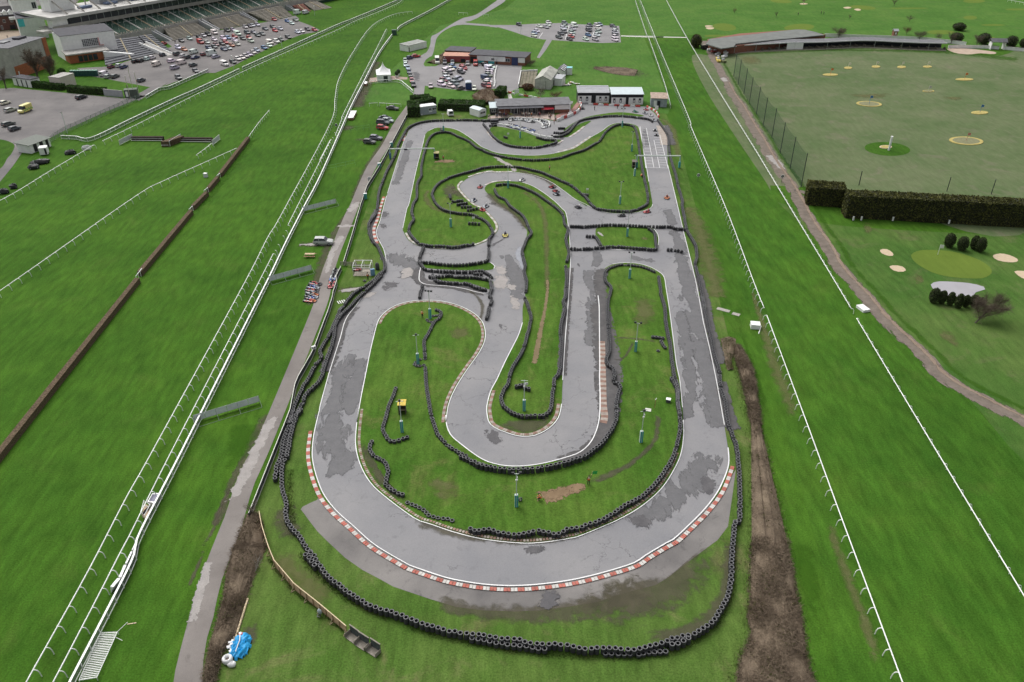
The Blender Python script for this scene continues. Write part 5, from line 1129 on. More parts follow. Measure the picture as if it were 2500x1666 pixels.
# karts parked beside the lane
GRP = 'karts parked in two files on the grass by the lane'
pk = [(925,1195),(975,1205),(895,1245),(945,1255),(875,1285),(935,1290),(880,1320),(925,1330),(870,1365),(930,1350),(880,1395),(925,1385),(850,1430),(900,1435)]
kc = ['red','black','blue','silver','red','black','silver','black','black','orange','blue','silver','red','orange']
rown = ['top','top','second','second','third','third','fourth','fourth','fifth','fifth','sixth','sixth','lowest','lowest']
for i, ((x, y), k) in enumerate(zip(pk, kc)):
    p, r = hd(cC, x, y, 60, 8); kart(p, r+PI/2*0, KC[k], 'parked %s go kart, %s in the %s row of karts on the grass' % (k, ('left','right')[i%2], rown[i]), z=0, group=GRP)
for i, (x, y, k) in enumerate(((1225,1025,'black'),(1215,1065,'black'),(1195,1110,'silver'),(1185,1145,'blue'),(1180,1190,'red'),(1165,1235,'red'))):
    p, r = hd(cC, x, y, -25, 60); kart(p, r, KC[k], 'parked %s go kart, %s from the top of the file along the dark fence' % (k, ('first','second','third','fourth','fifth','sixth')[i]), z=.03, group='karts parked in a file along the dark fence')
# pit karts between the white barriers
arc = [(640,640),(700,630),(770,625),(880,620),(960,640),(1040,655),(1090,665),(1180,680),(1260,640),(1330,655),(1400,670),(1470,700),(1530,720),(1560,770),(1480,800),(1430,810)]
for i, (x, y) in enumerate(arc):
    k = ('white','black','silver')[i%3]; p, r = hd(c4, x, y, 20, 40); kart(p, r, KC[k], 'parked %s go kart inside the curved white pit barrier below the terrace' % k, z=.05, group='parked pit karts, '+k)
for i in range(9):
    for jx in range(2):
        x, y = 650+i*66+jx*-30, 745+i*17+jx*40
        k = ('white','black','blue')[(i+jx)%3]; p, r = hd(c4, x, y, 60, 15); kart(p, r, KC[k], 'parked %s go kart in the double file along the straight white pit wall' % k, z=.05, group='pit wall karts, '+k)
# ================================================================ LAMP POSTS
m_teal = M('teal_lamp_base', (.06,.34,.36), .5, .2, 1.5); m_pole = M('pale_pole', (.52,.58,.55), .45, .08, 2.0); m_flood = M('black_floodlight', (.03,.03,.033), .4, .1, 2)
def lamp_meshes():
    b = MB(); b.box((0,0,1.05), (.46,.42,2.1)); base = b.mesh('base_cabinet', m_teal)
    b = MB(); b.box((0,-.235,1.05), (.05,.05,2.1)); b.box((-.235,0,1.05), (.03,.3,2.1)); b.box((0,0,2.13), (.40,.36,.08)); trim = b.mesh('trim', m_pole)
    b = MB(); b.tube([(0,0,2.1),(0,0,6.0)], .065, 6); b.box((0,0,5.9), (1.1,.07,.07)); pole = b.mesh('pole', m_pole)
    b = MB(); b.hexa([(-.17,-.2,5.95),(.17,-.2,5.95),(.17,.1,6.0),(-.17,.1,6.0)], [(-.2,-.16,6.25),(.2,-.16,6.25),(.2,.14,6.2),(-.2,.14,6.2)]); fl = b.mesh('floodlight', m_flood)
    b = MB(); b.box((0,-.1,4.9), (.3,.16,.12)); b.box((.1,-.1,5.3), (.12,.2,.2)); cam_ = b.mesh('camera_box', m_white)
    return base, trim, pole, fl, cam_
LM = lamp_meshes(); LG = 'floodlight posts round the kart circuit'
for c, x, y, n, cb, where in ((cJ,395,1245,2,1,'at the bottom of the infield left of the dirt path'),(cJ,1585,630,1,1,'right of the inner hairpin near a white board'),(cI,480,640,1,0,'standing in front of the yellow roofed shelter'),(cI,1880,395,0,1,'in the rounded tail of the long island'),(cH,1508,890,1,0,'inside the lower loop of tyres on the left infield'),(cH,1648,370,3,0,'near the top of the left infield with three floodlights'),
      (cG,900,655,2,0,'in the right infield beside the muddy ruts'),(cE,990,1010,2,0,'near the top of the right infield, tyres at its foot'),(cE,958,440,3,0,'in the small island between the cross links'),(cD,676,645,2,0,'in the left lobe of grass by the S bend'),(cD,1458,112,2,0,'at the upper tip of the long island'),(cB,1632,1465,2,0,'in the lower right of the upper infield'),(cB,1808,1130,1,0,'under the right gantry beside a brown box'),(cB,1775,835,1,0,'midway up the right side of the upper infield'),(cB,1660,545,2,0,'at the top bend inside the tyres'),(cB,440,675,0,0,'in the grass island below the pits'),(cA,1698,580,0,0,'at the top left bend inside the tyres')):
    p = pt(c, x, y); t = thing('floodlight_post', 'teal based lamp post '+where, 'lamp post', (p[0], p[1], .1), random.uniform(-.2,.2), LG)
    inst('base_cabinet', LM[0], t); inst('trim', LM[1], t); inst('pole', LM[2], t)
    for i in range(n): inst('floodlight', LM[3], t, (((-.5,.5,0),(.0,.0,0),(-.55,0,.55))[0 if n == 2 else 1 if n == 1 else 2][i], 0, 0))
    if cb: inst('camera_box', LM[4], t)
# ================================================================ GANTRIES
def gantry(lab, A, B, h, mbeam, pads):
    d = dist(A, B); o = thing('track_gantry', lab, 'gantry', (A[0], A[1], 0), ang(A, B))
    mb = MB(); mb.box((d/2,0,h), (d,.3,.28)); mb.build('beam', mbeam, o)
    for x in (0, d):
        mb = MB(); mb.box((x,0,h/2), (.22,.22,h)); mb.build('post', M('pale_blue_steel', (.35,.48,.55), .5, .1), o)
        mb = MB(); mb.box((x,-.02,1.0), (.55,.5,1.7)); mb.build('crash_pad', M(pads, (.06,.16,.34) if 'blue' in pads else (.06,.34,.36), .6, .15), o)
    return o, d
m_beam = M('pale_beam', (.55,.60,.56), .5, .08)
o, d = gantry('pale gantry across the left straight with blue padded posts', pt(cA,970,945), pt(cA,1577,940), 3.1, m_beam, 'blue_pad')
mb = MB(); mb.box((d*.36,-.25,3.0), (.9,.3,.5)); mb.build('signal_box', m_dkpanel, o)
o, d = gantry('pale gantry across the main straight below the starting grid', pt(cB,1832,1030), pt(c2,325,1068), 3.6, m_beam, 'teal_pad')
# shelters and boxes on the infield
def shelter(lab, p, w_, dp, h, rz, roofm, wallm):
    o = thing('marshal_shelter', lab, 'shelter', (p[0], p[1], .1), rz)
    mb = MB(); mb.box((0,dp/2,h/2), (w_,.06,h)); mb.box((-w_/2+.03,0,h/2), (.06,dp,h)); mb.box((w_/2-.03,0,h/2), (.06,dp,h)); mb.build('wall', wallm, o)
    mb = MB(); mb.hexa([(-w_/2-.1,-dp/2-.15,h),(w_/2+.1,-dp/2-.15,h),(w_/2+.1,dp/2+.1,h+.25),(-w_/2-.1,dp/2+.1,h+.25)], [(-w_/2-.1,-dp/2-.15,h+.08),(w_/2+.1,-dp/2-.15,h+.08),(w_/2+.1,dp/2+.1,h+.33),(-w_/2-.1,dp/2+.1,h+.33)]); mb.build('roof', roofm, o)
    mb = MB(); mb.box((0,dp*.2,.45), (w_-.15,.35,.08)); mb.build('bench', m_timber, o)
m_yroof = M('yellow_roof', (.62,.46,.08), .7, .35, 3); m_dwall = M('dark_brown_board', (.075,.06,.052), .8, .25, 2)
shelter('small wooden shelter with yellow roof inside the hooked tyre row', pt(cI,485,420), 1.15, 1.1, 1.9, 0, m_yroof, m_dwall)
shelter('small shelter with dull yellow roof beside the left gantry', pt(cA,1605,950), 1.3, 1.1, 1.9, 0, M('dull_yellow_roof', (.42,.38,.18), .8, .2), m_dwall)
shelter('dark brown shelter beside the right gantry post', pt(cB,1805,1030), 1.3, 1.2, 1.8, 0, M('dark_roof_board', (.16,.13,.11), .8, .2), m_dwall)
def boxthing(nm, lab, cat, p, dm, rz, mt, mt2=None, z=.1):
    o = thing(nm, lab, cat, (p[0], p[1], z), rz); mb = MB(); mb.box((0,0,dm[2]/2), dm); mb.build('body', mt, o)
    mb = MB(); mb.box((0,0,dm[2]+.03), (dm[0]+.06,dm[1]+.06,.06)); mb.build('lid', mt2 or mt, o); return o
boxthing('storage_bin', 'white lidded dark bin on grass near the right infield tyres', 'bin', pt(cG,1275,1235), (.72,.62,.55), -.3, m_dkpanel, m_white)
o = thing('board', 'white board lying flat on the right infield grass', 'board', pt(cG,1045,1330)+(.1,), -.25); mb = MB(); mb.box((0,0,.04), (.95,.8,.06)); mb.build('panel', M('off_white_board', (.60,.60,.54), .6, .08), o); mb = MB(); mb.box((0,0,.09), (.8,.06,.04)); mb.build('handle', m_steel, o)
for k, (x, y) in enumerate(((1120,1310),)):
    p = pt(cG, x, y); o = thing('marker_pole', 'thin red pole with white top on the right infield', 'pole', (p[0], p[1], .1)); mb = MB(); mb.tube([(0,0,0),(0,0,1.7)], .03, 5); mb.build('shaft', m_red, o); mb = MB(); mb.blob((0,0,1.78), (.09,.09,.09)); mb.blob((.12,0,2.0), (.07,.07,.07)); mb.build('knob', m_white, o)
for c, x, y, lab in ((cI,1900,140,'white barrow frame leaning on tyres in the tail of the long island'),(cD,985,570,'small white sign above a bundle of tyres in the left lobe'),(cB,1243,1330,'small white sign beside tyres by the lower edge of the upper infield'),(cB,297,660,'small white sign beside tyres below the pits')):
    p = pt(c, x, y); o = thing('marker_sign', lab, 'sign', (p[0], p[1], .1), 0); mb = MB(); mb.box((0,0,.95), (.7,.05,.5)); mb.build('board', m_white, o); mb = MB(); mb.tube([(-.2,.03,0),(-.2,.03,.9)], .03, 4); mb.build('leg', m_steel, o); mb = MB(); mb.tube([(.2,.03,0),(.2,.03,.9)], .03, 4); mb.build('leg', m_steel, o)
# white cage by the chicane
A, B = c7((925,800),(1540,800)); d = dist(A, B); o = thing('marshal_cage', 'white tubular cage with timber rails beside the left chicane', 'cage', (A[0], A[1], 0), ang(A, B)); dp, h = 3.6, 2.3
mb = MB()
for x in (0, d*.5, d): mb.tube([(x,0,0),(x,0,h*.85),(x,dp*.15,h),(x,dp*.85,h),(x,dp,h*.85),(x,dp,0)], .06, 5)
for z, y in ((h*.85,0),(h,dp*.15),(h,dp*.85),(h*.85,dp)): mb.tube([(0,y,z),(d,y,z)], .06, 5)
mb.build('frame', m_rail, o)
mb = MB()
for z in (.25,.5,.75,1.0): mb.box((d/2,-.05,z), (d,.05,.12)); mb.box((d/2,dp,z), (d,.05,.12))
mb.build('timber_rails', m_grey_wood, o)
mb = MB(); mb.box((d/2,dp/2,.04), (d,dp,.06)); mb.build('floor', M('pale_decking', (.40,.36,.30), .8, .15, 2), o)
mb = MB(); mb.box((d+.45,.4,.75), (.9,.5,1.5), .3); mb.build('side_locker', M('blue_locker', (.16,.30,.46), .5, .12), o)
p, r = hd(c7, 1060, 590, 60, 0); kart(p, r, KC['red'], 'red go kart stored inside the white cage', z=.08)
o = thing('tarpaulin_cover', 'upright black covered roll beside the white cage', 'cover', pt(c7,1790,560), 0); mb = MB(); mb.lathe([(0,0),(.42,0),(.48,.6),(.42,1.3),(.2,1.6),(0,1.65)], 10); mb.build('cover', m_dkpanel, o, smooth=True); mb = MB(); mb.tube([(.5*math.cos(a*.63), .5*math.sin(a*.63), .7) for a in range(10)], .025, 4, closed=True); mb.build('strap', m_black, o)
A, B = c7((470,440),(1050,470)); d = dist(A, B); o = thing('post_and_rail_fence', 'low timber fence joining the dark fence to the white cage', 'fence', (A[0], A[1], 0), ang(A, B))
mb = MB()
for z in (.3,.55,.8,1.05): mb.box((d/2,0,z), (d,.05,.13))
mb.build('rails', m_grey_wood, o)
for i in range(4): mb = MB(); mb.box((d*i/3,.06,.55), (.1,.08,1.1)); mb.build('post', m_grey_wood, o)
o = thing('striped_board', 'small white slatted pallet lying on grass left of the double tyre wall', 'pallet', pt(cC,1310,1445), .5)
mb = MB()
for i in range(4): mb.box((i*.45-.7,0,.1), (.16,1.2,.05))
mb.build('slats', m_white, o); mb = MB(); mb.box((0,.4,.04), (1.6,.1,.06)); mb.box((0,-.4,.04), (1.6,.1,.06)); mb.build('bearers', m_grey_wood, o)
# picnic bench left of the lane
o = thing('picnic_bench', 'wooden picnic bench on grass below the silver car', 'bench', pt(cC,880,825), 0)
mb = MB(); mb.box((0,0,.74), (2.2,.75,.06)); mb.build('table_top', M('pale_bench_top', (.50,.38,.24), .8, .15, 2), o)
for s_ in (-1,1):
    mb = MB(); mb.box((0,s_*.75,.44), (2.6,.3,.05)); mb.build('seat', m_batten, o); mb = MB(); mb.box((s_*.8,0,.38), (.08,1.6,.1)); mb.tube([(s_*.8,-.7,0),(s_*.8,-.25,.72)], .05, 4); mb.tube([(s_*.8,.7,0),(s_*.8,.25,.72)], .05, 4); mb.build('leg_frame', m_batten, o)
# tarpaulin heap at the bottom left
m_blue = M('blue_tarpaulin', (.02,.30,.62), .35, .25, 1.2); m_bag = M('white_bulk_bag', (.72,.72,.72), .7, .1, 2)
p = pt(cL,600,1160); o = thing('tarpaulin_heap', 'crumpled bright blue tarpaulin heap in the lower left grass', 'tarpaulin', p)
mb = MB(); n = 14; vs = []
for i in range(n+1):
    for jx in range(n+1):
        x, y = (i/n-.5)*2.4, (jx/n-.5)*3.8; r = 1-min(1, (x/1.2)**2+(y/1.9)**2)
        vs.append((x*(1+.1*random.random()), y, max(0, .75*r**.6+random.uniform(-.12,.14))*(1 if r > 0 else 0)))
fs = [(i*(n+1)+jx, (i+1)*(n+1)+jx, (i+1)*(n+1)+jx+1, i*(n+1)+jx+1) for i in range(n) for jx in range(n) if ((i+.5)/n-.5)**2*4+((jx+.5)/n-.5)**2*4 < .9]
mb.add(vs, fs); mb.build('sheet', m_blue, o)
mb = MB(); mb.tube([(-.3,1.2,.7),(0,.2,.95),(-.1,-1.2,.75)], .06, 5); mb.build('pale_strap', m_white, o)
o = thing('bulk_bag', 'round white bulk bag with hollow middle beside the blue tarpaulin', 'bag', pt(cL,455,1330))
mb = MB(); mb.lathe([(.24,.3),(.24,.62),(.40,.78),(.58,.62),(.60,.3),(.50,0),(.1,0)], 14, closed=True); mb.build('bag', m_bag, o, smooth=True); mb = MB(); mb.blob((0,0,.35), (.22,.22,.15)); mb.build('contents', m_dirt and M('soil', (.12,.09,.07), .9, .2), o)
o = thing('bulk_bag', 'slumped white sack in front of the round bulk bag', 'bag', pt(cL,500,1375)); mb = MB(); mb.blob((0,0,.22), (.55,.38,.32), 10, 6, 0, .12); mb.build('sack', m_bag, o, smooth=True); mb = MB(); mb.tube([(-.2,.1,.5),(0,.15,.62),(.2,.1,.48)], .03, 4); mb.build('loop', m_bag, o)
o = thing('rubble', 'white and wooden scraps left of the blue tarpaulin', 'scrap heap', pt(cL,510,1180)); 
mb = MB(); [mb.box((random.uniform(-.3,.3), random.uniform(-.8,.8), .2+random.uniform(0,.3)), (random.uniform(.2,.5), random.uniform(.2,.8), .12), random.uniform(0,3)) for _ in range(9)]; mb.build('scraps', m_bag, o); mb = MB(); mb.box((.1,.5,.5), (.14,1.6,.08), .3); mb.build('plank', m_grey_wood, o)
o = thing('red_drum', 'small red and white drum at the top of the blue tarpaulin', 'drum', pt(cL,608,1040)); mb = MB(); mb.lathe([(0,0),(.24,0),(.24,.5),(0,.5)], 10); mb.build('body', M('red_drum_paint', (.5,.06,.05), .5, .1), o); mb = MB(); mb.lathe([(0,.5),(.16,.5),(.16,.56),(0,.56)], 10, (-.05,.05,0)); mb.build('lid', m_white, o)
A, B = cL((545,1045),(682,605), z=.15); o = thing('timber_beam', 'long pale timber beam lying beside the bramble patch', 'beam', (A[0], A[1], .0), ang(A, B)); d = dist(A, B); mb = MB(); mb.box((d/2,0,.13), (d,.2,.2)); mb.build('beam', m_timber, o); mb = MB(); mb.box((.6,0,.02), (.15,.5,.04)); mb.box((d-.6,0,.02), (.15,.5,.04)); mb.build('chock', m_grey_wood, o)
o = thing('work_bag', 'grey sack hung on the plywood hoarding over a dark wheel', 'sack', pt(cL,1510,810), -.5); mb = MB(); mb.blob((0,.1,.75), (.34,.2,.42), 8, 6, 0, .1); mb.build('sack', M('pale_grey_sack', (.33,.37,.40), .7, .1, 2), o, smooth=True); mb = MB(); mb.lathe([(.12,-.05),(.24,-.05),(.24,.05),(.12,.05)], 10, (0,-.15,.25), closed=True); mb.build('wheel', m_tyre, o)
for nm, lab, c, x, y, l in (('plank','short pale plank lying on grass near the slatted ramp',cQ,1515,895,1.0),):
    p = pt(c, x, y); o = thing(nm, lab, 'plank', p, .2); mb = MB(); mb.box((0,0,.04), (l,.12,.05)); mb.build('board', m_timber, o); mb = MB(); mb.box((.2,0,.08), (.06,.14,.03)); mb.build('cleat', m_grey_wood, o)
# boxes beside the right rails
boxthing('equipment_crate', 'white crate on grass beside the gap in the inner right rail', 'crate', pt(cO,672,470), (1.7,1.5,.9), -.15, m_white, m_white, 0)
boxthing('equipment_crate', 'white crate on grass beside the gap in the outer right rail', 'crate', pt(cO,1910,265), (1.5,2.3,.5), .28, m_white, m_white, 0)
o = thing('loose_rail', 'loose white rail lying beside the crate at the inner right rail', 'rail', pt(cO,715,545), ang(pt(cO,715,545), pt(cO,762,405))); mb = MB(); mb.box((1.5,0,.08), (3.0,.15,.12)); mb.build('rail', m_rail, o); mb = MB(); mb.box((.4,0,.02), (.2,.3,.04)); mb.build('bracket', m_steel, o)
for i, (q, l_, lab) in enumerate((((310,270),2.6,'larger pale concrete slab lying in the grass right of the tyre wall'),((455,320),1.5,'smaller pale concrete slab lying in the grass right of the tyre wall'))):
    p = pt(cO, *q); o = inst('concrete_slab', None, None); bpy.data.objects.remove(o); o = thing('concrete_slab', lab, 'slab', p, -.55); mb = MB(); mb.box((0,0,.04), (l_,1.0,.08)); mb.build('slab', M('pale_slab', (.34,.32,.29), .9, .15, 2), o); mb = MB(); mb.box((l_*.2,0,.083), (.04,.9,.006)); mb.build('crack', m_grey_wood, o)
boxthing('jump_box', 'white barrel shaped box on turf left of the brown hurdles', 'box', pt(cZ,575,1080), (.95,.8,1.1), -.15, M('pale_grey_box', (.62,.62,.66), .5, .06), m_white, 0)
boxthing('green_hut', 'dark green box hut in the line of the left white fence', 'hut', pt(cU,912,480), (2.4,2.0,2.4), .1, M('dark_green_paint', (.035,.085,.06), .6, .15), None, 0)
# furlong discs
def disc(lab, p, h):
    o = thing('furlong_marker', lab, 'marker', (p[0], p[1], 0)); mb = MB(); mb.tube([(0,0,0),(0,0,h)], .05, 5); mb.build('pole', m_black, o)
    for nm, r, y, mt in (('rim',.48,0,m_rail),('disc',.36,-.03,m_black)):
        mb = MB(); mb.lathe([(0,0),(r,0),(r,.05),(0,.05)], 18); me = mb.build(nm, mt, o, (0, y, h+.3)); me.rotation_euler = (PI/2,0,0)
    mb = MB(); mb.box((0,-.1,h+.3), (.1,.02,.46)); mb.box((-.07,-.1,h+.45), (.1,.02,.07), 0); d_ = mb.build('numeral', m_rail, o); 
disc('black disc with white rim and numeral 1 on a pole inside the right rail', pt(c2,580,1250), 1.5)
disc('black disc with white rim and numeral 1 on a pole by the dirt track', pt(c2,1722,1275), 1.7)
disc('black disc with white rim and numeral 1 by the far left rail', pt(cA,232,520), .7)
# ================================================================ CARS
m_paint = MOC('car_paint', .25, .5, .04); m_glass = M('car_glass', (.03,.038,.045), .08, .2, 2); m_wheelc = M('wheel_hub', (.25,.25,.26), .4, .1, 5); m_tail = M('tail_lamp', (.35,.02,.02), .3, .1, 5); m_head = M('head_lamp', (.65,.67,.68), .2, .05, 5)
def loft(mb, st, mi=0):
    n = len(st[0]); o = len(mb.v)
    for s_ in st: mb.v += s_
    for i in range(len(st)-1):
        for j in range(n): mb.f.append((o+i*n+j, o+(i+1)*n+j, o+(i+1)*n+(j+1)%n, o+i*n+(j+1)%n)); mb.m.append(mi)
    mb.f.append(tuple(o+j for j in range(n))); mb.m.append(mi); mb.f.append(tuple(o+(len(st)-1)*n+j for j in range(n))[::-1]); mb.m.append(mi)
SPEC = {  # L, W, belt, roof, cabin base (back, front), cabin top (back, front), bonnet height
 'hatchback': (4.05,1.74,.93,1.47,-1.93,.78,-1.50,.10,.88), 'saloon': (4.6,1.80,.93,1.44,-1.62,.92,-.98,.18,.86),
 'estate': (4.6,1.80,.95,1.48,-2.18,.92,-1.80,.18,.88), 'four by four': (4.5,1.86,1.08,1.70,-2.12,.92,-1.80,.32,1.02), 'van': (4.9,1.92,1.12,1.98,.30,1.72,.30,1.05,1.12), 'high van': (5.6,2.02,1.25,2.55,.55,2.10,.55,1.45,1.25)}
def car_meshes(kind):
    L, W, zb, zr, b0, b1, t0, t1, zh = SPEC[kind]; h = L/2; w2 = W/2
    def sec(y, w_, z0, zt): return [(-w_*.93,y,z0),(w_*.93,y,z0),(w_,y,z0+.22),(w_,y,(z0+zt)/2+.08),(w_*.90,y,zt),(-w_*.90,y,zt),(-w_,y,(z0+zt)/2+.08),(-w_,y,z0+.22)]
    body = MB()
    loft(body, [sec(-h,w2*.84,.42,zb*.82), sec(-h+.12,w2*.95,.28,zb-.02), sec(-h*.55,w2,.22,zb), sec(b1-.2,w2,.22,zb), sec(b1,w2,.22,max(zh,zb-.04)), sec(h-.45,w2*.97,.24,zh-.10), sec(h-.1,w2*.88,.30,zh-.22), sec(h,w2*.74,.40,zh-.34)])
    glass = MB(); wt = w2*.76
    if 'van' in kind:
        y0 = -h+.06
        loft(body, [[(-w2*.95,y,zb-.05),(w2*.95,y,zb-.05),(w2*.93,y,zr-.12),(w2*.80,y,zr),(-w2*.80,y,zr),(-w2*.93,y,zr-.12)] for y in (y0,b0+.02)])
        loft(body, [[(-w2*.93,b0,zr-.3),(w2*.93,b0,zr-.3),(w2*.80,b0,zr-.01),(-w2*.80,b0,zr-.01)], [(-w2*.82,t1,zr-.24),(w2*.82,t1,zr-.24),(w2*.72,t1,zr-.10),(-w2*.72,t1,zr-.10)]])
        glass.hexa([(-w2*.90,b0,zb),(w2*.90,b0,zb),(w2*.84,b1,zb-.02),(-w2*.84,b1,zb-.02)], [(-w2*.86,b0,zr-.26),(w2*.86,b0,zr-.26),(w2*.76,t1,zr-.22),(-w2*.76,t1,zr-.22)])
        glass.box((0,y0-.01,zr-.6), (W*.6,.04,.45))
    else:
        glass.hexa([(-w2*.88,b0,zb-.02),(w2*.88,b0,zb-.02),(w2*.86,b1,zb-.04),(-w2*.86,b1,zb-.04)], [(-wt,t0,zr-.04),(wt,t0,zr-.04),(wt*.97,t1,zr-.05),(-wt*.97,t1,zr-.05)])
        loft(body, [[(-wt*1.02,y,zr-.06),(wt*1.02,y,zr-.06),(wt*.86,y,zr+dz),(-wt*.86,y,zr+dz)] for y, dz in ((t0-.05,-.02),((t0+t1)/2,.02),(t1+.03,-.03))])
        for s_ in (-1,1):
            for (ya, yb) in ((b0,t0),((b0+b1)/2-.25,(t0+t1)/2-.1),(b1,t1)): body.tube([(s_*w2*.89,ya,zb-.02),(s_*wt*1.0,yb,zr-.04)], .045, 4)
    wheel = MB(); wheel.lathe([(.0,-.1),(.2,-.11),(.32,-.1),(.33,0),(.32,.1),(.2,.11),(.0,.1)], 12); wheel.v = [(z,y,-x) for x,y,z in wheel.v]
    nf = len(wheel.f); wheel.m = [1 if (i//12) in (0,5) else 0 for i in range(nf)]
    lt = MB(); lh = MB()
    lt.box((-w2*.74,-h+.02,zb*.78), (.22,.08,.18)); lt.box((w2*.74,-h+.02,zb*.78), (.22,.08,.18))
    lhs = MB(); lhs.box((0,0,0), (.30,.12,.14)); lts = MB(); lts.box((0,0,0), (.24,.08,.18))
    one = MB(); one.v = list(body.v); one.f = list(body.f); one.m = [0]*len(body.f)
    one.add(glass.v, glass.f, 1)
    for x in (-w2+.1,w2-.1):
        for y in (-h*.58,h*.62): one.add([(a+x,b+y,c+.32) for a,b,c in wheel.v], wheel.f, 2)
    for x in (-w2*.6,w2*.6): one.box((x,h-.13,zh-.30), (.3,.12,.14), 0, 3); one.box((x*1.15,-h+.03,zb*.8), (.24,.08,.18), 0, 4)
    return dict(body=body.mesh('body', m_paint), glass=glass.mesh('windows', m_glass), wheel=wheel.mesh('wheel', [m_tyre, m_wheelc]), head=lhs.mesh('headlight', m_head), tail=lts.mesh('tail_light', m_tail), one=one.mesh('car', [m_paint, m_glass, m_tyre, m_head, m_tail]), d=(L, W, zb, zh))
CM = {k: car_meshes(k) for k in SPEC}
KIND = {'h':'hatchback','s':'saloon','e':'estate','u':'four by four','v':'van','V':'high van'}
CC = {'w':('white',(.72,.72,.72)),'s':('silver',(.42,.43,.45)),'g':('grey',(.20,.21,.22)),'d':('dark grey',(.075,.08,.09)),'k':('black',(.022,.022,.026)),'b':('blue',(.06,.14,.34)),'n':('navy',(.03,.05,.13)),'r':('red',(.42,.05,.05)),'m':('maroon',(.16,.04,.05)),'o':('orange',(.42,.13,.06)),'y':('yellow',(.70,.62,.10)),'l':('light blue',(.28,.38,.48)),'p':('pink red',(.45,.14,.16))}
CARS = []
def cars(c, where, vec, items, group):
    for it in items.split():
        a = it.split(','); x, y = float(a[0]), float(a[1]); k = a[2]; vx, vy = vec
        if len(a) > 3: vx, vy = [float(q) for q in a[3].split(':')]
        sx, sy = c.px(x, y); p = G(sx, sy, .55); q0 = c((x, y))[0]; q1 = c((x+vx, y+vy))[0]
        CARS.append(dict(p=p, r=ang(q0, q1)-PI/2, kind=KIND[k[0]], col=k[1], where=where, group=group, sy=sy))
cars(cT, 'below the grandstand', (100,36), '240,560,hk 350,530,hs 200,655,uw:0 280,680,ho 500,582,vr 590,582,hs 480,512,hk 545,490,hs 605,475,uk 690,452,vw 690,542,hw 815,528,uw 880,520,hb 970,500,hr 1012,468,vw 970,552,hw 1080,530,hd 1165,515,hr 1190,565,us 865,420,uk 945,412,hs 1112,372,hs 1175,360,hd 1215,352,hs 1280,342,hs 1140,450,ud 1225,442,sg 1280,485,hd 1345,466,sd 1385,396,sd 1490,370,ed 1590,396,ss 1520,420,hr 1510,270,hr 715,612,hm 795,600,hk 845,580,hr 930,622,ho 1005,606,hs 690,642,hd 612,656,hn 820,676,sn 890,662,hs'.replace(':0',''), 'cars parked below the grandstand')
cars(cT, 'on the grandstand tarmac', (100,-30), '185,742,ud 265,766,hw 330,782,hd 430,786,sn 410,716,vw 550,745,hm 655,740,Vw 712,778,es 112,835,hw 245,860,vw 400,890,hd 150,930,us 435,972,hd,80:40 200,1065,ud,80:50 830,880,vw,100:36', 'cars parked on the grandstand tarmac')
cars(cT, 'in the row beside the white course fence', (100,36), '945,850,hk 1010,806,hw 1070,792,hw 1120,766,hs 1165,746,ss 1220,716,ss 1272,690,hl 1372,656,hb 1440,626,hw 1450,588,vw 1540,570,uw 1600,546,hd 1700,510,ed 1830,442,hw 1890,432,hw 1965,402,hd 1750,322,hw 1690,292,hb 1800,276,sg 2060,412,hr', 'cars parked beside the white course fence')
cars(cT, 'at the far end of the grandstand', (100,-30), '1825,182,Vw 1940,176,vw', 'vans at the far end of the grandstand')
cars(cS, 'under the concrete terrace', (100,-40), '1520,916,hm 1630,900,hw 1692,916,en 1850,840,hk 1925,830,hk 2012,806,hw 2080,790,hw 2225,750,hd 2140,882,vw 2335,832,hw 1425,1018,vw 1475,1050,hs 1572,1046,ed 1932,1100,hd 2240,600,hr', 'cars under the concrete terrace')
cars(cS, 'behind the white tower', (100,-20), '630,85,hr 940,18,sd 20,165,uw 150,155,hw', 'cars behind the white tower')
cars(cY, 'in the half empty yard', (100,-30), '68,288,hw 145,386,es 115,578,ed 200,640,hd 1112,212,ek', 'cars in the half empty yard')
cars(c6, 'in front of the brick building', (0,60), '235,390,ud 402,388,hg 740,412,hg 912,420,vr 70,372,Vw,10:60 885,965,hw', 'cars nosed up to the brick building')
cars(c6, 'in the left block of the middle car park', (110,38), '410,482,hb 640,482,hr 650,515,hr 375,532,hw 300,545,hw 605,565,hs 590,600,hk 260,582,uw 325,620,hd 270,672,hs 275,735,hw 210,780,hm 190,838,hs 165,875,uw 375,912,hw 455,858,ug 482,782,hd 560,738,hg 520,755,hs', 'cars in the left block of the middle car park')
cars(c6, 'in the right file of the middle car park', (110,34), '1130,446,ek 1268,490,hw 1215,532,vw 1205,575,hw 1210,625,hs 1205,670,hg 1140,745,vn 1190,805,hw 1180,855,us 1130,900,hm 1210,905,hr,0:60 585,955,hg,70:-20', 'cars in the right file of the middle car park')
cars(cU, 'in the file along the left edge of the middle car park', (20,80), '1060,832,hs 1066,892,hw 1098,932,hl 1112,985,hn 1130,1032,hd 1150,1105,hp 1172,1165,ud 1122,790,hn,80:-30 1210,770,hr,80:-8 1410,1182,hs,0:50', 'cars along the left edge of the middle car park')
cars(cA, 'on the grass left of the lane', (100,8), '1000,250,sd 900,385,sd 935,420,hs 868,450,ud 862,515,hr 772,655,hg 685,710,hd', 'cars on the grass left of the lane')
cars(cC, 'on the grass left of the lane', (100,0), '1062,622,us', 'cars on the grass left of the lane')
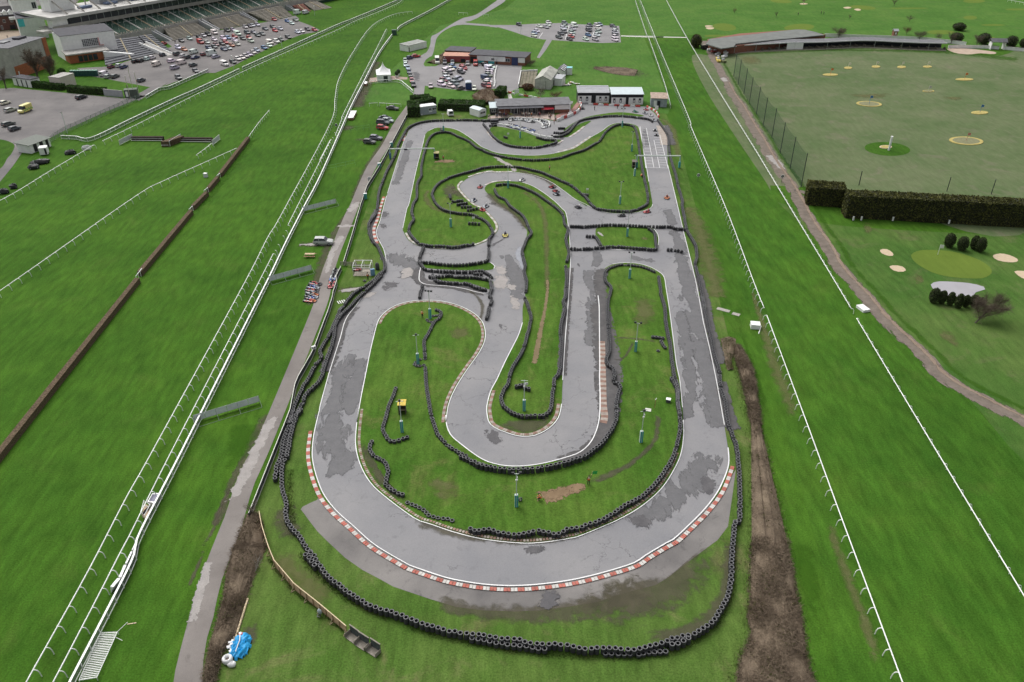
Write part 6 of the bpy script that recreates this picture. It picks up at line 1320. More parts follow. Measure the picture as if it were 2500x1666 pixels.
cars(cV, 'in the far car park', (100,34), '375,338,hk 655,362,sw 742,372,ss 775,345,hw 782,312,hw 620,428,hw 588,456,hl 582,492,hw 1000,322,ug 1005,365,hs 985,392,uw 992,436,ug 950,462,ed 922,512,ed 1135,352,vw 1112,396,ss 1100,450,us 1100,480,hw 1090,505,hr 1065,536,hd 1345,348,hd 1330,380,hg 1330,418,ud 1482,338,hl 1440,352,uw 1458,388,uw 1462,436,ss 1445,482,hw 1325,482,hb 1290,538,hw 1420,542,us 1660,362,ed 1690,388,hg 1690,420,hw 1690,448,us 1690,482,hd 1690,512,uw 1688,548,uw', 'cars in the far car park')
seen = {}
for i, c in enumerate(CARS):
    nb = sorted((d for d in CARS if d is not c and d['group'] == c['group']), key=lambda d: dist(d['p'], c['p']))[:3]
    base = '%s %s %s' % (CC[c['col']][0], c['kind'], c['where'])
    same = [d for d in CARS if d['col'] == c['col'] and d['kind'] == c['kind'] and d['where'] == c['where']]
    lab = base
    if len(same) > 1 or len(base.split()) < 4:
        a = nb[0] if nb else None
        lab = base.replace('in front of the brick building','before the brick building').replace('in the file along the left edge of the middle car park','in the edge file').replace('in the left block of the middle car park','in the left block').replace('in the right file of the middle car park','in the right file').replace('in the row beside the white course fence','in the fence row')
        if a: lab += ' beside the %s %s' % (CC[a['col']][0], a['kind'])
        if lab in seen and len(nb) > 1: lab += ' and the %s one' % CC[nb[1]['col']][0]
    if lab in seen and len(nb) > 2:
        side = 'nearer' if c['p'][1] < seen[lab]['p'][1] else 'farther'
        lab = ' '.join(lab.split()[:14])+', '+side+' one'
    lab = ' '.join(lab.split()[:16])
    seen[lab] = c
    cm = CM[c['kind']]; col = CC[c['col']][1]
    col = tuple(v*random.uniform(.85,1.1) for v in col)
    if c['sy'] < 105:
        o = inst('parked_car' if 'van' not in c['kind'] else 'parked_van', cm['one'], None, (c['p'][0], c['p'][1], .05), c['r'], col)
        tag(o, lab, 'van' if 'van' in c['kind'] else 'car', c['group'])
    else:
        t = thing('parked_car' if 'van' not in c['kind'] else 'parked_van', lab, 'van' if 'van' in c['kind'] else 'car', (c['p'][0], c['p'][1], .05), c['r'], c['group'])
        inst('body', cm['body'], t, color=col); inst('windows', cm['glass'], t); L, W, zb, zh = cm['d']
        for x in (-W/2+.1,W/2-.1):
            for y in (-L*.29,L*.31): inst('wheel', cm['wheel'], t, (x, y, .32))
        for s_ in (-1,1): inst('headlight', cm['head'], t, (s_*W*.3, L/2-.13, zh-.30)); inst('tail_light', cm['tail'], t, (s_*W*.36, -L/2+.03, zb*.8))
# ambulance
p = G(*cY.px(340,378), .9); t = thing('ambulance', 'yellow ambulance with green checks in the half empty yard', 'ambulance', (p[0], p[1], .05), hd(cY,340,378,-100,40)[1])
cm = CM['high van']; inst('body', cm['body'], t, color=(.68,.62,.20)); inst('windows', cm['glass'], t); L, W, zb, zh = cm['d']
for x in (-W/2+.1,W/2-.1):
    for y in (-L*.29,L*.31): inst('wheel', cm['wheel'], t, (x, y, .32))
mb = MB(); mg = M('green_livery', (.12,.42,.06), .5, .1)
for s_ in (-1,1):
    for i in range(7):
        for jx in range(2):
            if (i+jx) % 2 == 0: mb.box((s_*(W/2+.005), -2.5+i*.62, .85+jx*.32), (.02,.6,.3))
mb.build('livery_checks', mg, t)
mb = MB(); mb.box((0,-.5,1.65), (W*.94,2.6,.34)); mb.build('side_windows', m_glass, t)
for s_ in (-1,1): inst('headlight', cm['head'], t, (s_*W*.3, L/2-.13, zh-.30))
# horse box in the mid car park
p = pt(c6,765,990); t = thing('box_trailer', 'navy box trailer with pale roof at the foot of the middle car park', 'trailer', p, .1); mb = MB(); mb.box((0,1.2,1.45), (2.3,3.6,2.3)); mb.build('box', M('navy_panel', (.03,.05,.17), .5, .1), t); mb = MB(); mb.hexa([(-1.2,-.65,2.6),(1.2,-.65,2.6),(1.2,3.05,2.6),(-1.2,3.05,2.6)],[(-.8,-.65,2.9),(.8,-.65,2.9),(.8,3.05,2.9),(-.8,3.05,2.9)]); mb.build('roof', M('pale_trailer_roof', (.42,.45,.50), .5, .1), t)
for s_ in (-1,1): inst('wheel', CM['van']['wheel'], t, (s_*1.1, 1.2, .32))
# ================================================================ BUILDINGS
m_wwall = M('white_render', (.78,.78,.77), .8, .08, .8); m_bwall = M('brick', (.22,.095,.065), .9, .25, 3); m_orange = M('orange_brick', (.36,.12,.055), .9, .2, 2); m_felt = M('grey_roof_felt', (.155,.155,.165), .9, .18, .7); m_dfelt = M('dark_roof_felt', (.075,.075,.085), .9, .2, .7); m_conc = M('weathered_concrete', (.40,.385,.36), .9, .2, .6)
m_win = M('dark_window', (.035,.042,.05), .15, .3, 1.5); m_blackw = M('black_timber', (.022,.022,.026), .8, .2, 1.5); m_wroof = M('pale_metal_roof', (.52,.60,.62), .45, .06, .8); m_zinc = M('zinc_sheet', (.36,.37,.39), .45, .12, .8); m_rust = M('rusty_roof', (.38,.29,.235), .9, .35, 1.2)
def house(name, lab, A, B, dp, h, wall, roof, ops=(), kind='flat', rise=1.2, over=.3, cat='building', z0=0.0, ridge='u', frame=None, extra=None):
    """A, B ground points of the front wall (left, right); openings: (u0,u1,z0,z1,type) as fractions / metres"""
    d = dist(A, B); o = thing(name, lab, cat, (A[0], A[1], z0), ang(A, B))
    mb = MB(); mb.box((d/2,dp/2,h/2), (d,dp,h))
    if kind == 'gable' and ridge == 'v':
        mb.add([(0,.0,h),(d,.0,h),(d/2,.0,h+rise)], [(0,1,2)]); mb.add([(0,dp,h),(d,dp,h),(d/2,dp,h+rise)], [(1,0,2)])
    if kind == 'gable' and ridge == 'u':
        mb.add([(0,0,h),(0,dp,h),(0,dp/2,h+rise)], [(1,0,2)]); mb.add([(d,0,h),(d,dp,h),(d,dp/2,h+rise)], [(0,1,2)])
    mb.build('wall', wall, o)
    mb = MB(); v = over
    if kind == 'flat': mb.box((d/2,dp/2,h+.12), (d+2*v,dp+2*v,.22))
    elif kind == 'mono': mb.hexa([(-v,-v,h+.02),(d+v,-v,h+.02),(d+v,dp+v,h+rise),(-v,dp+v,h+rise)], [(-v,-v,h+.16),(d+v,-v,h+.16),(d+v,dp+v,h+rise+.14),(-v,dp+v,h+rise+.14)])
    elif ridge == 'u':
        mb.hexa([(-v,-v,h-.02),(d+v,-v,h-.02),(d+v,dp/2,h+rise),(-v,dp/2,h+rise)], [(-v,-v,h+.12),(d+v,-v,h+.12),(d+v,dp/2,h+rise+.16),(-v,dp/2,h+rise+.16)])
        mb.hexa([(-v,dp/2,h+rise),(d+v,dp/2,h+rise),(d+v,dp+v,h-.02),(-v,dp+v,h-.02)], [(-v,dp/2,h+rise+.16),(d+v,dp/2,h+rise+.16),(d+v,dp+v,h+.12),(-v,dp+v,h+.12)])
    else:
        mb.hexa([(-v,-v,h-.02),(d/2,-v,h+rise),(d/2,dp+v,h+rise),(-v,dp+v,h-.02)], [(-v,-v,h+.12),(d/2,-v,h+rise+.16),(d/2,dp+v,h+rise+.16),(-v,dp+v,h+.12)])
        mb.hexa([(d/2,-v,h+rise),(d+v,-v,h-.02),(d+v,dp+v,h-.02),(d/2,dp+v,h+rise)], [(d/2,-v,h+rise+.16),(d+v,-v,h+.12),(d+v,dp+v,h+.12),(d/2,dp+v,h+rise+.16)])
    mb.build('roof', roof, o)
    for u0, u1, za, zb_, ty in ops:
        x0, x1 = u0*d, u1*d; mb = MB(); mb.box(((x0+x1)/2,-.03,(za+zb_)/2), (x1-x0,.08,zb_-za))
        mt = {'window':m_win,'door':m_win,'dark':m_blackw,'white':m_wwall,'blue':M('navy_door',(.03,.045,.13),.5,.1),'brick':m_bwall,'green':m_teal,'board':m_white}[ty]
        q = mb.build({'window':'window','door':'door','dark':'door','white':'white_panel','blue':'shutter_door','brick':'brick_panel','green':'green_bin_store','board':'sign_board'}[ty], mt, o)
        if ty == 'window':
            mf = MB(); yy = -.085
            for zz in (za, zb_): mf.box(((x0+x1)/2,yy,zz), (x1-x0+.1,.05,.08))
            for xx in (x0, x1, (x0+x1)/2): mf.box((xx,yy,(za+zb_)/2), (.07,.05,zb_-za))
            mf.build('frame', frame or m_white, q)
    return o, d
# two black and white cabins by the pit lane
O2 = [(.06,.13,.8,2.3,'window'),(.26,.33,.8,2.3,'window'),(.68,.75,.8,2.3,'window'),(.86,.93,.8,2.3,'window')]
for lab, q0, q1, rf, mid in (('black and white pit cabin with grey striped roof', (262,452), (928,452), m_zinc, (.435,.575)), ('black and white pit cabin with pale metal roof', (972,490), (1650,490), m_wroof, (.455,.54))):
    A, B = pt(c5,*q0), pt(c5,*q1); o, d = house('pit_cabin', lab, A, B, 6.5, 3.6, m_blackw, rf, (), 'mono', .9, .15)
    for a, b in ((0,mid[0]),(mid[1],1)):
        mb = MB(); mb.box((d*(a+b)/2,-.05,1.35), (d*(b-a)-.06,.06,2.5)); mb.build('white_cladding', m_wwall, o)
    for u0, u1, za, zb_, _ in O2:
        mb = MB(); mb.box((d*(u0+u1)/2,-.1,(za+zb_)/2), (d*(u1-u0),.06,zb_-za)); q = mb.build('window', m_win, o)
        mf = MB(); mf.box((d*(u0+u1)/2,-.14,za+.5), (d*(u1-u0)*.5,.03,.7)); mf.build('blind', m_wwall, q)
    if rf is m_zinc:
        mb = MB()
        for i in range(3): mb.box((d/2,1.2+i*2.0,3.9+i*.28), (d,.12,.14))
        mb.build('roof_rib', m_dfelt, o)
A, B = pt(c5,1815,535), pt(c5,2155,545); o, d = house('storage_shed', 'grey shed with rusty pale roof at the right end of the pits', A, B, 5.5, 3.0, M('grey_blue_board', (.30,.33,.36), .85, .3, .8), m_rust, ((.18,.36,.1,2.3,'white'),(.4,.58,.1,2.2,'dark')), 'mono', .6, .25)
# kart clubhouse
A, B = pt(c4,340,500), pt(c4,2090,445); o, d = house('clubhouse', 'long low kart clubhouse with grey felt roof behind the crowd', A, B, 7.0, 2.9, M('dark_clubhouse_wall', (.06,.045,.045), .85, .3, .8), m_felt, ((.02,.16,.3,2.4,'brick'),(.18,.27,.2,2.3,'window'),(.30,.40,.2,2.3,'window'),(.42,.52,.2,2.3,'window'),(.78,.985,1.25,2.75,'board'),(.78,.99,.05,1.1,'brick')), 'mono', .55, .35)
mb = MB(); mb.hexa([(d*.0,-1.9,2.45),(d*.62,-1.9,2.45),(d*.62,-.05,2.75),(0,-.05,2.75)], [(d*.0,-1.9,2.55),(d*.62,-1.9,2.55),(d*.62,-.05,2.85),(0,-.05,2.85)]); mb.build('canopy', m_dfelt, o)
for i in range(8): mb = MB(); mb.tube([(d*.62*i/7,-1.8,0),(d*.62*i/7,-1.8,2.45)], .05, 5); mb.build('canopy_post', m_steel, o)
mb = MB(); mb.box((d*.985,-.6,1.8), (.3,.25,3.4)); mb.build('sign_frame', m_white, o)
A, B = pt(c4,1400,500), pt(c4,1690,480); d2 = dist(A,B); o = thing('awning', 'red awning before the right part of the clubhouse', 'awning', (A[0],A[1],0), ang(A,B)); mb = MB(); mb.hexa([(0,0,1.7),(d2,0,1.7),(d2,2.2,2.4),(0,2.2,2.4)],[(0,0,1.76),(d2,0,1.76),(d2,2.2,2.46),(0,2.2,2.46)]); mb.build('canopy', M('red_canvas', (.48,.03,.05), .7, .12, 2), o)
for x in (0.1,d2-.1): mb = MB(); mb.tube([(x,.1,0),(x,.1,1.75)], .05, 5); mb.build('post', m_steel, o)
A, B = pt(c4,1560,420), pt(c4,1700,415); o = thing('white_board', 'white menu board above the red awning', 'board', (A[0],A[1],0), ang(A,B)); mb = MB(); mb.box((.9,.8,2.4), (2.4,.1,1.3)); mb.build('panel', m_white, o); mb = MB(); mb.tube([(.9,.86,0),(.9,.86,1.8)], .05, 5); mb.build('post', m_steel, o)
A, B = pt(c4,170,500), pt(c4,330,495); o, d = house('kiosk', 'dark kiosk with pale sloping roof at the left end of the terrace', A, B, 3.6, 2.3, m_blackw, m_wroof, ((.2,.8,1.0,2.0,'window'),), 'mono', 1.0, .25)
A, B = cA((2185,375), (2280,350)); o, d = house('caravan', 'small white caravan at the left end of the terrace', A, B, 5.0, 2.2, m_wwall, m_wroof, ((.15,.85,1.0,1.7,'window'),), 'gable', .4, .05, 'caravan', .0, 'v')
o = thing('crane_truck_cab', 'small white plant vehicle on the grass by the top left bend', 'vehicle', pt(cA,1790,350), .3); mb = MB(); mb.box((0,0,1.1), (1.9,2.6,1.5), 0, 0, .82); mb.build('cab', m_wwall, o); mb = MB(); mb.box((0,-1.2,1.3), (1.3,.2,.7)); mb.build('windscreen', m_glass, o)
for x in (-.8,.8): inst('wheel', CM['van']['wheel'], o, (x,-.8,.32)); inst('wheel', CM['van']['wheel'], o, (x,.8,.32))
# paved terrace before the clubhouse
sheet('terrace', c4((100,600),(360,580),(600,560),(760,575),(1100,570),(1500,600),(1720,640),(1700,480),(1400,470),(340,500),(120,540)), .11, M('pale_paving', (.40,.32,.28), .9, .15, 1.2), False, label='pale pink paved terrace under the crowd')
sheet('terrace', c4((1700,650),(1900,560),(2120,440),(2250,350),(2340,200),(2250,190),(2130,350),(1720,520)), .11, M('red_paving', (.30,.16,.14), .9, .2, 1.2), False)
o = thing('planter', 'yellow green shrub in a planter on the terrace', 'planter', pt(c4,665,560)+(.1,)); mb = MB(); mb.box((0,0,.25), (1.2,.8,.5)); mb.build('box', m_grey_wood, o); mb = MB()
for _ in range(90):
    a = [random.gauss(0,.4) for _ in range(3)]; s_ = .16; n_ = Vector([random.gauss(0,1) for _ in range(3)]).normalized(); u_ = n_.orthogonal().normalized()*s_; w_ = n_.cross(u_)
    c_ = Vector((a[0], a[1], 1.0+a[2]*.8)); mb.add([c_-u_, c_+w_*.6, c_+u_, c_-w_*.6], [(0,1,2,3)])
mb.build('foliage', M('yellow_green_leaf', (.16,.17,.03), .8, .3, 4), o)
o = thing('sand_bin', 'black box bin beside the pit karts', 'bin', pt(c4,270,690)+(.05,), .1); mb = MB(); mb.box((0,0,.5), (2.6,1.6,1.0)); mb.build('bin', m_black, o); mb = MB(); mb.hexa([(-1.35,-.85,1.0),(1.35,-.85,1.0),(1.35,.85,1.0),(-1.35,.85,1.0)],[(-1.2,-.7,1.15),(1.2,-.7,1.15),(1.2,.7,1.15),(-1.2,.7,1.15)]); mb.build('lid', m_dkpanel, o)
# plastic barriers
def barrier(lab, pts, cols, blk=1.6, h=.62, wd=.4, z=.05):
    P = resample(pts, blk, smooth=len(pts) > 2); t = thing('plastic_barrier', lab, 'barrier', (P[0][0], P[0][1], z)); L = [(p[0]-P[0][0], p[1]-P[0][1]) for p in P]
    for i in range(len(L)-1):
        a, b = L[i], L[i+1]; d = dist(a, b); mb = MB(); mb.box(((a[0]+b[0])/2,(a[1]+b[1])/2,h/2), (d-.03,wd,h), ang(a,b), 0, .8); mb.build('block', cols[(i//1) % len(cols)], t)
m_bred = M('red_plastic', (.48,.06,.05), .5, .1); m_bwhite = M('white_plastic', (.72,.72,.70), .5, .06)
barrier('red and white block barrier along the fronts of the pit cabins', c5((480,490),(800,505),(1100,520),(1370,530),(1600,540)), [m_bwhite, m_bred], 1.9)
barrier('white wall barrier curving along the lower edge of the pit yard', c4((320,745),(560,775),(880,855),(1150,960),(1300,1010),(1500,1050),(1680,1075)), [m_bwhite], 2.4, .6)
barrier('outer white curved barrier round the parked pit karts', c4((610,600),(760,595),(1050,610),(1300,630),(1480,650),(1570,690),(1590,750),(1560,810)), [m_bwhite], 2.0, .6)
barrier('inner white curved barrier inside the parked pit karts', c4((820,640),(980,640),(1150,655),(1320,685),(1410,735),(1415,810)), [m_bwhite], 2.0, .5)
barrier('white barrier curving from the terrace to the pit cabins', c4((1760,660),(2010,560),(2230,460),(2320,360),(2345,260),(2300,220)), [m_bwhite, m_bwhite, m_bred], 2.0, .9)
barrier('red and white barrier curving down the pit exit', c5((1730,540),(1800,580),(1880,620),(1940,670),(1990,770)), [m_bred, m_bwhite], 1.5, .6)
barrier('red and white barrier between the hedge and the sign on the upper grass', c8((0,815),(150,830),(280,870)), [m_bwhite, m_bred], 2.0, .6, z=0)
barrier('red and white barrier running along the upper grass to the bare trees', c8((390,890),(560,915),(800,960),(990,1000)), [m_bwhite, m_bred, m_bwhite], 2.2, .6, z=0)
barrier('white wavy block line between the car file and the empty tarmac', c6((1385,485),(1350,620),(1335,750),(1345,860),(1315,955)), [m_bwhite], 2.2, .6)
barrier('white barrier piece at the tip of the pit tyre wall', c4((1660,1025),(1800,1025)), [m_bwhite], 1.8, .6)
for i, (c, q0, q1, lab) in enumerate(((c4,(1850,620),(1960,580),'framed advertising board on the pit entrance fence'),(c4,(2030,530),(2110,490),'second small framed board on the pit entrance fence'),(c8,(285,910),(395,880),'white notice board on legs beside the upper barrier'),(c5,(1900,640),(1970,645),'white board leaning on the pit exit barrier'))):
    A, B = c(q0, q1); d = dist(A, B); o = thing('notice_board', lab, 'sign', (A[0],A[1],0), ang(A,B)); mb = MB(); mb.box((d/2,0,1.5 if i > 1 else .9), (d,.06,1.4 if i > 1 else .8)); mb.build('board', m_white, o)
    for x in (.15,d-.15): mb = MB(); mb.tube([(x,.04,0),(x,.04,1.2)], .04, 4); mb.build('leg', m_steel, o)
# portable cabin by the top left hedge
A, B = cA((1378,350), (1600,320)); o, d = house('portable_cabin', 'grey portable cabin with white roof beside the clipped hedge', A, B, 3.0, 2.7, M('grey_cabin_panel', (.33,.36,.40), .6, .1, 1), m_white, ((.52,.70,1.3,2.1,'window'),(.75,.98,1.3,2.1,'window'),(.05,.14,.05,.5,'board'),(.55,.74,.7,1.1,'board')), 'flat', 0, .08)
# long brick building and red container block
A, B = pt(c6,780,395), pt(c6,2010,465); o, d = house('brick_building', 'long brick building with white fascia and dark flat roof behind the middle car park', A, B, 10.5, 3.3, m_bwall, m_dfelt, ((.02,.14,.2,2.6,'dark'),(.14,.52,1.2,3.2,'white'),(.155,.265,.1,1.2,'green'),(.34,.45,.1,1.2,'green'),(.395,.455,1.5,2.5,'window'),(.48,.505,.05,2.4,'dark'),(.51,.645,1.2,3.2,'white'),(.65,.73,1.3,2.6,'window'),(.76,.87,.05,3.2,'blue'),(.875,.995,1.2,3.2,'white')), 'flat', 0, .35)
A, B = pt(c6,205,385), pt(c6,790,395); o, d = house('red_block', 'low red block with salmon roof at the left of the long brick building', A, B, 5.5, 2.6, M('dull_red_wall', (.30,.075,.075), .8, .15, 1), M('salmon_roof', (.50,.27,.20), .85, .12, .8), ((.66,.82,.2,1.6,'dark'),(.02,.06,1.9,2.3,'board')), 'mono', .35, .15)
A, B = pt(c6,250,300), pt(c6,800,330); o, d = house('brick_block', 'dark flat roofed rear block behind the red block', A, B, 9.0, 3.3, m_bwall, m_dfelt, (), 'flat', 0, .3)
# white storage shed by the drive
A, B = pt(cU,1110,712), pt(cU,1355,650); o, d = house('white_store', 'long white store with grey roof beside the drive', A, B, 5.5, 2.5, m_wwall, M('patched_grey_roof', (.30,.31,.29), .9, .3, .6), ((-.0,.04,.1,1.9,'dark'),), 'mono', .3, .1)
# farm sheds
A, B = pt(c8,805,720), pt(c8,1220,742); o, d = house('farm_shed', 'large shed with pale corrugated gable roof behind the kart clubhouse', A, B, 17, 3.4, M('flaking_white_wall', (.50,.48,.46), .9, .25, .8), M('pale_grey_sheeting', (.36,.36,.32), .8, .3, .4), ((.68,.70,.2,3.2,'dark'),), 'gable', 1.5, .15, 'building', 0, 'v')
A, B = pt(c8,1290,630), pt(c8,1500,650); o, d = house('lean_to_store', 'small white store beside the large shed', A, B, 5, 2.6, m_wwall, m_zinc, ((.0,.12,.1,2.0,'dark'),), 'mono', .5, .15)
A, B = pt(c8,1380,420), pt(c8,1560,430); o, d = house('striped_shed', 'small shed whose dark roof has white stripes', A, B, 9, 2.4, m_wwall, m_dfelt, ((.1,.4,.3,1.8,'dark'),), 'gable', 1.0, .2, 'building', 0, 'v')
mb = MB()
for i in range(4): mb.hexa([(d/2,i*2.2+.4,3.42),(d+.2,i*2.2+.4,2.42),(d+.2,i*2.2+1.2,2.42),(d/2,i*2.2+1.2,3.42)], [(d/2,i*2.2+.4,3.6),(d+.2,i*2.2+.4,2.62),(d+.2,i*2.2+1.2,2.62),(d/2,i*2.2+1.2,3.6)])
mb.build('roof_light', m_white, o)
A, B = pt(c8,1635,355), pt(c8,1780,358); o, d = house('container', 'upright pale container with turquoise top edge on the grass', A, B, 2.4, 2.6, m_wwall, M('turquoise_edge', (.25,.60,.66), .6, .1), ((.1,.9,.1,2.2,'white'),), 'flat', 0, .02, 'container')
A, B = pt(c8,380,700), pt(c8,800,715); C_, D_ = pt(c8,450,330), pt(c8,880,310); o = thing('walled_yard', 'white walled yard of old sheeting left of the large shed', 'yard wall', (A[0],A[1],0))
P = [(q[0]-A[0], q[1]-A[1]) for q in (A, C_, D_)]
for a, b in zip(P, P[1:]): mb = MB(); dd = dist(a,b); mb.box(((a[0]+b[0])/2,(a[1]+b[1])/2,.75), (dd,.25,1.5), ang(a,b)); mb.build('wall', m_wwall, o)
mb = MB(); n = 5
q0, q1, q2, q3 = [(q[0]-A[0], q[1]-A[1]) for q in (A, B, D_, C_)]
for i in range(n):
    lerp = lambda a, b, t: (a[0]+(b[0]-a[0])*t, a[1]+(b[1]-a[1])*t); t0, t1 = i/n+.01, (i+1)/n-.012
    mb.quad(*[(p[0], p[1], .45+.5*(k in (2,3))) for k, p in enumerate((lerp(q0,q1,t0), lerp(q0,q1,t1), lerp(q3,q2,t1), lerp(q3,q2,t0)))])
mb.build('sheeting', M('mossy_sheeting', (.17,.155,.11), .95, .35, .5), o)
for i, (x, y) in enumerate(((1600,640),(1700,630),(1760,575),(1900,605))): 
    o = thing('scrap_pile', 'pale scrap timber on grass right of the sheds, %s heap' % ('first','second','third','last')[i], 'scrap heap', pt(c8,x,y), i); mb = MB()
    for k in range(5): mb.box((random.uniform(-.8,.8), random.uniform(-.6,.6), .15+k*.1), (random.uniform(1,2.4),.35,.08), random.uniform(-.6,.6))
    mb.build('boards', m_bag, o); mb = MB(); mb.box((0,.3,.3), (.9,.8,.5)); mb.build('crate', m_ply, o)
# marquee
A, B = pt(cU,680,1120), pt(cU,868,1112); d = dist(A,B); dp = 9; o = thing('marquee', 'white peaked marquee between the left fence and the car park', 'marquee', (A[0],A[1],0), ang(A,B))
mb = MB(); mb.box((d/2,dp/2,1.3), (d,dp,2.6)); mb.build('side_walls', m_white, o)
mb = MB(); K = 9; rings = []
for k in range(K+1):
    t = k/K; r_ = (1-t)**1.7; z = 2.6+4.2*(t**1.25); rings.append([((d/2)+(x*(d/2+.15))*r_, dp/2+(y*(dp/2+.15))*r_, z) for x, y in ((-1,-1),(1,-1),(1,1),(-1,1))])
for k in range(K): mb.add(rings[k]+rings[k+1], [(i,(i+1)%4,4+(i+1)%4,4+i) for i in range(4)])
mb.build('roof', m_white, o); mb = MB(); mb.box((d*.62,-.03,1.1), (d*.3,.06,2.0)); mb.build('entrance', m_win, o)
sheet('footpath', cU((560,1130),(580,1070),(880,1040),(1090,1060),(1090,1090),(960,1090)), .03, M('pinkish_paving', (.33,.25,.21), .9, .15, 1), False)
for i, (c,q,l_,lab) in enumerate(((cA,((385,385),(430,285),(510,285),(460,380)),0,'white flat roofed platform beside the left fence'),(cU,((490,1145),(510,1115),(545,1120),(530,1150)),0,'small white platform beside the left fence near the marquee'))):
    L = c(*q, z=.9); cx = sum(p[0] for p in L)/4; cy = sum(p[1] for p in L)/4; o = thing('viewing_platform', lab, 'platform', (cx,cy,0)); L = [(p[0]-cx,p[1]-cy) for p in L]
    mb = MB(); mb.hexa([(x,y,.8) for x,y in L], [(x,y,.95) for x,y in L]); mb.build('top', m_white, o); mb = MB(); mb.hexa([(x*.9,y*.9,0) for x,y in L], [(x*.9,y*.9,.8) for x,y in L]); mb.build('base', M('red_brown_skirt', (.30,.15,.10), .9, .2), o)
for i, (x, y) in enumerate(((945,1020),(970,995))): o = thing('potted_tree', '%s round potted shrub beside the marquee path' % ('left','right')[i], 'plant', pt(cU,x,y+40)); mb = MB(); mb.lathe([(0,0),(.5,0),(.6,.8),(0,.8)], 8); mb.build('pot', m_white, o); mb = MB(); mb.blob((0,0,1.6), (.8,.8,.9), 8, 6, 0, .15); mb.build('foliage', M('dark_shrub', (.025,.05,.018), .9, .3, 3), o)
# driving range bays building
A = pt(cW,1075,735); Bq = [pt(cW,x,y) for x, y in ((1210,718),(1700,690),(1860,682),(2352,655))]+[pt(cX,x,y) for x, y in ((0,568),(500,548),(850,562),(1150,575),(1450,582))]
P = resample([A]+Bq, 3.9, smooth=True); o = thing('driving_range_bays', 'long curved row of dark open driving range bays', 'building', (P[0][0],P[0][1],0)); L = [(p[0]-P[0][0], p[1]-P[0][1]) for p in P]; bk = offset(L, 6.0)
mb = MB()
for i in range(len(L)-1):
    a, b, c_, d_ = L[i], L[i+1], bk[i+1], bk[i]; mb.hexa([(p[0],p[1],3.0+.25*k) for p, k in ((a,0),(b,0),(c_,1),(d_,1))], [(p[0],p[1],3.25+.25*k) for p, k in ((a,0),(b,0),(c_,1),(d_,1))])
mb.build('roof', m_felt, o); mb = MB()
for i in range(len(L)-1):
    c_, d_ = bk[i+1], bk[i]; mb.box(((c_[0]+d_[0])/2,(c_[1]+d_[1])/2,1.5), (dist(c_,d_),.15,3.0), ang(d_,c_))
mb.build('back_wall', m_win, o); mb = MB()
for i in range(len(L)-1): a, b = L[i], L[i+1]; mb.box(((a[0]+b[0])/2,(a[1]+b[1])/2,3.1), (dist(a,b)-.01,.3,.4), ang(a,b))
mb.build('fascia', M('white_fascia', (.55,.56,.57), .6, .08), o); mb = MB()
for i in range(len(L)-1):
    a, b, c_, d_ = offset(L,-1.2)[i], offset(L,-1.2)[i+1], bk[i+1], bk[i]; mb.hexa([(p[0],p[1],.0) for p in (a,b,c_,d_)], [(p[0],p[1],.16) for p in (a,b,c_,d_)])
mb.build('plinth', M('pale_tee_mats', (.27,.25,.20), .9, .15), o)
for i, p in enumerate(L):
    mb = MB(); r_ = ang(p, bk[i]); mb.box((p[0]+math.cos(r_)*1.5,p[1]+math.sin(r_)*1.5,.7), (3.0,.06,1.0), r_); mb.build('bay_divider', m_grey_wood, o)
    if i % 3 == 0: mb = MB(); mb.box((p[0],p[1],1.6), (.14,.14,3.0), r_); mb.build('post', m_steel, o)
for i in (0,7,8): a, b = L[i], L[i+1]; mb = MB(); mb.box(((a[0]+b[0])/2,(a[1]+b[1])/2-.05,1.6), (dist(a,b)*.98 if i else 2.0,.1,2.8), ang(a,b)); mb.build('white_screen', m_white, o)
A, B = pt(cW,720,690), pt(cW,1075,735); C_ = pt(cW,2310,575); D_ = pt(cW,2050,430)
h = HZ(C_[1], cW.px(0,478)[1]); q = [A, pt(cW,905,738), pt(cW,1080,735), pt(cW,1700,660), C_, pt(cW,1950,500), pt(cW,1130,560), pt(cW,700,640)]
o = thing('range_building', 'brick driving range building with wide dull grey green roof', 'building', (A[0],A[1],0)); Lq = [(p[0]-A[0], p[1]-A[1]) for p in q]
mb = MB(); mb.prism([Lq[i] for i in (0,1,2,3,4,5,6,7)], 0, 3.3); mb.build('wall', m_bwall, o)
top = [G(*cW.px(x,y), 3.9) for x, y in ((690,600),(905,665),(1075,640),(1100,600),(1620,545),(1850,525),(2310,480),(2190,440),(2040,408),(1920,405),(1600,440),(1160,490),(740,535))]
mb = MB(); mb.prism([(p[0]-A[0],p[1]-A[1]) for p in top], 3.5, 3.9); mb.build('roof', M('grey_green_roof', (.155,.165,.155), .9, .15, .3), o)
a, b = G(*cW.px(1560,560),1.8), G(*cW.px(2310,490),1.8); r_ = ang(a,b); dd = dist(a,b)
for i in range(5): t = .45+.12*i; mb = MB(); mb.box((a[0]+(b[0]-a[0])*t-A[0], a[1]+(b[1]-a[1])*t-A[1]-.3, 2.5), (1.8,.2,1.0), r_); mb.build('window', m_win if i > 2 else m_white, o)
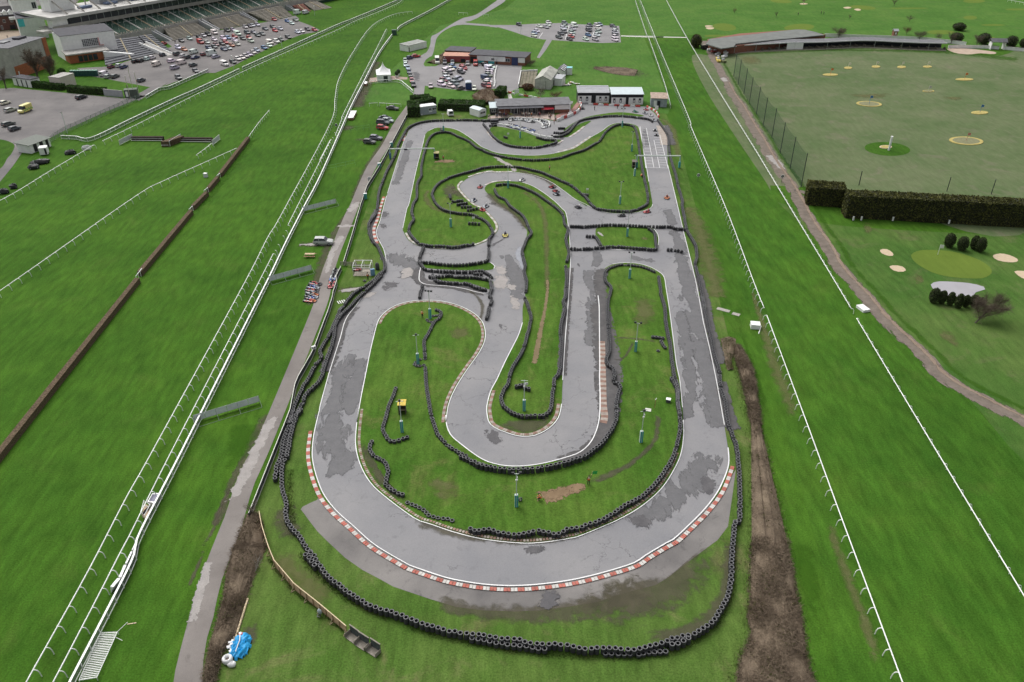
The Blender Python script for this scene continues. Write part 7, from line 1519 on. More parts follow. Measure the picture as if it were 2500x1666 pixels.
for i, (x, y, l_, k) in enumerate(((740,700,2.2,'white'),(800,720,2.6,'dark red'),(850,760,2.4,'pale'),(940,790,4.0,'white and grey'),(850,815,3.6,'yellow'),(860,845,4.2,'yellow striped'),(930,855,3.0,'olive'),(960,740,1.8,'white square'))):
    o = thing('stored_machine', '%s maintenance equipment stored at the left end of the range building, row %s' % (k, ('one','two','three','four','five','six','seven','eight')[i]), 'equipment', pt(cW,x,y), i*.3); mt = [m_white,M('dull_red_box',(.25,.06,.06),.7,.2),m_zinc,m_bag,M('machine_yellow',(.60,.48,.10),.6,.2),M('machine_yellow',(.6,.48,.1)),M('olive_box',(.14,.15,.07),.8,.2),m_white][i]
    mb = MB(); mb.box((0,0,.6), (l_,1.4,.7)); mb.build('body', mt, o); mb = MB(); mb.box((l_*.2,0,1.15), (l_*.4,1.0,.5)); mb.build('top', m_zinc, o)
o = thing('black_skip', 'black skip beside the range building', 'skip', pt(cW,675,675), .2); mb = MB(); mb.hexa([(-1.4,-1,0),(1.4,-1,0),(1.4,1,0),(-1.4,1,0)],[(-1.9,-1.2,1.9),(1.9,-1.2,1.9),(1.9,1.2,1.9),(-1.9,1.2,1.9)]); mb.build('body', m_black, o); mb = MB(); mb.box((0,0,1.95), (3.0,1.8,.2)); mb.build('waste', m_grey_wood, o)
# low white wall behind the bays
def lowwall(lab, pts, h=1.5):
    P = resample(pts, 6, smooth=False); o = thing('white_wall', lab, 'wall', (P[0][0],P[0][1],0)); L = [(p[0]-P[0][0],p[1]-P[0][1]) for p in P]; mb = MB(); mc = MB()
    for a, b in zip(L, L[1:]): mb.box(((a[0]+b[0])/2,(a[1]+b[1])/2,h/2), (dist(a,b)+.1,.3,h), ang(a,b)); mc.box(((a[0]+b[0])/2,(a[1]+b[1])/2,h+.05), (dist(a,b),.42,.1), ang(a,b))
    mb.build('wall', m_wwall, o); mc.build('coping', m_conc, o)
lowwall('long low white wall behind the driving range bays', cX((60,425),(400,440),(800,450),(1150,465),(1500,500),(1680,525)))
lowwall('low white wall at the right end of the driving range', cX((1480,555),(1980,560),(2060,570)), 1.3); lowwall('low white wall at the right edge of the driving range', cX((2110,570),(2420,600)), 1.3)
o = thing('bay_shelter', 'small grey gabled shelter at the end of the range wall', 'shelter', pt(cX,2030,565), -.1); mb = MB()
for x in (-3,3): mb.box((x,0,1.6), (.3,3.0,3.2))
mb.build('wall', m_wwall, o); mb = MB(); mb.hexa([(-3.6,-1.8,3.2),(3.6,-1.8,3.2),(3.6,0,4.6),(-3.6,0,4.6)],[(-3.6,-1.8,3.35),(3.6,-1.8,3.35),(3.6,0,4.75),(-3.6,0,4.75)]); mb.hexa([(-3.6,0,4.6),(3.6,0,4.6),(3.6,1.8,3.2),(-3.6,1.8,3.2)],[(-3.6,0,4.75),(3.6,0,4.75),(3.6,1.8,3.35),(-3.6,1.8,3.35)]); mb.build('roof', m_felt, o)
A, B = pt(cX,850,420), pt(cX,895,420); o, d = house('tiny_kiosk', 'tiny brick kiosk with pale roof behind the range wall', A, B, 2.2, 2.4, m_bwall, m_zinc, ((.3,.7,.9,1.8,'board'),), 'gable', .8, .3)
# range targets
def flagpole(lab, p, h, col, cn, fl=True, lean=0):
    o = thing('target_flag', lab, 'flag', (p[0],p[1],.04)); mb = MB(); mb.tube([(0,0,0),(lean,0,h)], .06, 5); mb.build('pole', M(cn+'_pole', col, .6, .1), o)
    mb = MB(); mb.hexa([(lean,-.02,h-.8),(lean+.9,.0,h-.85),(lean+.9,.03,h-.85),(lean,.02,h-.8)],[(lean,-.02,h),(lean+.9,.05,h-.1),(lean+.9,.08,h-.1),(lean,.02,h)]); mb.build('cloth', M(cn+'_cloth', col, .7, .1), o)
m_ring = M('worn_yellow_ring', (.40,.33,.12), .95, .2, .8, spec=.1); m_ringin = M('pale_target_turf', (.20,.20,.115), .95, .15, 1, spec=.1)
for i, (c, x0, x1, y0, y1, lab, fc, cn, fh) in enumerate(((cX,40,215,848,876,'yellow target ring at the far left of the range, orange flag',(.65,.20,.05),'orange',2.6),(cX,285,378,770,798,'leftmost of four small yellow targets with white flags',(.75,.75,.6),'cream',2.2),(cX,602,700,756,784,'second of four small yellow targets with white flags',(.75,.75,.6),'cream',2.2),(cX,895,995,760,788,'third of four small yellow targets with white flags',(.75,.75,.6),'cream',2.2),(cX,1190,1293,758,783,'rightmost of four small yellow targets with white flags',(.75,.75,.6),'cream',2.2),(cX,1565,1770,902,930,'yellow target ring right of the range centre, orange flag',(.65,.20,.05),'orange',2.6),(cX,425,720,1168,1228,'large yellow target ring left of the range centre, blue flag',(.06,.18,.42),'blue',3.0),(cX,1745,1940,1278,1318,'yellow target ring low on the right of the range, blue flag',(.06,.16,.36),'blue',2.8),(c3,1490,1885,165,258,'largest yellow target ring on the range with pink striped post',(.55,.22,.18),'pink',2.6),(cX,1185,1320,1038,1062,'faint worn target mound in the middle of the range',(.5,.5,.45),'grey',2.0),(c3,690,835,262,300,'small pale ring on the round green patch of the range',(.75,.75,.75),'white',.5))):
    ring_o = ell(c, x0, x1, y0, y1, 28, .06 if i in (6,8) else 0); cx = sum(p[0] for p in ring_o)/28; cy = sum(p[1] for p in ring_o)/28
    o = thing('range_target', lab, 'target', (cx,cy,0)); Lr = [(p[0]-cx,p[1]-cy) for p in ring_o]
    mb = MB(); mb.prism(Lr, .0, .16); mb.build('ring', m_ring if i != 10 else m_sand, o); mb = MB(); mb.prism([(x*.8,y*.8) for x,y in Lr], .0, .17); mb.build('centre', m_ringin if i in (6,8,9) else m_ring, o)
    if i != 10: flagpole('%s flag standing in the %s' % (cn, lab.split(',')[0].replace(' with white flags','').replace(' with pink striped post','')), (cx,cy), fh, fc, cn)
o = thing('white_pillar', 'thick white distance post on the round green patch of the range', 'post', pt(c3,798,318)+(.04,)); mb = MB(); mb.lathe([(0,0),(.32,0),(.32,4.2),(0,4.2)], 10); mb.build('shaft', m_white, o); mb = MB(); mb.lathe([(0,4.2),(.36,4.2),(.36,4.3),(0,4.3)], 10); mb.build('cap', m_white, o)
flagpole('white flag on the bright putting green', pt(cP,1360,105), 2.4, (.75,.75,.75), 'white'); 
for i, (x, y) in enumerate(((388,1125),(480,1125),(842,1130),(1485,1165))): o = thing('tee_post', '%s small white post at the foot of the big hedge' % ('leftmost','second','third','rightmost')[i], 'post', pt(c3,x,y)); mb = MB(); mb.box((0,0,.55), (.35,.2,1.1)); mb.build('board', m_white, o); mb = MB(); mb.box((0,0,.05), (.5,.3,.1)); mb.build('foot', m_black, o)
# ================================================================ GRANDSTAND
FA, FB = G(*cS.px(1440,545), 3.6), G(*cT.px(1900,5), 3.6); d = dist(FA, FB); GL = d+170
gs = thing('grandstand', 'long concrete racecourse grandstand with green seating steps', 'grandstand', (FA[0],FA[1],0), ang(FA,FB))
mb = MB(); mb.hexa([(-1,0,0),(GL,0,0),(GL,16,0),(-1,16,0)],[(-1,0,3.7),(GL,0,3.7),(GL,16,8.6),(-1,16,8.6)]); mb.build('seating_tier', M('green_steps', (.020,.052,.036), .9, .3, .5), gs)
for i in range(int(GL/6.6)): mb = MB(); mb.hexa([(i*6.6+2,0,3.72),(i*6.6+2.8,0,3.72),(i*6.6+2.8,15,8.3),(i*6.6+2,15,8.3)],[(i*6.6+2,0,3.82),(i*6.6+2.8,0,3.82),(i*6.6+2.8,15,8.42),(i*6.6+2,15,8.42)]); mb.build('aisle', m_conc if i % 2 else M('tan_aisle', (.27,.21,.14), .9, .2), gs)
mb = MB(); mb.box((GL/2,-.15,3.0), (GL,.3,3.0)); mb.build('front_wall', m_conc, gs)
mb = MB()
for i in range(int(GL/1.5)): mb.box((i*1.5,-.1,4.9), (.9,.08,.9))
o_ = mb.build('front_railing', M('cream_railing', (.46,.43,.36), .7, .2, 1), gs); o_['kind'] = 'stuff'
mb = MB()
for i in range(int(GL/3.3)):
    for y in (4,8.5,12.5): mb.box((i*3.3+1.2,y,4.6+y*.30), (.12,.12,1.8)); 
    mb.box((i*3.3+1.2+.8,8.5,8.0), (1.6,.1,.1))
o_ = mb.build('crush_barriers', m_steel, gs); o_['kind'] = 'stuff'
mb = MB(); mb.box((GL/2-8,13.6,9.4), (GL+14,.5,1.6)); mb.build('balcony_front', M('grey_balcony', (.30,.29,.26), .9, .15, .5), gs)
mb = MB(); mb.box((GL/2-8,19,9.0), (GL+14,11,.4)); mb.build('balcony_floor', m_conc, gs)
mb = MB(); mb.box((GL/2-4,18.5,11.0), (GL+4,9,3.6)); mb.build('glazed_boxes', m_win, gs)
mb = MB()
for i in range(int(GL/4)): mb.box((i*4,13.95,11.0), (.18,.1,3.2))
o_ = mb.build('mullions', m_steel, gs); o_['kind'] = 'stuff'
mb = MB(); mb.hexa([(-16,12.0,13.0),(GL,10.5,13.0),(GL,36,14.0),(-16,34,14.0)],[(-16,12.0,14.3),(GL,10.5,14.3),(GL,36,15.0),(-16,34,15.0)]); mb.build('roof', M('pale_roof_slab', (.46,.45,.43), .85, .2, .3), gs)
for i in range(int(GL/8.5)):
    mb = MB(); x = i*8.5-6; mb.tube([(x,14,14.4),(x-.5,24,20)], .45, 4); mb.tube([(x-.5,24,20),(x,33,14.8)], .35, 4); mb.tube([(x,24,14.6),(x-.5,24,20)], .35, 4); mb.build('roof_truss', M('concrete_truss', (.33,.31,.28), .9, .2), gs)
for i, (x, w_, y, h_) in enumerate(((-2,12,26,7),(26,16,27,5),(50,10,27,4),(70,18,27,5.5),(96,22,28,4))): mb = MB(); mb.box((x,y,14.8+h_/2), (w_,7,h_)); mb.build('plant_room', m_wwall if i % 2 == 0 else m_zinc, gs)
for i in range(7): mb = MB(); mb.box((i*14+8,21,15.2), (6,3,.9)); mb.build('roof_plant', M('blue_grey_plant', (.13,.17,.26), .8, .2), gs)
mb = MB(); mb.box((-9,16.5,11.0), (10,4,3.6)); mb.build('end_room', m_wwall, gs); mb = MB(); mb.box((-5.5,14.4,11.0), (2.4,.2,2.6)); mb.build('end_window', m_win, gs)
mb = MB(); mb.box((-10,15,8.6), (22,5,1.2)); mb.build('end_balcony', m_conc, gs)
# terraces stepping down to the car park
def terrace(lab, q, z1, mt):
    """q: front-left, front-right (ground), back-right, back-left (at z1)"""
    a, b = q[0], q[1]; P = [G(*a), G(*b), G(q[2][0], q[2][1], z1), G(q[3][0], q[3][1], z1)]
    o = thing('stepped_terrace', lab, 'terrace', (P[0][0],P[0][1],0)); Lq = [(p[0]-P[0][0],p[1]-P[0][1]) for p in P]; n = 10
    lp = lambda u, v, t: (u[0]+(v[0]-u[0])*t, u[1]+(v[1]-u[1])*t); mb = MB()
    for i in range(n):
        a0, b0 = lp(Lq[0],Lq[3],i/n), lp(Lq[1],Lq[2],i/n); z = z1*(i+1)/n
        mb.hexa([(a0[0],a0[1],0),(b0[0],b0[1],0),(Lq[2][0],Lq[2][1],0),(Lq[3][0],Lq[3][1],0)], [(a0[0],a0[1],z),(b0[0],b0[1],z),(Lq[2][0],Lq[2][1],z-.001*i),(Lq[3][0],Lq[3][1],z-.001*i)])
    mb.build('steps', mt, o); mb = MB(); a0, b0 = lp(Lq[0],Lq[1],.5), lp(Lq[3],Lq[2],.5); mb.hexa([(a0[0]-.3,a0[1],.1),(a0[0]+.3,a0[1],.1),(b0[0]+.3,b0[1],z1-.2),(b0[0]-.3,b0[1],z1-.2)], [(a0[0]-.3,a0[1],.5),(a0[0]+.3,a0[1],.5),(b0[0]+.3,b0[1],z1+.25),(b0[0]-.3,b0[1],z1+.25)]); mb.build('centre_rail', M('tan_rail', (.27,.22,.13), .8, .2), o)
S_ = lambda x, y: cS.px(x, y); T_ = lambda x, y: cT.px(x, y)
m_step = M('dark_stepped_tarmac', (.125,.128,.14), .95, .2, .4); m_step2 = M('tan_stepped_concrete', (.20,.185,.155), .95, .2, .4)
terrace('grey stepped terrace nearest the white building', (S_(1440,900), S_(2120,740), S_(1880,500), S_(1400,560)), 3.4, m_step)
terrace('grey stepped terrace between the white ramp and the first stairway', (S_(2150,720), S_(2340,700), S_(2060,470), S_(1890,495)), 3.4, m_step)
terrace('tan stepped terrace between the first two stairways', (T_(120,560), T_(650,440), T_(420,310), T_(0,395)), 3.4, m_step2)
terrace('tan stepped terrace between the second and third stairways', (T_(760,410), T_(1300,320), T_(1010,195), T_(610,280)), 3.4, m_step2)
terrace('tan stepped terrace between the third and fourth stairways', (T_(1430,300), T_(1760,220), T_(1600,80), T_(1150,170)), 3.4, m_step2)
terrace('red brown terrace at the far end of the grandstand', (T_(1840,150), T_(2020,160), T_(1900,50), T_(1760,80)), 2.4, M('red_brown_steps', (.22,.10,.075), .95, .2, .5))
terrace('pale terrace at the very far end of the grandstand', (T_(2060,150), T_(2300,110), T_(2050,0), T_(1920,50)), 2.4, m_step2)
for i, (q0, q1, z1) in enumerate(((S_(2330,760), S_(1950,600), 2.2), (T_(100,560), S_(2100,440), 3.6), (T_(745,420), T_(500,290), 3.6), (T_(1270,300), T_(1060,190), 3.6), (T_(1790,150), T_(1640,60), 3.2))):
    a, b = G(*q0), G(q1[0], q1[1], z1); dd = dist(a,b); o = thing('stairway', '%s of the pale concrete stairways down from the grandstand' % ('widest white','leftmost','second','third','farthest')[i], 'stairs', (a[0],a[1],0), ang(a,b)); w_ = 3.2 if i == 0 else 2.2
    for s_ in (-1,1): mb = MB(); mb.hexa([(0,s_*w_/2-.15,0),(dd,s_*w_/2-.15,0),(dd,s_*w_/2+.15,0),(0,s_*w_/2+.15,0)], [(0,s_*w_/2-.15,.7),(dd,s_*w_/2-.15,z1+.9),(dd,s_*w_/2+.15,z1+.9),(0,s_*w_/2+.15,.7)]); mb.build('side_wall', m_wwall if i == 0 else m_zinc, o)
    mb = MB(); mb.hexa([(0,-w_/2,0),(dd,-w_/2,0),(dd,w_/2,0),(0,w_/2,0)], [(0,-w_/2,.1),(dd,-w_/2,z1),(dd,w_/2,z1),(0,w_/2,.1)]); mb.build('steps', m_conc, o)
# white buildings at the end of the stand
A, B = pt(cS,240,1080), pt(cS,720,905); h = HZ(A[1], cS.px(0,672)[1]); o, d = house('stand_annex', 'block with weathered concrete upper wall over orange brick', A, B, 14, h, m_conc, m_felt, (), 'flat', 0, .05)
mb = MB(); mb.box((d/2,-.08,h*.2), (d,.1,h*.4)); mb.build('brick_plinth', m_orange, o); mb = MB(); mb.box((d-.9,-.16,h*.52), (2.6,.14,h*.98)); mb.build('brick_pier', m_orange, o)
mb = MB(); mb.box((1.6,-.2,1.4), (.5,.1,2.4)); mb.build('sign', m_white, o); mb = MB(); mb.box((d*.8,8,h+.6), (5,3,.8)); mb.build('roof_plant', m_dfelt, o); mb = MB(); mb.box((d*.45,9,h+.4), (4,2.4,.4)); mb.build('roof_hatch', m_win, o)
A2 = pt(cS,735,900); B2 = pt(cS,1420,800); o, d = house('white_annex', 'tall white end building with a grid window above the red tables', (A2[0]+1,A2[1]+9), (B2[0]+3,B2[1]+9), 13, 10.0, m_wwall, m_dfelt, (), 'mono', 1.2, .1)
mb = MB(); mb.box((d*.52,-.04,6.4), (d*.30,.1,3.0)); q = mb.build('grid_window', m_win, o); mf = MB()
for i in range(10): mf.box((d*.37+d*.30*i/9,-.12,6.4), (.09,.06,3.0))
for i in range(6): mf.box((d*.52,-.13,4.9+i*.6), (d*.30,.06,.09))
mf.build('glazing_bars', m_white, q); mb = MB(); mb.box((d*.68,-.13,6.4), (.25,.1,3.2)); mb.build('red_post', m_bred, o)
mb = MB(); mb.hexa([(-1,-8,3.4),(d*.75,-8,3.4),(d*.75,-.05,4.0),(-1,-.05,4.0)],[(-1,-8,3.9),(d*.75,-8,3.9),(d*.75,-.05,4.3),(-1,-.05,4.3)]); mb.build('canopy', m_conc, o)
mb = MB(); mb.box((d*.35,-4,1.7), (d*.7,7,3.3)); mb.build('brick_lobby', m_orange, o)
for i in range(4): mb = MB(); mb.box((d*(.2+.09*i),-7.6,1.6), (d*.075,.1,2.4)); mb.build('lobby_window', m_win, o)
mb = MB(); mb.hexa([(d*.62,-9.5,0),(d+4,-9.5,0),(d+4,-6.5,0),(d*.62,-6.5,0)],[(d*.62,-9.5,3.6),(d+4,-9.5,.9),(d+4,-6.5,.9),(d*.62,-6.5,3.6)]); mb.build('white_stair', m_wwall, o)
o = thing('cafe_tables', 'cluster of red and white cafe tables on the white building balcony', 'tables', (B2[0]-3, B2[1]+6, 4.35))
for i in range(6): mb = MB(); mb.lathe([(0,.7),(.7,.7),(.7,.78),(0,.78)], 8, ((i%3)*2.0-3,(i//3)*2.2-1,0)); mb.build('table', m_white, o); mb = MB(); mb.lathe([(.75,.4),(1.1,.4),(1.1,.5),(.75,.5)], 8, ((i%3)*2.0-3,(i//3)*2.2-1,0), closed=True); mb.build('seat_ring', m_bred, o)
A, B = pt(c0,540,960), pt(c0,1180,900); o, d = house('white_hall', 'white hall with a turquoise painted corner behind the concrete block', A, B, 16, 9.5, m_wwall, m_dfelt, (), 'mono', .8, .2)
mb = MB(); mb.box((1.6,-.1,7.6), (2.6,.12,3.4)); mb.build('turquoise_panel', M('turquoise_paint', (.10,.55,.62), .6, .15), o)
for i in range(3): mb = MB(); mb.box((d*(.35+.2*i),7,10.6), (4.5,9,.5), .4); mb.build('roof_fold', m_dfelt if i % 2 == 0 else m_zinc, o)
A, B = pt(c0,450,700), pt(c0,1040,640); o, d = house('white_tower', 'white stair tower with railed roof at the top left', A, B, 9, 13.5, m_wwall, m_conc, ((.78,.95,9.0,12,'window'),), 'flat', 0, .1)
mb = MB(); mb.tube([(0,0,14.9),(d,0,14.9),(d,9,14.9),(0,9,14.9),(0,0,14.9)], .12, 4)
for x, y in ((0,0),(d/2,0),(d,0),(d,9),(0,9)): mb.tube([(x,y,13.6),(x,y,14.9)], .1, 4)
mb.build('roof_rail', m_white, o); mb = MB(); mb.tube([(.5,1,13.6),(-.8,3,20)], .25, 4); mb.build('mast', m_conc, o); mb = MB(); mb.hexa([(-3,-2.5,5),(d+4,-2.5,5),(d+4,0,5),(-3,0,5)],[(-3,-2.5,6.2),(d+4,-2.5,6.2),(d+4,0,6.2),(-3,0,6.2)]); mb.build('balcony', m_wwall, o)
A, B = pt(c0,-420,780), pt(c0,430,700); o, d = house('brick_house', 'row of dark brick houses with white dormers at the top left corner', A, B, 10, 6.5, M('dark_brick', (.13,.065,.055), .9, .25, 2), M('slate_roof', (.07,.065,.07), .9, .2, 1), ((.45,.52,3.6,5.0,'window'),(.65,.72,3.6,5.0,'window'),(.86,.93,3.6,5.0,'window'),(.55,.60,.6,2.4,'window'),(.80,.95,.1,2.2,'dark')), 'gable', 4.0, .2)
for i in range(4):
    mb = MB(); x = d*(.45+.16*i); mb.hexa([(x-1.1,.4,6.4),(x+1.1,.4,6.4),(x+1.1,3,6.4),(x-1.1,3,6.4)],[(x-1.1,.4,8.2),(x+1.1,.4,8.2),(x+1.1,3,8.2),(x-1.1,3,8.2)]); mb.add([(x-1.3,.3,8.2),(x+1.3,.3,8.2),(x,.3,9.4),(x-1.3,4,8.2),(x+1.3,4,8.2),(x,4,9.4)], [(0,1,2),(0,2,5,3),(1,4,5,2)]); mb.build('dormer', m_wwall, o)
# gate pillars block, hedge kiosk, toilets, stables hut
A, B = pt(cS,195,1165), pt(cS,440,1205); o = thing('entrance_block', 'white entrance block with three bays beside the yard', 'building', (A[0],A[1],0), ang(A,B)); d = dist(A,B); mb = MB(); mb.box((d/2,2,1.5), (d,4,3.0)); mb.build('wall', m_wwall, o); mb = MB(); mb.box((d/2,2,3.1), (d+.4,4.4,.25)); mb.build('roof', m_dfelt, o)
for i in range(3): mb = MB(); mb.box((d*(.24+.26*i),-.04,1.3), (.5,.1,2.6)); mb.build('opening', m_blackw, o)
A, B = pt(cS,850,1225), pt(cS,1050,1160); o, d = house('small_kiosk', 'cream flat kiosk in the gap of the clipped hedges', (A[0],A[1]), (B[0],B[1]), 5, 4.2, M('cream_render', (.58,.52,.47), .85, .08), m_conc, ((.03,.2,.3,2.2,'board'),), 'flat', 0, .1)
A, B = pt(cS,965,1050), pt(cS,1340,1045); d = dist(A,B); n = 9
for i in range(n):
    o = thing('portable_toilet', 'dark green portable toilet, %s from the left in the row by the terrace' % ('first','second','third','fourth','fifth','sixth','seventh','eighth','ninth')[i], 'toilet', (A[0]+(B[0]-A[0])*(i+.5)/n, A[1]+(B[1]-A[1])*(i+.5)/n, 0), ang(A,B), 'portable toilets by the terrace'); s_ = d/n*.9
    mb = MB(); mb.box((0,.6,1.1), (s_,1.2,2.2)); mb.build('cabin', M('toilet_green', (.02,.075,.07), .6, .15), o); mb = MB(); mb.hexa([(-s_/2,0,2.2),(s_/2,0,2.2),(s_/2,1.2,2.2),(-s_/2,1.2,2.2)],[(-s_*.35,.2,2.4),(s_*.35,.2,2.4),(s_*.35,1.0,2.4),(-s_*.35,1.0,2.4)]); mb.build('roof', M('pale_green_roof', (.28,.46,.38), .6, .1), o); mb = MB(); mb.box((0,-.02,1.05), (s_*.7,.04,1.9)); mb.build('door', M('toilet_green', (0,0,0)), o)
A, B = cY((430,985), (705,880)); o, d = house('stable_hut', 'small hut with grey lean roof and black and white striped front', A, B, 5, 2.5, m_wwall, M('grey_green_sheet', (.17,.185,.165), .9, .12), ((.18,.34,.1,2.4,'dark'),(.48,.64,.1,2.4,'dark'),(.78,.9,.1,2.4,'dark')), 'mono', .4, .5)
o = thing('white_trailer', 'white box trailer with open dark door before the striped hut', 'trailer', pt(cY,610,1005), .35); mb = MB(); mb.box((0,1,1.3), (2.2,2.6,2.1)); mb.build('box', m_wwall, o); mb = MB(); mb.box((.6,-.33,1.2), (.5,.06,1.7)); mb.build('door', m_blackw, o)
for s_ in (-1,1): inst('wheel', CM['van']['wheel'], o, (s_*1.05, 1, .32))
for i, (x, y, sx, sy) in enumerate(((560,1120,5.5,2.6),(470,1190,3.2,2.0),(970,990,3.4,1.6),(1190,930,3,1.2),(190,1460,2.2,1.2),(60,1530,2.6,1.4))):
    o = thing('covered_stack', ('large black sheeted heap below the striped hut','smaller black sheeted heap below the striped hut','black sheeted heap beside the lower left rail','white wrapped heap on the lower left rail','dark bundle near the left edge, upper','dark bundle near the left edge, lower')[i], 'heap', pt(cY,x,y), .5); mb = MB(); mb.blob((0,0,.5), (sx/2,sy/2,.9), 10, 6, 0, .16); mb.build('cover', m_bag if i == 3 else m_black, o); mb = MB()
    for k in range(4): mb.tube([(-sx*.3+k*sx*.2,-sy*.45,.3),(-sx*.3+k*sx*.2,0,1.42),(-sx*.3+k*sx*.2,sy*.45,.3)], .05, 4)
    mb.build('tie', m_steel, o)
# steel palisade fence by the yard, flag posts, lamps
P = resample(cY((700,830),(900,700),(1300,520),(1700,340),(1920,240)), 2.6, smooth=False); o = thing('palisade_fence', 'grey steel mesh fence along the yard', 'fence', (P[0][0],P[0][1],0)); L = [(p[0]-P[0][0],p[1]-P[0][1]) for p in P]; mb = MB()
for a, b in zip(L, L[1:]): mb.quad((a[0],a[1],.05),(b[0],b[1],.05),(b[0],b[1],2.1),(a[0],a[1],2.1))
mb.attr = [1.0]*len(mb.v); mb.build('mesh_panel', ragged_mat('steel_mesh', (.20,.22,.22), (.26,.28,.28), 2, .7, .3, .05, dens=2, opac=.42), o)
for p in L: mb = MB(); mb.box((p[0],p[1],1.1), (.1,.1,2.2)); mb.build('post', m_steel, o)
for i, (x, y, h_) in enumerate(((1780,1340,8),(1838,1310,10),(1905,1290,8))): o = thing('flagpole', '%s pale flagpole by the yard gate' % ('left','middle','right')[i], 'pole', pt(cS,x,y)); mb = MB(); mb.tube([(0,0,0),(0,0,h_)], .1, 5); mb.build('shaft', M('yellowish_pole', (.5,.5,.36), .6, .1), o); mb = MB(); mb.blob((0,0,h_), (.16,.16,.16), 6, 4); mb.build('finial', m_white, o)
for i, (c, x, y, h_, lab) in enumerate(((cY,925,710,7,'tall grey lamp post at the corner of the yard fence'),(cT,960,965,6,'white post beside the gap in the car park fence'),(cT,1618,655,5,'white post on the verge of the car park fence'),(cT,2065,215,5,'white post at the far end of the stand'),(cV,402,480,6,'thin lamp post at the left of the far car park'),(c8,2310,960,0,''))):
    if not h_: continue
    o = thing('lamp_post', lab, 'lamp post', pt(c,x,y)); mb = MB(); mb.tube([(0,0,0),(0,0,h_)], .09, 5); mb.build('pole', m_pole, o); mb = MB(); mb.box((0,-.3,h_), (.3,.8,.14)); mb.build('lamp', m_flood if i == 0 else m_white, o)
o = thing('gate_booth', 'dark booth with grey gate at the end of the yard fence', 'booth', pt(cS,1800,1340), .3); mb = MB(); mb.box((0,2,1.4), (4.5,3,2.8)); mb.build('wall', M('green_grey_booth', (.10,.12,.10), .8, .2), o); mb = MB(); mb.box((-1.4,.45,1.3), (.8,.1,1.9)); mb.build('notice', m_white, o)
o = thing('grey_wall', 'grey boarded wall continuing the right clipped hedge', 'wall', pt(cS,1430,1310), ang(pt(cS,1430,1310), pt(cS,1690,1335))); dd = dist(pt(cS,1430,1310), pt(cS,1690,1335)); mb = MB(); mb.box((dd/2,0,1.2), (dd,.2,2.4)); mb.build('boards', m_zinc, o); mb = MB(); mb.box((dd/2,0,2.45), (dd,.3,.1)); mb.build('cap', m_conc, o)
# ================================================================ VEGETATION
def leafmat(name, a, b, c, sc_=1.6, rough=.85):
    m, nt, bs = newmat(name); v = coords(nt)
    col = ramp(nt, noise(nt, v, sc_*.35, 4, .6), [(.3,a),(.5,b),(.7,c)])
    col = mix(nt, col, ramp(nt, noise(nt, v, sc_*5, 3, .7), [(.25,(.6,)*3),(.75,(1.35,)*3)]), 1.0, 'MULTIPLY')
    nt.links.new(col, bs.inputs['Base Color']); bs.inputs['Roughness'].default_value = rough; bs.inputs['Specular IOR Level'].default_value = .1
    return m
m_yew = leafmat('yew_leaf', (.050,.056,.020), (.082,.086,.028), (.14,.14,.042)); m_box = leafmat('box_leaf', (.036,.080,.020), (.058,.122,.028), (.09,.16,.04)); m_topi = leafmat('topiary_leaf', (.036,.054,.020), (.055,.078,.028), (.08,.10,.036))
m_twig = leafmat('bare_twig', (.085,.066,.050), (.14,.112,.085), (.21,.175,.135), 1.2); m_bram = leafmat('bramble_stem', (.110,.082,.058), (.175,.135,.098), (.26,.205,.15), .5); m_bram2 = leafmat('bramble_leaf', (.05,.06,.02), (.085,.09,.03), (.13,.12,.05), .6)
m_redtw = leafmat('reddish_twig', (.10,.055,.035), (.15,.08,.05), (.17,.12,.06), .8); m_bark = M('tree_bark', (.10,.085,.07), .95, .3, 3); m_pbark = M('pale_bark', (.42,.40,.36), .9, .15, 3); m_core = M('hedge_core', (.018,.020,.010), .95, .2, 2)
rng = np.random.default_rng(5)
def quads(C_, size, flat=0.0, up=None):
    """leaf quads at the given centres"""
    n = len(C_); nrm = rng.normal(size=(n,3)); nrm[:,2] += flat
    nrm /= np.linalg.norm(nrm, axis=1)[:,None]; a = np.cross(nrm, rng.normal(size=(n,3))); a /= np.linalg.norm(a, axis=1)[:,None]; b = np.cross(nrm, a)
    s_ = (size*rng.uniform(.6,1.4,size=n))[:,None]
    V = np.stack([C_-a*s_, C_+b*s_*.7, C_+a*s_, C_-b*s_*.7], 1).reshape(-1,3)
    return V, np.arange(4*n).reshape(n,4)
def twigs(B, D, w_):
    """thin blades from B along D"""
    n = len(B); p = np.cross(D, rng.normal(size=(n,3))); p /= np.linalg.norm(p, axis=1)[:,None]+1e-9; p *= w_
    V = np.stack([B-p, B+p, B+D], 1).reshape(-1,3); return V, np.arange(3*n).reshape(n,3)
def npmesh(name, V, F, mat):
    me = bpy.data.meshes.new(name); n, k = F.shape
    me.vertices.add(len(V)); me.vertices.foreach_set('co', V.astype(np.float32).ravel())
    me.loops.add(n*k); me.loops.foreach_set('vertex_index', F.astype(np.int32).ravel()); me.polygons.add(n); me.polygons.foreach_set('loop_start', np.arange(0, n*k, k, dtype=np.int32)); me.polygons.foreach_set('loop_total', np.full(n, k, dtype=np.int32))
    me.materials.append(mat); me.update(calc_edges=True); return me
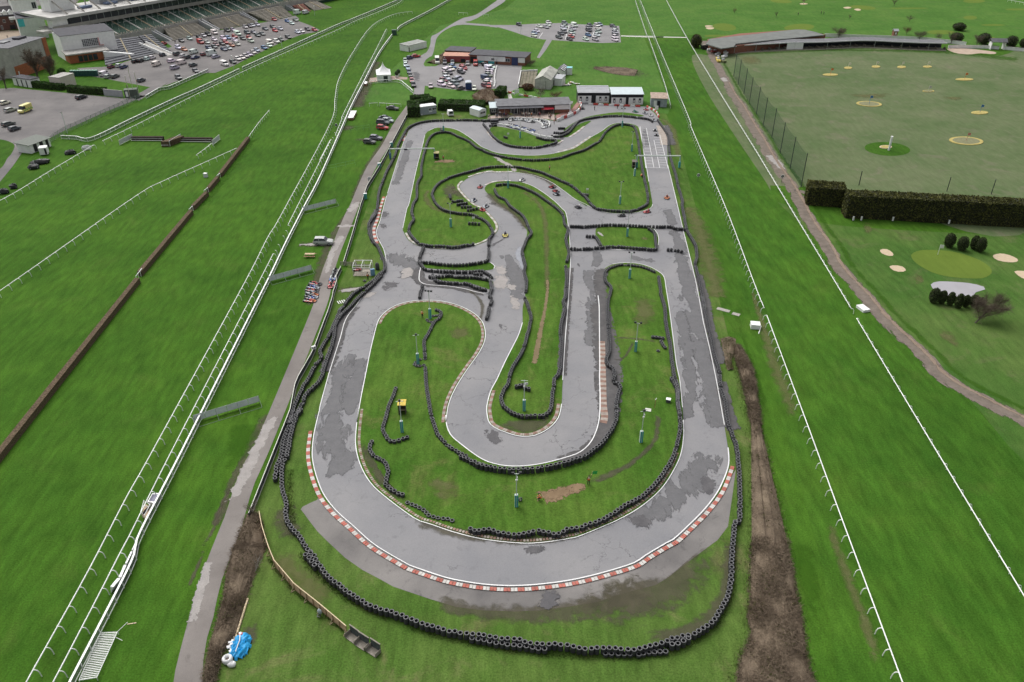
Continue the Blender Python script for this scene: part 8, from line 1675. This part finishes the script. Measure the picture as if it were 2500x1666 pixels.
def hedge(lab, P, wd, h, mat, dens=60, size=.16, name='clipped_hedge'):
    """P: front base line (left to right); the hedge grows back from it"""
    o0 = P[0]; o = thing(name, lab, 'hedge', (o0[0],o0[1],0)); L = [(p[0]-o0[0],p[1]-o0[1]) for p in P]; mb = MB(); Cs = []
    bk = offset(L, wd)
    for a, b, c_, d_ in zip(L, L[1:], bk[1:], bk):
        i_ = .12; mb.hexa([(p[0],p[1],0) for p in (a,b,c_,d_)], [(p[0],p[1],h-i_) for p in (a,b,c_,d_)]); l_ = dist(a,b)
        n1 = int(l_*h*dens); t = rng.random(n1); s_ = rng.random(n1); f = rng.normal(0,.06,n1); A_, B_ = np.array(a), np.array(b); nn = np.array([(b[1]-a[1])/l_, -(b[0]-a[0])/l_])
        xy = A_+(B_-A_)*t[:,None]+nn*(f+.03)[:,None]; Cs.append(np.c_[xy, s_*h])
        n2 = int(l_*wd*dens); t = rng.random(n2); s_ = rng.random(n2); D_ = np.array(d_)-A_; xy = A_+(B_-A_)*t[:,None]+D_*s_[:,None]; Cs.append(np.c_[xy, h-.04+.07*np.sin(xy[:,0]*1.7)+rng.normal(0,.07,n2)])
    for p, q in ((L[0],bk[0]),(L[-1],bk[-1])):
        n3 = int(wd*h*dens); t = rng.random(n3); s_ = rng.random(n3); xy = np.array(p)+(np.array(q)-np.array(p))*t[:,None]+rng.normal(0,.06,(n3,2)); Cs.append(np.c_[xy, s_*h])
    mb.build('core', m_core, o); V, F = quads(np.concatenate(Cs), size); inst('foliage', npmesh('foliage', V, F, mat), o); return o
def Hh(c, base, topy): return HZ(pt(c,*base)[1], c.px(0,topy)[1])
hb = c3((300,1098),(560,1108),(800,1120),(1050,1135),(1300,1152),(1600,1165),(1900,1185),(2352,1207),(2700,1230)); hh = Hh(c3,(800,1120),862)
hedge('long tall dark yew hedge at the near edge of the driving range', hb, 4.6, hh, m_yew, 26, .2, 'tall_hedge')
hedge('shorter set back end of the tall yew hedge beside the dirt track', [G(1968,501), G(2005,504), G(2058,508)], 5.5, Hh(c3,(100,962),752), m_yew, 30, .2, 'tall_hedge')
h1 = Hh(cA,(1220,375),232)
hedge('clipped green hedge block behind the grey portable cabin', cA((1215,378),(1375,372)), 9, h1, m_box, 26, .17); hedge('clipped green hedge running right from the grey cabin', cA((1620,285),(1900,292),(2240,300)), 6.5, Hh(cA,(1900,292),195), m_box, 26, .17)
hedge('low clipped hedge behind the hedge block', cA((1262,185),(1520,165)), 3.5, 2.2, m_box, 26, .17); hedge('clipped hedge linking the block to the cabin back', cA((1380,290),(1600,235)), 3.0, 3.4, m_box, 26, .17)
hedge('clipped hedge end beside the reddish thicket and empty tarmac', c6((1330,1190),(1500,1200)), 8, 3.0, m_box, 26, .17)
hedge('left clipped hedge along the front of the yard lawn', cS((445,1205),(640,1225),(845,1243)), 2.4, 2.3, m_box, 30, .18); hedge('right clipped hedge along the front of the yard lawn', cS((918,1265),(1150,1290),(1430,1305)), 2.4, 2.4, m_box, 30, .18)
sheet('grass', cS((720,1130),(740,1050),(960,1000),(1330,1060),(1500,1090),(1700,1130),(2050,1195),(1900,1280),(1750,1330),(1430,1300),(900,1260),(840,1200)), .04, g_course, False)
# brambles: one tangled mass each
def bramble(lab, poly, n, h, mats, name='bramble_thicket'):
    """poly: list of (left, right) ground pairs from far to near"""
    t = rng.random(n)*(len(poly)-1); k = np.minimum(t.astype(int), len(poly)-2); f = (t-k)[:,None]; A_ = np.array([p[0] for p in poly]); B_ = np.array([p[1] for p in poly])
    l_ = A_[k]+(A_[k+1]-A_[k])*f; r_ = B_[k]+(B_[k+1]-B_[k])*f; u = rng.random(n)[:,None]; xy = l_+(r_-l_)*u+rng.normal(0,.18,(n,2))
    prof = (1-np.abs(2*u[:,0]-1)**2.5)*(.65+.35*np.sin(xy[:,0]*1.1+1)*np.sin(xy[:,1]*.8)); z = h*np.maximum(prof,.08)*rng.uniform(.2,1.0,n)
    D = rng.normal(0,1,(n,3)); D[:,2] = np.abs(D[:,2])*.5; D *= (rng.uniform(.3,.8,n)/np.linalg.norm(D,axis=1))[:,None]
    V, F = twigs(np.c_[xy,z], D, .022); me = npmesh(name, V, F, mats[0]); o = inst(name, me); tag(o, lab, 'brambles', None, 'stuff')
    n2 = n//7; V2, F2 = quads(np.c_[xy[:n2], z[:n2]*.75], .13); q = inst('leaves', npmesh('leaves', V2, F2, mats[1]), o)
    mb = MB(); M_ = 12
    for i in range(len(poly)):
        for j in range(M_+1): u_ = j/M_; p = (poly[i][0][0]+(poly[i][1][0]-poly[i][0][0])*u_, poly[i][0][1]+(poly[i][1][1]-poly[i][0][1])*u_); mb.v.append((p[0]+random.uniform(-.2,.2), p[1]+random.uniform(-.2,.2), .04+h*.42*(1-abs(2*u_-1)**2.5)*random.uniform(.7,1.2)))
    for i in range(len(poly)-1):
        for j in range(M_): mb.f.append((i*(M_+1)+j, (i+1)*(M_+1)+j, (i+1)*(M_+1)+j+1, i*(M_+1)+j+1)); mb.m.append(0)
    mb.build('ground_litter', leafmat('bramble_litter'+name[-1]+str(n), (.095,.072,.05), (.145,.112,.08), (.19,.15,.105), 1.0), o)
PR = list(zip(cO((425,690),(450,850),(500,1000),(540,1180),(590,1400),(640,1600)), cO((500,705),(590,850),(640,960),(670,1100),(705,1350),(730,1600))))+list(zip(cN((1130,200),(1110,330),(1105,520),(1095,760),(1080,940),(1120,1080),(1060,1230),(990,1400),(960,1600),(930,1760)), cN((1455,200),(1480,380),(1520,560),(1560,780),(1590,950),(1610,1100),(1640,1300),(1680,1480),(1720,1600),(1760,1760))))
bramble('long brown bramble bank right of the hairpin', PR, 52000, 1.5, (m_bram, m_bram2))
PL = list(zip(cK((690,1210),(600,1400),(540,1567)), cK((800,1220),(850,1350),(890,1567)))) + list(zip(cL((500,60),(430,300),(400,640),(330,860),(250,1130),(210,1400),(180,1600)), cL((880,30),(780,290),(700,480),(660,640),(560,1000),(400,1200),(300,1600))))
bramble('brown bramble tangle between the lane and the plywood hoarding', PL, 17000, 1.3, (m_bram, m_bram2), 'bramble_tangle')
bramble('tall dry weeds in the dark patch beyond the pit cabins', list(zip(cV((1390,945),(1500,975),(1650,1010),(1800,1035),(1960,1040)), cV((1420,925),(1560,915),(1700,920),(1850,930),(2000,960))))[:], 2500, .9, (m_twig, m_bram), 'dry_weeds')
bramble('dry dark hedge plants left of the red block', list(zip(cU((1360,860),(1420,830),(1500,790),(1560,740),(1650,690)), cU((1450,880),(1560,880),(1590,800),(1650,760),(1720,700))))[:], 2500, 1.6, (m_twig, m_bram2), 'border_plants')
bramble('low scrub along the top of the right hand bank', list(zip(cO((270,600),(290,700),(330,860),(360,960)), cO((440,600),(440,700),(400,860),(420,960)))), 1200, .8, (m_bram2, m_bram2), 'bank_scrub')
bramble('reddish thicket between the car park hedge and the clubhouse', list(zip(c6((830,1130),(900,1240),(1000,1330)), c6((1300,1010),(1440,1130),(1500,1330)))), 9000, 3.6, (m_redtw, m_bram2), 'reddish_thicket')
# trees
def bare_tree(name, lab, p, h, spread, mat=m_twig, bark=m_bark, n=900, lean=(0,0), group=None, clear=.28):
    o = thing(name, lab, 'tree', (p[0],p[1],0), 0, group); mb = MB(); r0 = h*.022
    tip = Vector((lean[0], lean[1], h*.62)); mb.tube([(0,0,-.05), tuple(tip*.45), tuple(tip)], [r0*1.3,r0,r0*.5], 7); Bs, Ds = [], []
    for i in range(9):
        t = clear+(.95-clear)*i/8; a = i*2.4+random.random(); st = tip*t; e = Vector((math.cos(a)*spread*random.uniform(.45,.8), math.sin(a)*spread*random.uniform(.45,.8), h*random.uniform(.62,.92)))+Vector((lean[0],lean[1],0)); md_ = st.lerp(e,.5)+Vector((0,0,-h*.04))
        mb.tube([tuple(st), tuple(md_), tuple(e)], [r0*.55,r0*.35,r0*.12], 5)
        for k in range(int(n/9)):
            q = st.lerp(md_, random.random()) if random.random() < .3 else md_.lerp(e, random.random()); Bs.append(q); dd = Vector((random.gauss(0,1),random.gauss(0,1),random.gauss(.5,.8))).normalized()*random.uniform(.12,.30)*spread; Ds.append(dd)
    mb.build('trunk', bark, o); Bs = np.array(Bs); Ds = np.array(Ds); sub = 2; B2 = np.concatenate([Bs]+[Bs+Ds*rng.uniform(.3,.9,(len(Bs),1)) for _ in range(sub)]); D2 = np.concatenate([Ds]+[Ds*.55+rng.normal(0,.10*spread,Ds.shape) for _ in range(sub)])
    V, F = twigs(B2, D2, max(.012, h*.0028)); inst('crown', npmesh('crown', V, F, mat), o); return o
def bush(name, lab, p, r, h, mat, n=700, size=.14, group=None, trunk=True, z0=0.0):
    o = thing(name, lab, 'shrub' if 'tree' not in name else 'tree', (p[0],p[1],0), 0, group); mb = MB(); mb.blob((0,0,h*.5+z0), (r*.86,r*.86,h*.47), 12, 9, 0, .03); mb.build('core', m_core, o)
    u = rng.normal(size=(n,3)); u /= np.linalg.norm(u,axis=1)[:,None]; q = u*np.array([r,r,h*.52])*rng.uniform(.9,1.05,(n,1))+np.array([0,0,h*.5+z0]); q[:,2] = np.maximum(q[:,2],.02)
    V, F = quads(q, size); inst('foliage', npmesh('foliage', V, F, mat), o)
    if trunk: mb = MB(); mb.tube([(0,0,-.03),(0,0,h*.3)], .12, 6); mb.build('trunk', m_bark, o)
    return o
for i, (x, y, yt, hw) in enumerate(((1482,1428,1275,60),(1632,1465,1312,60),(1768,1450,1300,45),(1838,1480,1325,55))): p = pt(c3,x,y); bush('topiary_tree', ('leftmost','second','third','rightmost')[i]+' clipped dark topiary column above the putting green', p, hw/4.704/(.0109*(c3.px(0,y)[1]+363)), HZ(p[1],c3.px(0,yt)[1]), m_topi, 1100, .12, 'topiary columns above the green')
for i, (x, y, yt, hw) in enumerate(((1308,655,495,58),(1398,665,522,44),(1495,683,540,42),(1588,715,560,44),(1672,702,575,42),(1765,690,572,50),(1850,680,600,40))): p = pt(cP,x,y); bush('topiary_tree', ('leftmost','second','third','fourth','fifth','sixth','rightmost, half hidden')[i]+' clipped topiary column along the near bank of the pond', p, hw/4.704/(.0109*(cP.px(0,y)[1]+363)), HZ(p[1],cP.px(0,yt)[1]), m_topi, 1100, .12, 'topiary columns by the pond')
bare_tree('bare_tree', 'wide leaning bare grey tree right of the pond topiary', pt(cP,1790,890), 5.2, 4.6, m_twig, m_bark, 2600, (3.2,1.2), clear=.15)
for lab, c, x, y, yt, sp_, mt, n in (('large bare tree in front of the orange brick block',cS,720,1135,700,4.6,m_twig,1800),('second bare tree against the concrete wall',cS,530,1110,640,5.0,m_twig,1800),('bare tree at the left edge above the yard',cS,85,1215,900,3.0,m_twig,700),('bare tree behind the range wall, large and grey',cX,220,440,315,5.0,m_twig,1200),('reddish bare tree behind the range wall',cX,1000,400,310,3.2,m_redtw,700),('grey bare tree behind the right half of the bays',cX,1145,468,345,4.4,m_twig,900),('thin grey bare tree behind the end of the bays',cX,1362,475,385,3.0,m_twig,500),('grey bare tree left of the dark bush by the range wall',cX,1512,505,365,3.4,m_twig,600),('grey bare tree beside the second dark bush by the range wall',cX,1805,535,390,3.6,m_twig,600),('small purple bare tree on the far golf course',cW,1078,185,110,1.8,m_redtw,300),('small dark bare tree on the far golf course',cW,1650,240,155,1.5,m_twig,300),('bare tree at the top edge above a bunker',cX,858,72,-20,2.6,m_twig,400),('dark bare tree at the top edge beside a pale bunker',cW,2022,60,-40,2.6,m_redtw,400),('tiny bare tree right of the far golfers',cX,348,220,170,1.5,m_twig,250),('spreading bare tree behind the range wall on the open course',cX,1035,252,180,3.0,m_twig,400),
    ('smallest pale bare tree above the clubhouse roof',c8,570,920,770,1.6,m_twig,250),('white stemmed bare tree above the clubhouse roof',c8,947,975,690,3.2,m_twig,600),('reddish bare tree with white stem right of the white stemmed one',c8,1345,1050,760,3.4,m_redtw,700),('bare bushy tree at the right end of the brick building',c6,2120,470,330,3.4,m_twig,700)):
    p = pt(c,x,y); bare_tree('bare_tree', lab, p, HZ(p[1],c.px(0,yt)[1]), sp_, mt, m_pbark if 'white' in lab or 'pale' in lab else m_bark, n)
for lab, c, x, y, yt, r_, mt in (('round dark clipped bush at the left end of the range building',cW,552,650,475,2.6,m_yew),('dark green round bush on the open course behind the range wall',cX,1600,352,265,3.2,m_topi),('first dark clipped bush behind the end of the bays',cX,1570,482,380,3.0,m_topi),('second dark clipped bush beside the range shelter',cX,1882,508,385,3.0,m_topi),('dark clipped column right of the range shelter',cX,2195,538,415,2.8,m_topi),('dark clipped column at the right edge by the range wall',cX,2352,548,440,2.4,m_topi),('round green bush on the yard lawn',cS,850,1030,940,1.6,m_box),('dark red round bush against the walled yard',c8,625,745,590,2.2,m_redtw)):
    p = pt(c,x,y); bush('round_bush', lab, p, r_, max(1.2,HZ(p[1],c.px(0,yt)[1])), mt, 900, .2)
for i, (x, y) in enumerate(((130,-10),(330,20),(520,-30),(700,-40),(200,80))): p = pt(c0,x*2.2-100,y*2+60); bare_tree('bare_tree', '%s of the bare trees behind the brick houses' % ('leftmost','second','middle','fourth','nearest')[i], p, 11, 5, m_twig, m_bark, 700, group='bare trees behind the brick houses')
p = pt(cK,740,1215); bare_tree('bare_sapling', 'pale leafless sapling where the dark fence meets the hoarding', p, 2.6, 1.5, m_twig, m_pbark, 260, clear=.1)
p = pt(cL,770,290); bare_tree('bare_sapling', 'pale dead stems at the edge of the bramble tangle', p, 2.2, 1.0, m_twig, m_pbark, 160, (.4,.9), clear=.1)
# driving range netting
m_net = ragged_mat('green_netting', (.035,.075,.045), (.05,.095,.055), 1.0, .9, .1, .05, dens=2, opac=.36); m_npole = M('dark_net_pole', (.03,.04,.04), .6, .1)
NB = [(cW,1070,1050,1095,735),(cW,1130,1160,1180,815),(cW,1210,1290,1250,950),(cW,1282,1425,1332,1075),(cW,1380,1567,1430,1200),(c2,1472,500,1535,115),(c2,1590,660,1645,280),(c2,1705,870,1775,460),(c2,1840,1085,1915,640),(c2,1990,1330,2080,870)]
P = [pt(c,x,y) for c,x,y,_,_ in NB]; Hs = [HZ(p[1],n_[0].px(0,n_[4])[1]) for p, n_ in zip(P,NB)]; hN = sum(Hs)/len(Hs)
o = thing('range_net', 'tall green netting on dark poles along the driving range', 'netting', (P[0][0],P[0][1],0)); L = [(p[0]-P[0][0],p[1]-P[0][1]) for p in P]; mb = MB()
for a, b in zip(L, L[1:]):
    for k in range(4): t0, t1 = k/4, (k+1)/4; q = [(a[0]+(b[0]-a[0])*t, a[1]+(b[1]-a[1])*t) for t in (t0,t1)]; sg = [.35*math.sin(PI*t) for t in (t0,t1)]; mb.quad((q[0][0],q[0][1],.1),(q[1][0],q[1][1],.1),(q[1][0],q[1][1],hN-sg[1]),(q[0][0],q[0][1],hN-sg[0]))
mb.attr = [1.0]*len(mb.v); mb.build('net', m_net, o)
for p in L: mb = MB(); mb.tube([(p[0],p[1],0),(p[0],p[1],hN+.3)], .11, 6); mb.build('pole', m_npole, o)
for i, (x, y0, y1) in enumerate(((455,760,712),(1465,830,745),(1975,860,785))): p = pt(c3,x,y0-40); o = thing('net_pole', '%s dark pole standing behind the tall yew hedge' % ('left','middle','right')[i], 'pole', p); h_ = max(4,HZ(p[1],c3.px(0,y1)[1])); mb = MB(); mb.tube([(0,0,0),(0,0,h_)], .12, 6); mb.build('shaft', m_npole, o); mb = MB(); mb.blob((0,0,h_), (.16,.16,.1), 6, 4); mb.build('cap', m_npole, o)
# grass fringe along tarmac, tyres and fences: short blades, nobody could count them
def fringe(P, wd, n, h, side=0):
    P = resample(P, .8); k = rng.integers(0, len(P)-1, n); t = rng.random(n)[:,None]; A_ = np.array(P); xy = A_[k]+(A_[k+1]-A_[k])*t; nn = np.array(normals(P))[k]; xy = xy+nn*(rng.normal(0,wd*.5,n)+side)[:,None]
    D = rng.normal(0,.5,(n,3)); D[:,2] = 1; D *= (h*rng.uniform(.5,1.3,n)/np.linalg.norm(D,axis=1))[:,None]; return twigs(np.c_[xy, np.full(n,.02)], D, .03)
Vs, Fs, off_ = [], [], 0
for P, wd, n, sd_ in ((cL((1330,60),(1480,240),(1690,440),(1950,620),(2330,790)),.5,1400,-.7),(cM((0,1050),(600,1200),(1200,1290),(1800,1330),(2300,1330)),.5,2200,0),(cN((0,1330),(300,1290),(560,1180),(780,1000),(900,760),(950,400)),.5,1800,0),(cL((950,140),(1210,480),(1500,700),(1800,960)),.3,900,-.3),(cK((1150,700),(1140,1000),(1180,1330)),.6,900,.3),(offset(resample(PR and [p[0] for p in PR],2),-.2),.9,3500,0),([p[1] for p in PR],.8,3500,0)):
    V, F = fringe(P, wd, n, .28, sd_); Vs.append(V); Fs.append(F+off_); off_ += len(V)
o = inst('long_grass', npmesh('long_grass', np.concatenate(Vs), np.concatenate(Fs), leafmat('long_grass_blade', (.05,.10,.016), (.085,.135,.03), (.16,.16,.06), .6))); tag(o, 'unmown longer grass along tyre walls, hoarding and brambles', 'grass', None, 'stuff')
